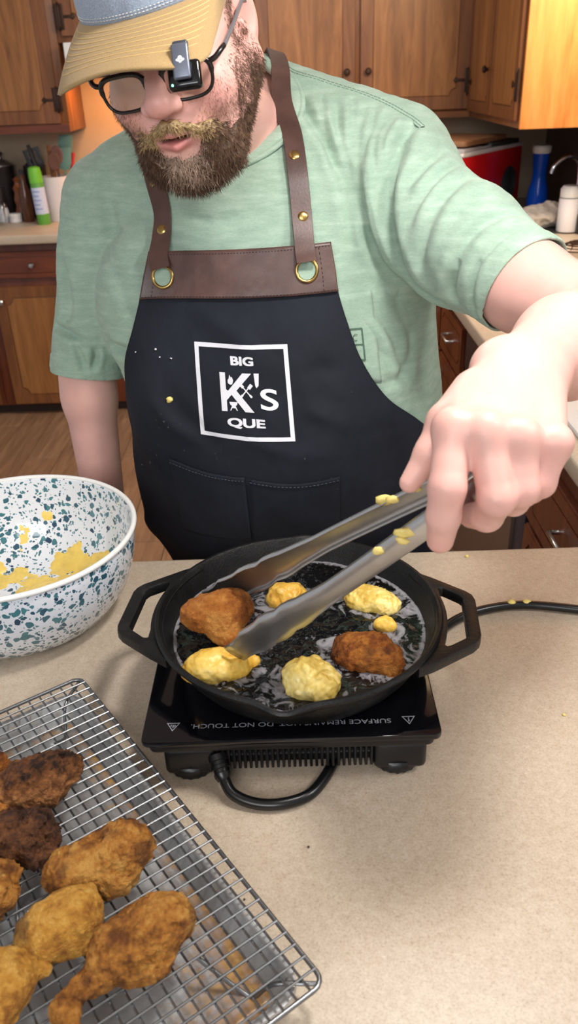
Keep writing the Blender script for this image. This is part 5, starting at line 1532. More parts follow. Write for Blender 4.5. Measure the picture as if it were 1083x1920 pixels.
# ------------------------------------------------------------------ apron: a sheet hung on the front of the body
AP_ROWS = [  # (left edge, right edge) from top of the leather band down
    ((-0.1898, 1.1339, 1.3349), (0.0545, 1.1196, 1.3448)), ((-0.1984, 1.1292, 1.3052), (0.0596, 1.1141, 1.3134)), ((-0.2062, 1.1252, 1.2769), (0.0631, 1.1046, 1.2852)),
    ((-0.2205, 1.1148, 1.2367), (0.0746, 1.0952, 1.2464)), ((-0.2365, 1.1036, 1.1952), (0.0929, 1.0864, 1.1980)), ((-0.2420, 1.0872, 1.1544), (0.1264, 1.0763, 1.1467)),
    ((-0.2444, 1.0725, 1.1165), (0.1738, 1.0653, 1.1042)), ((-0.2446, 1.0575, 1.0781), (0.2086, 1.0548, 1.0628)), ((-0.2511, 1.0370, 1.0297), (0.2223, 1.0387, 1.0115)),
    ((-0.2527, 1.0127, 0.9741), (0.2258, 1.0142, 0.9554)), ((-0.2503, 0.9989, 0.9272), (0.2293, 1.0003, 0.9084)), ((-0.2492, 0.9862, 0.8825), (0.2319, 0.9833, 0.8662)),
    ((-0.205, 1.10, 0.80), (0.235, 1.10, 0.80)), ((-0.22, 1.12, 0.66), (0.25, 1.12, 0.66)), ((-0.23, 1.13, 0.50), (0.26, 1.13, 0.50))]
NR, NCc = 150, 120
rowi = np.linspace(0, len(AP_ROWS) - 1, NR)
lf = smooth_path([r[0] for r in AP_ROWS], NR); rt = smooth_path([r[1] for r in AP_ROWS], NR)
tt_ = np.linspace(0, 1, NCc)
AX = lf[:, None, 0] * (1 - tt_) + rt[:, None, 0] * tt_
AZ = lf[:, None, 2] * (1 - tt_) + rt[:, None, 2] * tt_
def front_y(x, z, off):
    x = x.ravel(); z = z.ravel()
    ys = np.linspace(0.94, 1.32, 96, dtype=np.float32)
    P = np.stack([np.repeat(x, 96), np.tile(ys, len(x)), np.repeat(z, 96)], 1)
    d = np.concatenate([shirt_f(P[s:s + 400000]) for s in range(0, len(P), 400000)]).reshape(len(x), 96) - off
    k = np.argmax(d < 0, 1); hit = (d < 0).any(1)
    k0 = np.maximum(k - 1, 0); r_ = np.arange(len(x))
    da, db = d[r_, k0], d[r_, k]
    y = ys[k0] + (ys[1] - ys[0]) * np.clip(da / np.where(np.abs(da - db) < 1e-6, 1, da - db), 0, 1)
    return np.where(hit, y, np.nan)
sub_r, sub_c = slice(0, NR, 3), slice(0, NCc, 3)
zi = np.maximum(AZ, 0.80)
Y_ = front_y(AX[sub_r, sub_c], zi[sub_r, sub_c], 0.007).reshape(AX[sub_r, sub_c].shape)
for r_ in range(Y_.shape[0]):
    g_ = ~np.isnan(Y_[r_])
    Y_[r_] = np.interp(np.arange(Y_.shape[1]), np.where(g_)[0], Y_[r_][g_]) if g_.any() else Y_[r_ - 1]
# taut cloth: bridge hollows only (cloth never sinks into the body)
Y0 = Y_.copy()
for _ in range(60):
    S_ = Y_.copy()
    S_[1:-1] = (Y_[:-2] + Y_[2:] + 2 * Y_[1:-1]) / 4
    S_[:, 1:-1] = (S_[:, :-2] + S_[:, 2:] + 2 * S_[:, 1:-1]) / 4
    Y_ = np.minimum(S_, Y0)
ri, ci = np.linspace(0, Y_.shape[0] - 1, NR), np.linspace(0, Y_.shape[1] - 1, NCc)
Yc = np.stack([np.interp(ci, np.arange(Y_.shape[1]), Y_[k]) for k in range(Y_.shape[0])])
AY = np.stack([np.interp(ri, np.arange(Y_.shape[0]), Yc[:, k]) for k in range(NCc)], 1)
hang = np.clip((0.86 - AZ) / 0.3, 0, 1)
AY = AY * (1 - hang) + np.minimum(AY, 1.065) * hang
lip = np.clip((0.932 - AZ) / 0.012, 0, 1)
AY = np.where(AZ < 0.932, np.maximum(AY, AY * (1 - lip) + 1.0535 * lip), AY)
def lerp_px(fr, c):  # apron point from (row fraction by index, column fraction)
    return None
AP0 = np.stack([AX, AY, AZ], -1)
def ap_fold(pts, amp, w):
    p = np.array(pts)[:, [0, 2]]
    q = np.stack([AX.ravel(), AZ.ravel()], 1)
    best = np.full(len(q), 9.0); tb = np.zeros(len(q))
    pp = smooth_path(np.c_[p, np.zeros(len(p))], 12)[:, :2]
    for k in range(len(pp) - 1):
        a, b = pp[k], pp[k + 1]; ab = b - a
        h_ = np.clip(((q - a) @ ab) / (ab @ ab + 1e-12), 0, 1); d = np.linalg.norm(q - a - h_[:, None] * ab, axis=1)
        u = d < best; best[u] = d[u]; tb[u] = (k + h_[u]) / (len(pp) - 1)
    return (amp * np.exp(-(best / w) ** 2) * np.sin(np.clip(tb, 0.02, 0.98) * math.pi) ** 0.6).reshape(AX.shape)
for pts, a, w in (
    ([(-0.1406, 1.1252, 1.2753), (-0.0920, 1.1111, 1.2480), (-0.0211, 1.0830, 1.1942)], -0.004, 0.016),
    ([(-0.1835, 1.0866, 1.1836), (-0.1643, 1.0750, 1.1404), (-0.0997, 1.0429, 1.0794)], 0.004, 0.014),
    ([(-0.2083, 1.0823, 1.1550), (-0.1727, 1.0610, 1.1146), (-0.1289, 1.0501, 1.0935)], -0.004, 0.012),
    ([(0.0065, 1.0680, 1.1447), (0.0429, 1.0626, 1.1338), (0.0797, 1.0630, 1.1126)], -0.004, 0.012),
    ([(0.0079, 1.0793, 1.1868), (0.0372, 1.0826, 1.1922), (0.0734, 1.0789, 1.1846)], 0.0035, 0.012),
    ([(-0.0827, 1.0546, 1.1218), (-0.0251, 1.0495, 1.0900), (0.0643, 1.0546, 1.0764)], -0.0035, 0.014),
    ([(0.0383, 1.0935, 1.2335), (0.0149, 1.0758, 1.1801), (0.0352, 1.0574, 1.1243)], -0.0025, 0.012),
    ([(0.1092, 1.0593, 1.1050), (0.1381, 1.0400, 1.0475), (0.1369, 1.0132, 0.9767)], -0.004, 0.018),
    ([(-0.2086, 1.0492, 1.0724), (-0.2006, 1.0136, 1.0062), (-0.1894, 0.9901, 0.9412)], -0.004, 0.014),
): AY = AY + ap_fold(pts, a, w)
AY = AY + 0.0010 * fbm(np.stack([AX * 30, AZ * 30, AX * 0], -1).reshape(-1, 3), 3).reshape(AX.shape)
AP = np.stack([AX, AY, AZ], -1)
def ap_y(x, z):
    """front of the apron at (x, z), by row/column interpolation"""
    x = np.atleast_1d(np.asarray(x, float)); z = np.atleast_1d(np.asarray(z, float))
    out = np.empty(len(x))
    zc = AZ.mean(1)
    for k in range(len(x)):
        # rows slope a little, so search the nearest grid cell
        r0 = np.interp(-z[k], -zc, np.arange(NR)); 
        for _ in range(3):
            ri_ = int(np.clip(r0, 0, NR - 2)); fr = r0 - ri_
            xr = AX[ri_] * (1 - fr) + AX[ri_ + 1] * fr; zr = AZ[ri_] * (1 - fr) + AZ[ri_ + 1] * fr
            c = np.interp(x[k], xr, np.arange(NCc)); zz_ = np.interp(c, np.arange(NCc), zr)
            dz = (AZ[ri_ + 1].mean() - AZ[ri_].mean()) or -1e-3
            r0 = np.clip(r0 + (z[k] - zz_) / dz, 0, NR - 1.001)
        ri_ = int(r0); fr = r0 - ri_
        yr = AY[ri_] * (1 - fr) + AY[ri_ + 1] * fr
        out[k] = np.interp(c, np.arange(NCc), yr)
    return out
def cloth_black():
    t = NT('black_canvas')
    v = t.coords()
    n = t.noise(v, 700, 2, 0.7); n2 = t.noise(v, 10, 4, 0.6)
    c = t.ramp(n2, [(0.3, srgb(22, 25, 33)), (0.7, srgb(32, 36, 46))])
    sp = t.noise(v, 150, 2, 0.5)
    big = t.noise(v, 7, 3, 0.55, 0.6)
    m = t.n('ShaderNodeMath', _operation='MULTIPLY'); 
    t.l(t.ramp(sp, [(0.70, (0, 0, 0)), (0.76, (1, 1, 1))]), m.inputs[0]); t.l(t.ramp(big, [(0.60, (0, 0, 0)), (0.72, (0.8,) * 3)]), m.inputs[1])
    t.base(t.mix(m.outputs[0], c, srgb(150, 148, 142)))
    t.bump(n, 0.2, 0.0008)
    return t.set(Roughness=0.78, **{'Specular__IOR__Level': 0.25})
M_CANVAS = cloth_black()
def leather():
    t = NT('brown_leather')
    v = t.coords()
    n = t.noise(v, 300, 4, 0.65); n2 = t.noise(v, 18, 4, 0.6)
    t.base(t.ramp(n2, [(0.3, srgb(66, 46, 42)), (0.65, srgb(92, 66, 60)), (0.85, srgb(116, 90, 82))]))
    t.bump(n, 0.18, 0.001)
    return t.set(Roughness=0.40)
M_LEATHER = leather()
def grid_obj(name, A, mat, parent):
    r_, c_ = A.shape[:2]
    i, j = np.meshgrid(np.arange(r_ - 1), np.arange(c_ - 1), indexing='ij')
    F = np.stack([i * c_ + j, (i + 1) * c_ + j, (i + 1) * c_ + j + 1, i * c_ + j + 1], -1).reshape(-1, 4)
    return np_mesh(name, A.reshape(-1, 3), F, mat, parent, True)
for sm_ in SEAMS[:2]: shirt_strip('shoulder_seam', sm_, 0.0048, 0.0014)
apron = grid_obj('apron', AP, M_CANVAS, person); solidify(apron, 0.0022, -1)
apron['label'] = 'black canvas bib apron with brown leather band and white square print'
nb = int(NR * 2 / (len(AP_ROWS) - 1)) + 1
LB = AP[:nb, :].copy(); LB[:, :, 1] -= 0.0026
LB[0, :, 2] += 0.001
lb = grid_obj('leather_band', LB, M_LEATHER, apron); solidify(lb, 0.0022, 1)
# stitching on the band
parts = []
def on_band(r, c): 
    p = LB[int(np.clip(r, 0, nb - 1)), int(np.clip(c, 0, NCc - 1))].copy(); p[1] -= 0.0028; return p
for line in ([(nb - 2, c) for c in range(1, NCc - 1)], [(1, c) for c in range(1, NCc - 1)], [(r, 7) for r in range(1, nb - 1)], [(r, NCc - 9) for r in range(1, nb - 1)]):
    for k in range(0, len(line) - 1, 2):
        a, b = on_band(*line[k]), on_band(*line[k + 1])
        parts.append(tube_arrays(np.array([a, b]), 0.00045, 4))
V_, F_ = join_arrays(parts); np_mesh('band_stitching', V_, F_, plain('brown_thread', srgb(58, 40, 36), 0.7), apron)

M_BRASS = plain('antique_brass', srgb(176, 148, 92), 0.28, 1.0)
def strip(name, pts, width, thick, mat, parent, n=60, normals=None):
    P = smooth_path(pts, n)
    T = np.gradient(P, axis=0); T /= np.linalg.norm(T, axis=1)[:, None]
    if normals is None:
        N = np.stack([(shirt_f(P + np.eye(3)[k] * 0.004) - shirt_f(P)) / 0.004 for k in range(3)], 1)
    else: N = np.tile(np.array(normals, float), (n, 1))
    N[:int(n * 0.16)] = (0, -1, 0.12)
    for _ in range(30): N[1:-1] = (N[:-2] + N[2:] + N[1:-1]) / 3
    N /= np.linalg.norm(N, axis=1)[:, None]
    W = np.cross(T, N); W /= np.linalg.norm(W, axis=1)[:, None]
    h = width / 2
    prof = [(-h, 0), (-h + 0.0008, thick), (h - 0.0008, thick), (h, 0), (h - 0.001, -0.0006), (-h + 0.001, -0.0006)]
    V = np.stack([P + W * a + N * b for a, b in prof], 1).reshape(-1, 3)
    k = len(prof)
    F = [[a * k + b, a * k + (b + 1) % k, (a + 1) * k + (b + 1) % k, (a + 1) * k + b] for a in range(n - 1) for b in range(k)]
    F += [list(range(k - 1, -1, -1)), list(range((n - 1) * k, n * k))]
    o = np_mesh(name, V, F, mat, parent, False)
    bm = bmesh.new(); bm.from_mesh(o.data); bmesh.ops.recalc_face_normals(bm, faces=bm.faces); bm.to_mesh(o.data); bm.free()
    return autosmooth(o, 50), P, N
def ringpt(px): return np.array((px[0], ap_y(px[0], px[2])[0] - 0.0088, px[2]))
GL, GRt = ringpt((-0.1716, 1.1304, 1.3068)), ringpt((0.0220, 1.1143, 1.3147))
def on_shirt(p, off=0.0045): return to_surface(p, off)[0]
SLp = [GL + (-0.001, -0.003, 0.012), np.array((GL[0] - 0.004, ap_y(GL[0], GL[2] + 0.024)[0] - 0.0075, GL[2] + 0.026)), on_shirt((-0.1754, 1.1461, 1.3571), 0.006), on_shirt((-0.1771, 1.1631, 1.3887)), on_shirt((-0.1819, 1.2033, 1.4212)), on_shirt((-0.1887, 1.2515, 1.4477)), on_shirt((-0.1907, 1.3281, 1.4845)), on_shirt((-0.150, 1.345, 1.52)), on_shirt((-0.12, 1.40, 1.53))]
SRp = [GRt + (0.0, -0.003, 0.012), np.array((GRt[0] - 0.002, ap_y(GRt[0], GRt[2] + 0.024)[0] - 0.0075, GRt[2] + 0.026)), on_shirt((0.0166, 1.1396, 1.3617), 0.006), on_shirt((0.0128, 1.1755, 1.4075)), on_shirt((0.0078, 1.2068, 1.4446)), on_shirt((0.0016, 1.2641, 1.4879)), on_shirt((-0.0076, 1.3191, 1.5270)), on_shirt((-0.0153, 1.3678, 1.5543)), on_shirt((-0.02, 1.40, 1.55))]
for nm, pts_, rv in (('strap', SLp, ((290, 342), (296, 425))), ('strap', SRp, ((551, 318), (565, 412)))):
    st_, P_, N_ = strip(nm, pts_, 0.027, 0.0028, M_LEATHER, apron, 80)
for p_ in ((-0.1806, 1.2008, 1.4167), (-0.1751, 1.1512, 1.3665), (0.0099, 1.1857, 1.4265), (0.0176, 1.1436, 1.3692)):
    c_ = to_surface(p_, 0.0068)[0]
    n_v = np.array([(shirt_f(c_[None] + np.eye(3)[k] * 0.004) - shirt_f(c_[None]))[0] for k in range(3)])
    lathe('rivet', [(0, 0), (0.0068, 0), (0.0070, 0.0008), (0.0058, 0.0018), (0.0035, 0.0024), (0, 0.0026)], M_BRASS, apron, c_, 24, n_v)
for c_, s_ in ((GL, -1), (GRt, 1)):
    rg = np.array([c_ + np.array((0.0135 * math.cos(a), -0.0006, 0.0135 * math.sin(a))) for a in np.linspace(0, 2 * math.pi, 40, endpoint=False)])
    rg[:, 1] = ap_y(rg[:, 0], rg[:, 2]) - 0.0062
    V_, F_ = tube_arrays(rg, 0.0024, 10, True); np_mesh('grommet', V_, F_, M_BRASS, apron)
    V_ = [c_ + np.array((0.0125 * math.cos(a), 0.0040, 0.0125 * math.sin(a))) for a in np.linspace(0, 2 * math.pi, 32, endpoint=False)]
    V_ = np.array(V_); V_[:, 1] = ap_y(V_[:, 0], V_[:, 2]) - 0.0060
    np_mesh('grommet_hole', V_, [list(range(32))], bpy.data.materials['heather_green_jersey'], apron, False)

# printed square with lettering and little tools
Q = [np.array((-0.1328, 1.1045, 1.2261)), np.array((-0.0068, 1.1002, 1.2258)), np.array((-0.0001, 1.0568, 1.1029)), np.array((-0.1312, 1.0615, 1.1040))]
def to_print(V):
    """unit square (0..1, y down) -> on the apron"""
    u, v = V[:, 0], V[:, 1]
    p = (Q[0] * ((1 - u) * (1 - v))[:, None] + Q[1] * (u * (1 - v))[:, None] + Q[2] * (u * v)[:, None] + Q[3] * ((1 - u) * v)[:, None])
    return p
def densify(V, F, L):
    bm = bmesh.new()
    vs = [bm.verts.new((*v[:2], 0)) for v in V]
    for f in F:
        try: bm.faces.new([vs[i] for i in f])
        except ValueError: pass
    bmesh.ops.triangulate(bm, faces=bm.faces)
    for _ in range(3):
        es = [e for e in bm.edges if e.calc_length() > L]
        if not es: break
        bmesh.ops.subdivide_edges(bm, edges=es, cuts=1, use_grid_fill=False)
        bmesh.ops.triangulate(bm, faces=bm.faces)
    bm.verts.index_update()
    out = np.array([v.co[:2] for v in bm.verts]), [[v.index for v in f.verts] for f in bm.faces]
    bm.free(); return out
def poly_fill(loops):
    cu = bpy.data.curves.new('o', 'CURVE'); cu.dimensions = '2D'; cu.fill_mode = 'BOTH'
    for lp in loops:
        s = cu.splines.new('POLY'); s.points.add(len(lp) - 1)
        for pt, q in zip(s.points, lp): pt.co = (q[0], q[1], 0, 1)
        s.use_cyclic_u = True
    t = bpy.data.objects.new('o', cu); link(t)
    me = bpy.data.meshes.new_from_object(t.evaluated_get(bpy.context.evaluated_depsgraph_get()))
    bpy.data.objects.remove(t); bpy.data.curves.remove(cu)
    V = np.array([v.co[:] for v in me.vertices]); F = [list(p.vertices) for p in me.polygons]; bpy.data.meshes.remove(me)
    # both sides may be filled: keep one copy
    seen, G = set(), []
    for f in F:
        k = tuple(sorted(tuple(np.round(V[i], 5)) for i in f))
        if k not in seen: seen.add(k); G.append(f)
    return V, G
M_WPRINT = plain('white_print', srgb(226, 226, 232), 0.6)
def printed(name, V, F):
    v2, f2 = densify(V, F, 0.07)
    P = to_print(v2)
    P[:, 1] = ap_y(P[:, 0], P[:, 2]) - 0.0009
    o = np_mesh(name, P, f2, M_WPRINT, apron, False)
    return o
t_ = 0.045
V, F = poly_fill([[(0, 0), (1, 0), (1, 1), (0, 1)], [(t_, t_), (t_, 1 - t_), (1 - t_, 1 - t_), (1 - t_, t_)]]); printed('print_border', V, F)
def word(s, cx, cy, w, h, bold):
    V, F = text_mesh(s, 1.0, bold)
    lo, hi = V.min(0), V.max(0)
    V = (V - (lo + hi) / 2) / (hi - lo + 1e-9)
    A = np.stack([cx + V[:, 0] * w, cy - V[:, 1] * h, V[:, 0] * 0], 1)
    if s == 's': return A, F
    return join_arrays([(A + np.array((dx, dy, 0)), F) for dx in (-0.0045, 0.0045) for dy in (-0.0025, 0.0025)])
for wd in (('BIG', 0.505, 0.170, 0.235, 0.090, 0.014), ('QUE', 0.505, 0.822, 0.39, 0.105, 0.014), ('s', 0.765, 0.560, 0.185, 0.22, 0.0)): printed('print_word', *word(*wd))
# big K: stem with a flame bitten out of its top and a kettle grill at its foot, two diagonals, apostrophe wedge
kl = [[(0.255, 0.295), (0.315, 0.295), (0.315, 0.47), (0.335, 0.485), (0.500, 0.295), (0.595, 0.295), (0.425, 0.480), (0.600, 0.700), (0.505, 0.700), (0.370, 0.525), (0.315, 0.585), (0.315, 0.700), (0.255, 0.700)]]
apo = [(0.62, 0.292), (0.675, 0.292), (0.664, 0.42), (0.640, 0.445), (0.628, 0.42)]
flame = [(0.360, 0.315), (0.375, 0.345), (0.385, 0.335), (0.398, 0.375), (0.385, 0.415), (0.362, 0.420), (0.340, 0.405), (0.338, 0.375), (0.352, 0.355)]
grill = [[(0.340, 0.600), (0.430, 0.600), (0.420, 0.630), (0.405, 0.642), (0.425, 0.690), (0.414, 0.690), (0.403, 0.665), (0.368, 0.665), (0.355, 0.690), (0.344, 0.690), (0.366, 0.642), (0.350, 0.630)]]
def bar(a, b, w):
    d = np.array(b) - np.array(a); n = np.array((-d[1], d[0])) / np.hypot(*d) * w / 2
    return [tuple(np.array(a) - n), tuple(np.array(b) - n), tuple(np.array(b) + n), tuple(np.array(a) + n)]
tools = [bar((0.480, 0.535), (0.570, 0.430), 0.012), bar((0.485, 0.430), (0.575, 0.535), 0.012), bar((0.555, 0.455), (0.590, 0.412), 0.036), bar((0.468, 0.412), (0.500, 0.446), 0.032), bar((0.470, 0.545), (0.49, 0.522), 0.022), bar((0.565, 0.522), (0.585, 0.545), 0.022)]
printed('print_monogram', *poly_fill(kl)); printed('print_apostrophe', *poly_fill([apo]))
printed('print_flame', *poly_fill([flame])); printed('print_grill', *poly_fill(grill))
printed('print_tools', *join_arrays([poly_fill([b]) for b in tools]))

# pocket panel across the lap, split by a pleat
def patch(name, corners, off, mat, nr=24, nc=24, droop=0.0):
    c = [np.array(q) for q in corners]
    u, v = np.meshgrid(np.linspace(0, 1, nc), np.linspace(0, 1, nr))
    P = (c[0] * ((1 - u) * (1 - v))[..., None] + c[1] * (u * (1 - v))[..., None] + c[2] * (u * v)[..., None] + c[3] * ((1 - u) * v)[..., None])
    P[..., 2] -= droop * np.sin(u * math.pi) * (1 - v)
    y = ap_y(P[..., 0].ravel(), P[..., 2].ravel()).reshape(u.shape)
    P[..., 1] = y - off - 0.0022 * np.exp(-(v / 0.05) ** 2)
    o = grid_obj(name, P, mat, apron); solidify(o, 0.002, -1); return P
pk1 = patch('pocket', [(-0.1828, 1.0486, 1.0602), (-0.0726, 1.0443, 1.0498), (-0.0690, 1.0015, 0.9385), (-0.1761, 0.9942, 0.9274)], 0.0030, M_CANVAS, droop=0.004)
pk2 = patch('pocket', [(-0.0658, 1.0436, 1.0483), (0.0606, 1.0450, 1.0480), (0.0604, 1.0007, 0.9342), (-0.0644, 1.0015, 0.9384)], 0.0030, M_CANVAS, droop=0.006)
parts = []
for pk in (pk1, pk2):
    for k in range(0, pk.shape[1] - 1):
        a, b = pk[1, k] + (0, -0.0008, 0), pk[1, k + 1] + (0, -0.0008, 0)
        parts.append(tube_arrays(np.array([a, a * 0.35 + b * 0.65]), 0.0004, 4))
V_, F_ = join_arrays(parts); np_mesh('pocket_stitching', V_, F_, plain('grey_thread', srgb(84, 88, 100), 0.8), apron)
# bits of batter stuck to the cloth
for k, (p, r) in enumerate((((-0.1722, 1.0793, 1.1486), 0.0048), ((-0.1882, 1.1031, 1.2142), 0.0015), ((-0.1827, 1.0978, 1.2043), 0.0011), ((-0.1665, 1.0977, 1.2037), 0.0013), ((-0.2183, 1.1105, 1.2077), 0.0009), ((-0.0121, 1.0383, 1.0372), 0.0016))):
    y = ap_y(p[0], p[2])[0] - 0.002
    blob('batter_fleck', (p[0], y, p[2]), (r, 0.0015, r * 0.8), M_BATTER if k in (0, 5) else M_WPRINT, apron, k, 0.5)
tube('apron_tie', [(-0.222, 1.15, 0.985), (-0.232, 1.25, 0.98), (-0.15, 1.42, 0.97), (0.05, 1.46, 0.97), (0.2, 1.38, 0.97), (0.236, 1.25, 0.98), (0.23, 1.16, 0.985)], 0.005, M_CANVAS, apron, 40)

# shirt pocket with its small printed mark, half behind the apron
def shirt_patch(name, c, off, mat, thick, nr=16, nc=16):
    c = [np.array(q) for q in c]
    u, v = np.meshgrid(np.linspace(0, 1, nc), np.linspace(0, 1, nr))
    P = (c[0] * ((1 - u) * (1 - v))[..., None] + c[1] * (u * (1 - v))[..., None] + c[2] * (u * v)[..., None] + c[3] * ((1 - u) * v)[..., None])
    P = to_surface(P.reshape(-1, 3), off).reshape(P.shape)
    o = grid_obj(name, P, mat, shirt)
    if thick: solidify(o, thick, -1)
    return P
shirt_patch('pocket', [(0.0366, 1.1054, 1.2767), (0.1128, 1.1094, 1.2824), (0.1205, 1.0792, 1.1629), (0.0440, 1.0783, 1.1629)], 0.0030, M_SHIRT, 0.002)
M_MARK = plain('faded_ink', srgb(76, 104, 88), 0.8)
for c in ([(0.0745, 1.0940, 1.2336), (0.0919, 1.0949, 1.2349), (0.0918, 1.0940, 1.2333), (0.0744, 1.0931, 1.2320)], [(0.0912, 1.0949, 1.2349), (0.0933, 1.0946, 1.2342), (0.0956, 1.0836, 1.1928), (0.0934, 1.0833, 1.1922)], [(0.0767, 1.0838, 1.1934), (0.0957, 1.0843, 1.1941), (0.0956, 1.0833, 1.1922), (0.0766, 1.0827, 1.1915)], [(0.0781, 1.0934, 1.2114), (0.0920, 1.0940, 1.2122), (0.0919, 1.0932, 1.2106), (0.0780, 1.0926, 1.2098)]):
    shirt_patch('pocket_print', c, 0.0046, M_MARK, 0, 8, 8)
ltr = [(0.5 + 0.5 * math.cos(a), 0.5 + 0.5 * math.sin(a)) for a in np.linspace(rad(50), rad(310), 14)]
Pl = [to_surface(np.array((0.0793, 1.0905, 1.2270)) * (1 - x) + np.array((0.0870, 1.0870, 1.2204)) * x if False else np.array((0.0793, 1.0905, 1.2270)) + (np.array((0.0865, 1.0905, 1.2268)) - np.array((0.0793, 1.0905, 1.2270))) * x + (np.array((0.0790, 1.0864, 1.2194)) - np.array((0.0793, 1.0905, 1.2270))) * y, 0.005)[0] for x, y in ltr]
V_, F_ = tube_arrays(np.array(Pl), 0.0005, 4); np_mesh('pocket_print', V_, F_, M_MARK, shirt)

# ------------------------------------------------------------------ jeans and shoes behind the worktop
M_DENIM = fabric('dark_denim', srgb(38, 46, 66), srgb(54, 64, 88), 800)
def jeans_f(P):
    P = P.astype(np.float32)
    d = el(P, (0.0, 1.265, 0.86), (0.198, 0.150, 0.17))
    for s in (-1, 1):
        d = smin(d, chain(P, [(s * 0.095, 1.265, 0.80), (s * 0.115, 1.25, 0.46), (s * 0.125, 1.275, 0.09)], [0.098, 0.070, 0.058], 0.03), 0.03)
    d = smax(d, P[:, 2] - 0.96, 0.01); d = smax(d, 0.07 - P[:, 2], 0.005)
    return d + 0.002 * fbm(P * np.array((20, 20, 9)), 2)
V, F = surface(jeans_f, (-0.28, 1.03, 0.02), (0.28, 1.47, 1.03), 0.006)
np_mesh('jeans', V, F, M_DENIM, person)
M_SHOE = plain('dark_shoe', srgb(40, 38, 38), 0.5)
for s in (-1, 1):
    def shoe_f(P):
        P = P.astype(np.float32)
        d = el(P, (s * 0.128, 1.20, 0.045), (0.048, 0.115, 0.042)); d = smin(d, el(P, (s * 0.128, 1.27, 0.065), (0.042, 0.055, 0.06)), 0.02)
        return smax(d, 0.022 - P[:, 2], 0.004)
    V, F = surface(shoe_f, (s * 0.128 - 0.07, 1.05, 0.0), (s * 0.128 + 0.07, 1.36, 0.14), 0.005)
    sh = np_mesh('shoe', V, F, M_SHOE, person)
    oc = [(s * 0.128 + 0.050 * math.cos(a) * (1 - 0.12 * math.sin(a)), 1.205 + 0.122 * math.sin(a)) for a in np.linspace(0, 2 * math.pi, 28, endpoint=False)]
    prism('sole', [oc], 0.024, plain('pale_sole', srgb(180, 176, 168), 0.6) if s < 0 else bpy.data.materials['pale_sole'], sh, None, 0.004)

# ------------------------------------------------------------------ tongs
M_TONG = plain('brushed_stainless', srgb(200, 200, 200), 0.36, 1.0, nscale=60, namt=0.06)
PIV = np.array((0.1915, 0.6158, 1.2667))
tg = thing('tongs', 'long stainless steel kitchen tongs smeared with batter, gripped in the raised hand', 'tongs', tuple(PIV))
TIPS = {'near': np.array((-0.0690, 0.667, 1.022)), 'far': np.array((-0.1000, 0.772, 1.024))}
def tong_arm(tip, via, flip):
    P = smooth_path([PIV, *via, tip], 60)
    n = len(P); s = np.linspace(0, 1, n)
    T = np.gradient(P, axis=0); T /= np.linalg.norm(T, axis=1)[:, None]
    op = np.array((0.0, 1.0, 0.12)) * flip                    # outwards from the other arm
    N = op - (T @ op)[:, None] * T; N /= np.linalg.norm(N, axis=1)[:, None]
    W = np.cross(T, N)
    w = np.interp(s, [0, 0.1, 0.75, 0.84, 0.93, 1.0], [0.008, 0.0105, 0.0105, 0.0150, 0.0180, 0.0120])
    sc = np.where(s > 0.83, 0.0013 * np.sign(np.sin(s * 260)), 0)
    w = w + sc
    dp = np.interp(s, [0, 0.72, 0.9, 1.0], [0.0065, 0.0065, 0.0085, 0.004])
    prof = [(-1.0, -1.0), (-1.02, -0.35), (-0.90, 0.0), (-0.45, 0.16), (0, 0.22), (0.45, 0.16), (0.90, 0.0), (1.02, -0.35), (1.0, -1.0)]
    G = np.stack([P + W * (w * a)[:, None] + N * (dp * b)[:, None] for a, b in prof], 1)
    # the grip ridge pressed along the middle
    return G
G1 = tong_arm(TIPS['near'], [np.array((0.1405, 0.5802, 1.2440)), np.array((0.1047, 0.5813, 1.2130)), np.array((0.0276, 0.6200, 1.1244))], -1)
G2 = tong_arm(TIPS['far'], [np.array((0.1521, 0.6053, 1.2566)), np.array((0.1147, 0.6170, 1.2327)), np.array((0.0207, 0.6819, 1.1446))], 1)
for G in (G1, G2):
    o = grid_obj('arm', G, M_TONG, tg); solidify(o, 0.0010, 0)
lathe('hinge_pin', [(0, -0.013), (0.004, -0.013), (0.004, 0.013), (0, 0.013)], M_TONG, tg, PIV, 16, (0.68, 0, -0.73))
tube('pull_ring', [PIV + np.array((0.72, -0.1, 0.68)) * 0.012 * (1 - math.cos(a)) + np.array((0, 1, 0.1)) * 0.010 * math.sin(a) for a in np.linspace(0, 2 * math.pi, 20)], 0.0013, M_TONG, tg)
for k, (p, r) in enumerate((((0.0768, 0.6347, 1.2075), 0.008), ((0.0876, 0.6258, 1.2160), 0.006), ((0.1047, 0.6149, 1.2291), 0.005), ((0.0858, 0.5777, 1.2068), 0.009), ((0.0812, 0.5804, 1.1972), 0.006), ((0.0624, 0.5879, 1.1799), 0.006))):
    G = G2 if k < 3 else G1
    fl_ = G.reshape(-1, 3); j_ = np.argmin(((fl_ - np.array(p)) ** 2).sum(1)); c_ = fl_[j_] + np.array((0, -0.0012, 0.0008))
    blob('batter_smear', c_, (r, 0.0022, r * 0.55), M_BATTER, tg, 30 + k, 0.45)

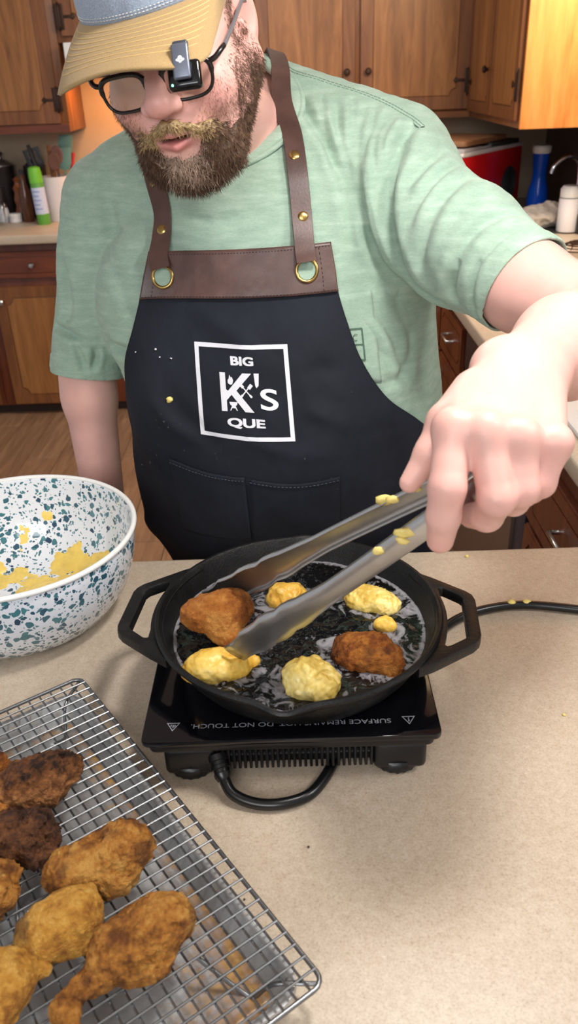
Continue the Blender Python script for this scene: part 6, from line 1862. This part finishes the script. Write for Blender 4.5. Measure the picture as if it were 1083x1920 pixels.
# ------------------------------------------------------------------ things on the far left counter
def bottle_thing(name, label, cat, loc, prof, mat, n=28, axis=None, part='body'):
    t = thing(name, label, cat, loc)
    lathe(part, prof, mat, t, loc, n, axis)
    return t
CZ = 0.9102
def P3(x, y, z=CZ): return (x, y, z)
c = (-1.2186, 4.3039, 0.9102)
ax = (-0.035, 0.0, 1.0)
sc_ = thing('spray_can', 'bright green aerosol can with a pale label on the far left counter', 'spray can', c)
M_GRN = plain('lime_cap', srgb(112, 190, 52), 0.35); M_GRN2 = plain('green_can', srgb(92, 158, 60), 0.35)
lathe('can', [(0, 0), (0.031, 0), (0.032, 0.004), (0.032, 0.19), (0.029, 0.20), (0, 0.20)], M_GRN2, sc_, c, 28, ax)
lathe('label_band', [(0.0323, 0.05), (0.0325, 0.051), (0.0325, 0.172), (0.0323, 0.173)], plain('pale_label', srgb(196, 206, 232), 0.5), sc_, c, 28, ax)
lathe('cap', [(0.031, 0.192), (0.033, 0.194), (0.032, 0.235), (0.028, 0.262), (0.012, 0.268), (0, 0.268)], M_GRN, sc_, c, 28, ax)
for k in range(5):
    zz_ = 0.075 + 0.02 * k
    V = []; 
    for a in np.linspace(-2.4, -1.1 - 0.25 * (k % 2), 10): V += [(0.0328 * math.cos(a) + c[0] - 0.035 * zz_, 0.0328 * math.sin(a) + c[1], c[2] + zz_ + 0.003), (0.0328 * math.cos(a) + c[0] - 0.035 * zz_, 0.0328 * math.sin(a) + c[1], c[2] + zz_ - 0.003)]
    np_mesh('label_print', V, [[2 * q, 2 * q + 1, 2 * q + 3, 2 * q + 2] for q in range(9)], plain('label_ink', srgb(140, 156, 204), 0.6) if k == 0 else bpy.data.materials['label_ink'], sc_)
TUB = (-1.165, 4.42, CZ)
tb = thing('utensil_crock', 'white utensil crock between the green can and the sleeve', 'crock', TUB)
M_WPL = plain('white_plastic', srgb(222, 220, 226), 0.4)
lathe('crock', [(0, 0), (0.062, 0), (0.065, 0.004), (0.070, 0.205), (0.0715, 0.210), (0.068, 0.210), (0.062, 0.01), (0, 0.008)], M_WPL, tb, TUB, 36)
M_BLKU = plain('black_nylon', srgb(24, 24, 28), 0.4); M_WOODU = plain('spoon_wood', srgb(150, 98, 58), 0.6, nscale=40, namt=0.15); M_DKW = plain('dark_spoon_wood', srgb(96, 62, 48), 0.6, nscale=40, namt=0.15)
M_TEAL = plain('teal_silicone', srgb(88, 128, 122), 0.5); M_RED = plain('red_handle', srgb(172, 30, 40), 0.4)
def utensil(name, label, base, top, head, mat, hmat, r=0.006):
    b, t = np.array(base), np.array(top)
    u = thing(name, label, 'utensil', tuple(b), 'utensils in the crock')
    del u['group']
    tube('handle', [b, b * 0.3 + t * 0.7, t], [r, r * 0.9, r * 0.8], mat, u, 12, 8)
    ax_ = (t - b) / np.linalg.norm(t - b)
    zc = np.array((0.15, -1.0, 0.1)); zc = zc - (zc @ ax_) * ax_; zc /= np.linalg.norm(zc); xc = np.cross(ax_, zc)
    Mh = Matrix(((xc[0], ax_[0], zc[0], t[0]), (xc[1], ax_[1], zc[1], t[1]), (xc[2], ax_[2], zc[2], t[2]), (0, 0, 0, 1)))
    if head == 'spatula': prism('blade', [[(-0.022, -0.01), (0.022, -0.01), (0.034, 0.02), (0.034, 0.085), (0.026, 0.095), (-0.030, 0.088), (-0.034, 0.02)]], 0.006, hmat, u, Mh @ Matrix.Translation((0, 0, -0.003)), 0.001)
    elif head == 'spoon':
        bm = bmesh.new(); bmesh.ops.create_uvsphere(bm, u_segments=18, v_segments=10, radius=1.0)
        for v in bm.verts: v.co = Vector((v.co.x * 0.030, v.co.y * 0.044 + 0.036, v.co.z * 0.010 - 0.010 * (1 - v.co.x ** 2 - v.co.y ** 2)))
        bmesh.ops.transform(bm, matrix=Mh, verts=bm.verts); bm_obj('bowl', bm, hmat, u, True)
    elif head == 'turner': prism('blade', [[(-0.012, -0.01), (0.012, -0.01), (0.040, 0.02), (0.040, 0.10), (-0.040, 0.10), (-0.040, 0.02)], [(-0.02, 0.035), (-0.014, 0.035), (-0.014, 0.085), (-0.02, 0.085)], [(0.014, 0.035), (0.02, 0.035), (0.02, 0.085), (0.014, 0.085)]], 0.003, hmat, u, Mh, 0.0005)
    return u
def crock_pt(dx, dy): return (TUB[0] + dx, TUB[1] + dy, CZ + 0.02)
utensil('spatula', 'teal silicone spatula standing in the crock, its blade above the shoulder', crock_pt(0.02, 0.02), (-1.0989, 4.4400, 1.2144), 'spatula', M_TEAL, M_TEAL)
utensil('spatula', 'second, smaller teal spatula leaning right in the crock', crock_pt(0.03, 0.0), (-1.1061, 4.4200, 1.1575), 'spatula', M_TEAL, M_TEAL, 0.005)
utensil('knife', 'long black handle sticking out of the crock to the upper left', crock_pt(-0.03, 0.0), (-1.2647, 4.4000, 1.2668), None, M_BLKU, M_BLKU, 0.011)
utensil('wooden_spoon', 'wooden spoon handle standing upright at the back of the crock', crock_pt(-0.01, 0.03), (-1.1814, 4.4600, 1.2595), None, M_WOODU, M_WOODU, 0.012)
utensil('serving_spoon', 'big dark brown spoon facing out at the front of the crock', crock_pt(0.01, -0.03), (-1.1451, 4.3800, 1.1529), 'spoon', M_DKW, M_DKW)
utensil('serving_spoon', 'reddish brown ladle tilted behind the dark brown spoon', crock_pt(0.02, -0.01), (-1.1348, 4.4100, 1.1791), 'spoon', M_DKW, plain('rosewood', srgb(116, 78, 72), 0.5))
utensil('turner', 'black slotted turner in the crock beside the wooden spoon', crock_pt(-0.02, 0.01), (-1.2408, 4.4300, 1.1513), 'turner', M_BLKU, M_BLKU)
utensil('cooking_tool', 'red-handled tool at the right of the crock next to the shoulder', crock_pt(0.04, 0.03), (-1.0647, 4.4700, 1.2206), None, M_RED, M_RED, 0.010)
GLS = NT('clear_glass'); GLS.base((0.95, 0.97, 0.98, 1)); GLS.set(Roughness=0.05, **{'Transmission__Weight': 1.0, 'IOR': 1.3})
M_AMB = plain('amber_wood', srgb(128, 70, 36), 0.35, nscale=30, namt=0.2)
c = (-1.3939, 4.4773, 0.9102)
g_ = thing('pepper_mill', 'amber brown mill standing left of the green can', 'pepper mill', (-1.375, 4.475, CZ))
lathe('body', [(0, 0), (0.033, 0), (0.033, 0.03), (0.022, 0.07), (0.027, 0.10), (0.020, 0.13), (0.026, 0.155), (0.012, 0.175), (0.012, 0.185), (0.018, 0.195), (0, 0.21)], M_AMB, g_, (-1.375, 4.475, CZ), 28)
c = (-1.388, 4.395, CZ)
t = thing('lidded_jar', 'low white cap jar on the counter edge at far left', 'jar', c)
lathe('jar', [(0, 0), (0.028, 0), (0.031, 0.004), (0.030, 0.026), (0, 0.026)], M_WPL, t, c, 28); lathe('lid', [(0.031, 0.024), (0.032, 0.026), (0.031, 0.040), (0.028, 0.043), (0, 0.043)], M_WHITE, t, c, 28)
c = (-1.452, 4.425, CZ)
t = thing('salt_shaker', 'white salt shaker at the left edge of the frame on the far counter', 'shaker', c)
lathe('body', [(0, 0), (0.030, 0), (0.026, 0.05), (0.021, 0.072), (0, 0.072)], M_WPL, t, c, 24); lathe('cap', [(0.0215, 0.070), (0.0215, 0.084), (0.015, 0.094), (0, 0.096)], M_STEEL, t, c, 24)
M_PANB = plain('dark_pan', srgb(38, 33, 36), 0.4, 0.3)
for k, (x, y, r, h, lab) in enumerate(((-1.462, 4.552, 0.060, 0.25, 'tall dark stockpot at the back of the far left counter'), (-1.295, 4.555, 0.055, 0.24, 'smaller dark pot behind the brown bottle'))):
    t = thing('cooking_pot', lab, 'pot', (x, y, CZ))
    lathe('pot', [(0, 0), (r * 0.96, 0), (r, 0.006), (r, h), (r * 1.03, h + 0.004), (r * 0.98, h + 0.004), (r * 0.95, 0.01), (0, 0.008)], M_PANB, t, (x, y, CZ), 36)
    lathe('lid', [(r * 1.03, h + 0.004), (r * 1.02, h + 0.010), (r * 0.5, h + 0.030), (0.012, h + 0.036), (0.010, h + 0.05), (0.018, h + 0.062), (0.012, h + 0.072), (0, h + 0.073)], M_PANB if k else plain('smoky_lid', srgb(92, 84, 84), 0.2, 0.4), t, (x, y, CZ), 36)
c3 = (-1.3400, 4.2800, 1.1044)
t = thing('glass_jar', 'clear glass measuring jug in front of the dark pots', 'jug', (-1.465, 4.33, CZ))
lathe('jug', [(0, 0), (0.042, 0), (0.046, 0.01), (0.052, 0.17), (0.054, 0.175), (0.049, 0.175), (0.042, 0.012), (0, 0.008)], GLS.m, t, (-1.465, 4.33, CZ), 32)
tube('handle', [(-1.465 - 0.05, 4.33, CZ + 0.15), (-1.465 - 0.085, 4.33, CZ + 0.14), (-1.465 - 0.085, 4.33, CZ + 0.06), (-1.465 - 0.048, 4.33, CZ + 0.04)], 0.006, GLS.m, t, 20)
c4 = (-1.320, 4.40, CZ)
t = thing('oil_bottle', 'tall brown bottle beside the green can', 'bottle', c4)
lathe('bottle', [(0, 0), (0.026, 0), (0.028, 0.006), (0.028, 0.14), (0.012, 0.19), (0.012, 0.225), (0, 0.225)], plain('brown_glass', srgb(88, 48, 28), 0.15), t, c4, 28); lathe('stopper', [(0, 0.222), (0.013, 0.224), (0.013, 0.245), (0, 0.246)], M_BLKU, t, c4, 20)
c5 = (-1.272, 4.462, CZ)
t = thing('measuring_cup', 'blue-grey plastic measuring cup behind the green can', 'cup', c5)
lathe('cup', [(0, 0.0), (0.024, 0.0), (0.027, 0.20), (0.032, 0.235), (0.030, 0.235), (0.022, 0.01), (0, 0.008)], plain('smoke_plastic', srgb(96, 104, 122), 0.2), t, c5, 28); lathe('rim', [(0.0305, 0.233), (0.034, 0.236), (0.0335, 0.241), (0.0305, 0.24)], plain('smoke_rim', srgb(140, 150, 168), 0.2), t, c5, 28)

# ------------------------------------------------------------------ right-hand corner
RB0, RB1 = np.array((0.742, 3.735)), np.array((1.122, 4.245))
dv = (RB1 - RB0); Lb = np.linalg.norm(dv); dv /= Lb; nv_ = np.array((-dv[1], dv[0]))   # nv_ points back-left, away from the side we see
ro = thing('countertop_oven', 'bright red countertop oven with a round fan grille on its side, in the right corner', 'oven', (RB1[0], RB1[1], CZ))
def OB(u, w, z): p = RB0 + dv * u + nv_ * w; return (p[0], p[1], CZ + z)
MOB = Matrix(((dv[0], 0, dv[1], RB0[0]), (dv[1], 0, -dv[0], RB0[1]), (0, 1, 0, CZ), (0, 0, 0, 1)))   # local x along the side, y up, z outwards
M_REDP = plain('red_paint', srgb(214, 26, 34), 0.28)
W_ = 0.34
def obox(name, u0, u1, w0, w1, z0, z1, mat, bev=0.006):
    return prism(name, [rrect(u0, z0, u1, z1, 0.008, 3)], w1 - w0, mat, ro, MOB @ Matrix.Translation((0, 0, -w1)), 0.003)
obox('shell', 0, Lb, 0, W_, 0.015, 0.285, M_REDP)
obox('top_plate', -0.004, Lb + 0.004, -0.004, W_, 0.286, 0.302, plain('pale_top_edge', srgb(216, 216, 222), 0.4))
obox('base', 0.01, Lb - 0.01, 0.01, W_ - 0.01, 0.0, 0.016, M_BLKU)
gc = (Lb - 0.135, 0.125)
def disc(name, r0, r1, z, mat, depth=0.002, n=40):
    lo = [(gc[0] + r1 * math.cos(a), gc[1] + r1 * math.sin(a)) for a in np.linspace(0, 2 * math.pi, n, endpoint=False)]
    li = [(gc[0] + r0 * math.cos(a), gc[1] + r0 * math.sin(a)) for a in np.linspace(0, 2 * math.pi, n, endpoint=False)]
    return prism(name, [lo, li[::-1]] if r0 > 0 else [lo], depth, mat, ro, MOB @ Matrix.Translation((0, 0, z)))
disc('grille_backing', 0, 0.083, 0.0006, plain('grille_dark', srgb(38, 40, 44), 0.5))
M_GRL = plain('grille_wire', srgb(92, 94, 98), 0.35, 0.6)
for r_ in np.arange(0.014, 0.084, 0.0095): disc('grille_ring', r_ - 0.0016, r_ + 0.0016, 0.003, M_GRL, 0.0025)
for a in (45, 135, 225, 315):
    prism('grille_spoke', [bar((gc[0], gc[1]), (gc[0] + 0.083 * math.cos(rad(a)), gc[1] + 0.083 * math.sin(rad(a))), 0.005)], 0.002, M_GRL, ro, MOB @ Matrix.Translation((0, 0, 0.0055)))
prism('blue_sticker', [rrect(gc[0] - 0.03, gc[1] - 0.088, gc[0] + 0.02, gc[1] - 0.06, 0.004, 3)], 0.001, plain('sticker_blue', srgb(44, 74, 150), 0.5), ro, MOB @ Matrix.Translation((0, 0, 0.006)))
# boards and lids lying on top
t = thing('cutting_board', 'wooden cutting board lying on top of the red oven', 'cutting board', OB(0.3, 0.2, 0.332))
bd = prism('board', [rrect(0.06, -0.30, 0.50, -0.02, 0.02, 4)], 0.022, plain('board_wood', srgb(150, 108, 76), 0.6, nscale=20, namt=0.1), t, Matrix(((dv[0], -nv_[0], 0, RB0[0]), (dv[1], -nv_[1], 0, RB0[1]), (0, 0, 1, CZ + 0.3225), (0, 0, 0, 1))), 0.003)
prism('grip_slot', [rrect(0.08, -0.20, 0.095, -0.12, 0.007, 4)], 0.001, M_DKW, bd, Matrix(((dv[0], -nv_[0], 0, RB0[0]), (dv[1], -nv_[1], 0, RB0[1]), (0, 0, 1, CZ + 0.3446), (0, 0, 0, 1))))
t = thing('baking_tray', 'dark baking tray between the red oven and the wooden board', 'baking tray', OB(0.4, 0.15, 0.303))
MT_ = Matrix(((dv[0], -nv_[0], 0, RB0[0]), (dv[1], -nv_[1], 0, RB0[1]), (0, 0, 1, CZ + 0.3025), (0, 0, 0, 1)))
prism('tray', [rrect(0.30, -0.26, 0.615, -0.004, 0.02, 4)], 0.018, plain('tray_dark', srgb(46, 50, 52), 0.45), t, MT_, 0.002)
t2 = thing('folded_paper', 'pale grey folded paper on the front of the red oven top', 'paper', OB(0.15, 0.1, 0.303))
prism('sheet', [rrect(0.02, -0.22, 0.29, -0.004, 0.004, 2)], 0.010, plain('grey_paper', srgb(176, 174, 182), 0.7), t2, MT_, 0.001)
prism('flap', [rrect(0.03, -0.20, 0.20, -0.01, 0.004, 2)], 0.002, plain('grey_paper_light', srgb(196, 194, 200), 0.7), t2, MT_ @ Matrix.Translation((0, 0, 0.0102)), 0.0005)

c = (1.185, 4.13, CZ)
t = thing('soap_bottle', 'blue dish soap bottle with white cap next to the red oven', 'bottle', c)
BLU = NT('blue_soap'); BLU.base(srgb(20, 84, 206)); BLU.set(Roughness=0.12, **{'Transmission__Weight': 0.25, 'IOR': 1.3})
lathe('bottle', [(0, 0), (0.044, 0), (0.049, 0.008), (0.050, 0.05), (0.044, 0.10), (0.033, 0.145), (0.031, 0.18), (0.036, 0.235), (0.038, 0.262), (0, 0.262)], BLU.m, t, c, 32)
lathe('cap', [(0.0385, 0.258), (0.041, 0.262), (0.043, 0.285), (0.038, 0.292), (0, 0.292)], M_WHITE, t, c, 32)
c = (1.1588, 3.5645, 0.9162)
t = thing('pill_bottle', 'white plastic bottle with grey ring on the black mat by the sink', 'bottle', c)
lathe('bottle', [(0, 0), (0.040, 0), (0.043, 0.005), (0.043, 0.125), (0.040, 0.132), (0, 0.132)], M_WPL, t, c, 32)
lathe('cap', [(0.041, 0.133), (0.0415, 0.135), (0.0415, 0.165), (0.032, 0.178), (0, 0.18)], M_WHITE, t, c, 32); lathe('ring', [(0.0405, 0.131), (0.0425, 0.1315), (0.0425, 0.1345), (0.0405, 0.135)], plain('grey_ring', srgb(112, 122, 120), 0.5), t, c, 32)
c = (1.2818, 3.7848, 0.9162)
t = thing('pump_bottle', 'lavender grey soap bottle behind the white bottle, at the right edge', 'bottle', (c[0] + 0.02, c[1] - 0.03, 0.9162))
c = (c[0] + 0.02, c[1] - 0.03, 0.9162)
lathe('bottle', [(0, 0), (0.034, 0), (0.036, 0.006), (0.036, 0.20), (0.020, 0.235), (0.014, 0.26), (0, 0.26)], plain('lavender_plastic', srgb(156, 156, 178), 0.3), t, c, 28); lathe('pump', [(0, 0.258), (0.015, 0.26), (0.015, 0.28), (0.005, 0.284), (0.005, 0.31), (0.014, 0.312), (0.012, 0.322), (0, 0.323)], M_WHITE, t, c, 20)
c = (1.2036, 3.5167, 0.9162)
t = thing('dark_bottle', 'small black bottle at the right edge of the frame on the mat', 'bottle', c)
lathe('bottle', [(0, 0), (0.020, 0), (0.021, 0.004), (0.021, 0.07), (0.010, 0.085), (0.010, 0.095), (0, 0.095)], M_BLKU, t, c, 24); lathe('cap', [(0.0102, 0.088), (0.0125, 0.09), (0.0125, 0.112), (0, 0.113)], M_DARK, t, c, 20)
mt = tag(box('drying_mat', (0.93, 3.545, 0.9105), (XR - 0.02, 3.79, 0.9160), plain('black_mat', srgb(18, 20, 24), 0.6), None, 0.002, 1), 'black drying mat on the right counter under the bottles and towel', 'mat')
fc = thing('faucet', 'curved chrome faucet over the sink at the right edge', 'faucet', (1.30, 3.72, CZ))
fb = (1.285, 3.87, CZ)
lathe('base', [(0, 0), (0.028, 0), (0.026, 0.012), (0.014, 0.02), (0, 0.02)], M_CHROME, fc, fb, 24)
tube('spout', [(fb[0], fb[1], fb[2] + 0.01), (fb[0], fb[1], fb[2] + 0.20), (fb[0] - 0.02, fb[1] - 0.01, fb[2] + 0.255), (fb[0] - 0.07, fb[1] - 0.02, fb[2] + 0.265), (fb[0] - 0.115, fb[1] - 0.02, fb[2] + 0.235), (fb[0] - 0.13, fb[1] - 0.02, fb[2] + 0.20)], 0.011, M_CHROME, fc, 40, 12)
tube('lever', [(fb[0], fb[1], fb[2] + 0.05), (fb[0] - 0.03, fb[1] - 0.03, fb[2] + 0.07), (fb[0] - 0.07, fb[1] - 0.06, fb[2] + 0.085)], 0.006, M_CHROME, fc, 14)
# crumpled towel
def towel_f(P):
    P = P.astype(np.float32)
    d = el(P, (1.075, 3.70, 0.955), (0.10, 0.075, 0.042)); d = smin(d, el(P, (1.00, 3.66, 0.935), (0.075, 0.06, 0.028)), 0.02); d = smin(d, el(P, (1.13, 3.73, 0.965), (0.055, 0.05, 0.042)), 0.015)
    r_ = fbm(P * 17 + 5, 2)
    return smax(d + 0.016 * np.abs(r_) - 0.008 + 0.003 * fbm(P * 60, 2), 0.9165 - P[:, 2], 0.002)
V, F = surface(towel_f, (0.88, 3.55, 0.90), (1.24, 3.83, 1.05), 0.004, slack=2.5)
tw = np_mesh('dish_towel', V, F, fabric('cream_towel', srgb(206, 190, 172), srgb(232, 222, 208), 400), None, True)
tag(tw, 'crumpled cream dish towel in front of the blue bottle', 'towel')
wh = thing('wire_trivet', 'coiled dark wire trivet on the right counter at the frame edge', 'trivet', (1.0368, 3.1016, 0.9120))
c = np.array((1.0590, 3.0976, 0.9120))
for k in range(6):
    r_ = 0.012 + 0.012 * k
    V, F = tube_arrays(np.array([c + np.array((r_ * math.cos(a), r_ * math.sin(a), 0.006 + 0.045 * (1 - (r_ / 0.09) ** 2))) for a in np.linspace(0, 2 * math.pi, 40, endpoint=False)]), 0.0022, 6, True)
    np_mesh('coil', V, F, M_BRONZE, wh)
for a in (0, 90, 180, 270):
    ca, sa = math.cos(rad(a)), math.sin(rad(a))
    tube('spoke', [c + np.array((0.012 * ca, 0.012 * sa, 0.05)), c + np.array((0.045 * ca, 0.045 * sa, 0.038)), c + np.array((0.08 * ca, 0.08 * sa, 0.0025))], 0.0022, M_BRONZE, wh, 10, 6)
pb_ = tag(box('cutting_board', (0.535, 1.36, 0.9105), (0.86, 1.72, 0.922), plain('white_poly', srgb(226, 224, 222), 0.5), None, 0.004, 2), 'white plastic cutting board on the right counter beyond the wrist', 'cutting board')
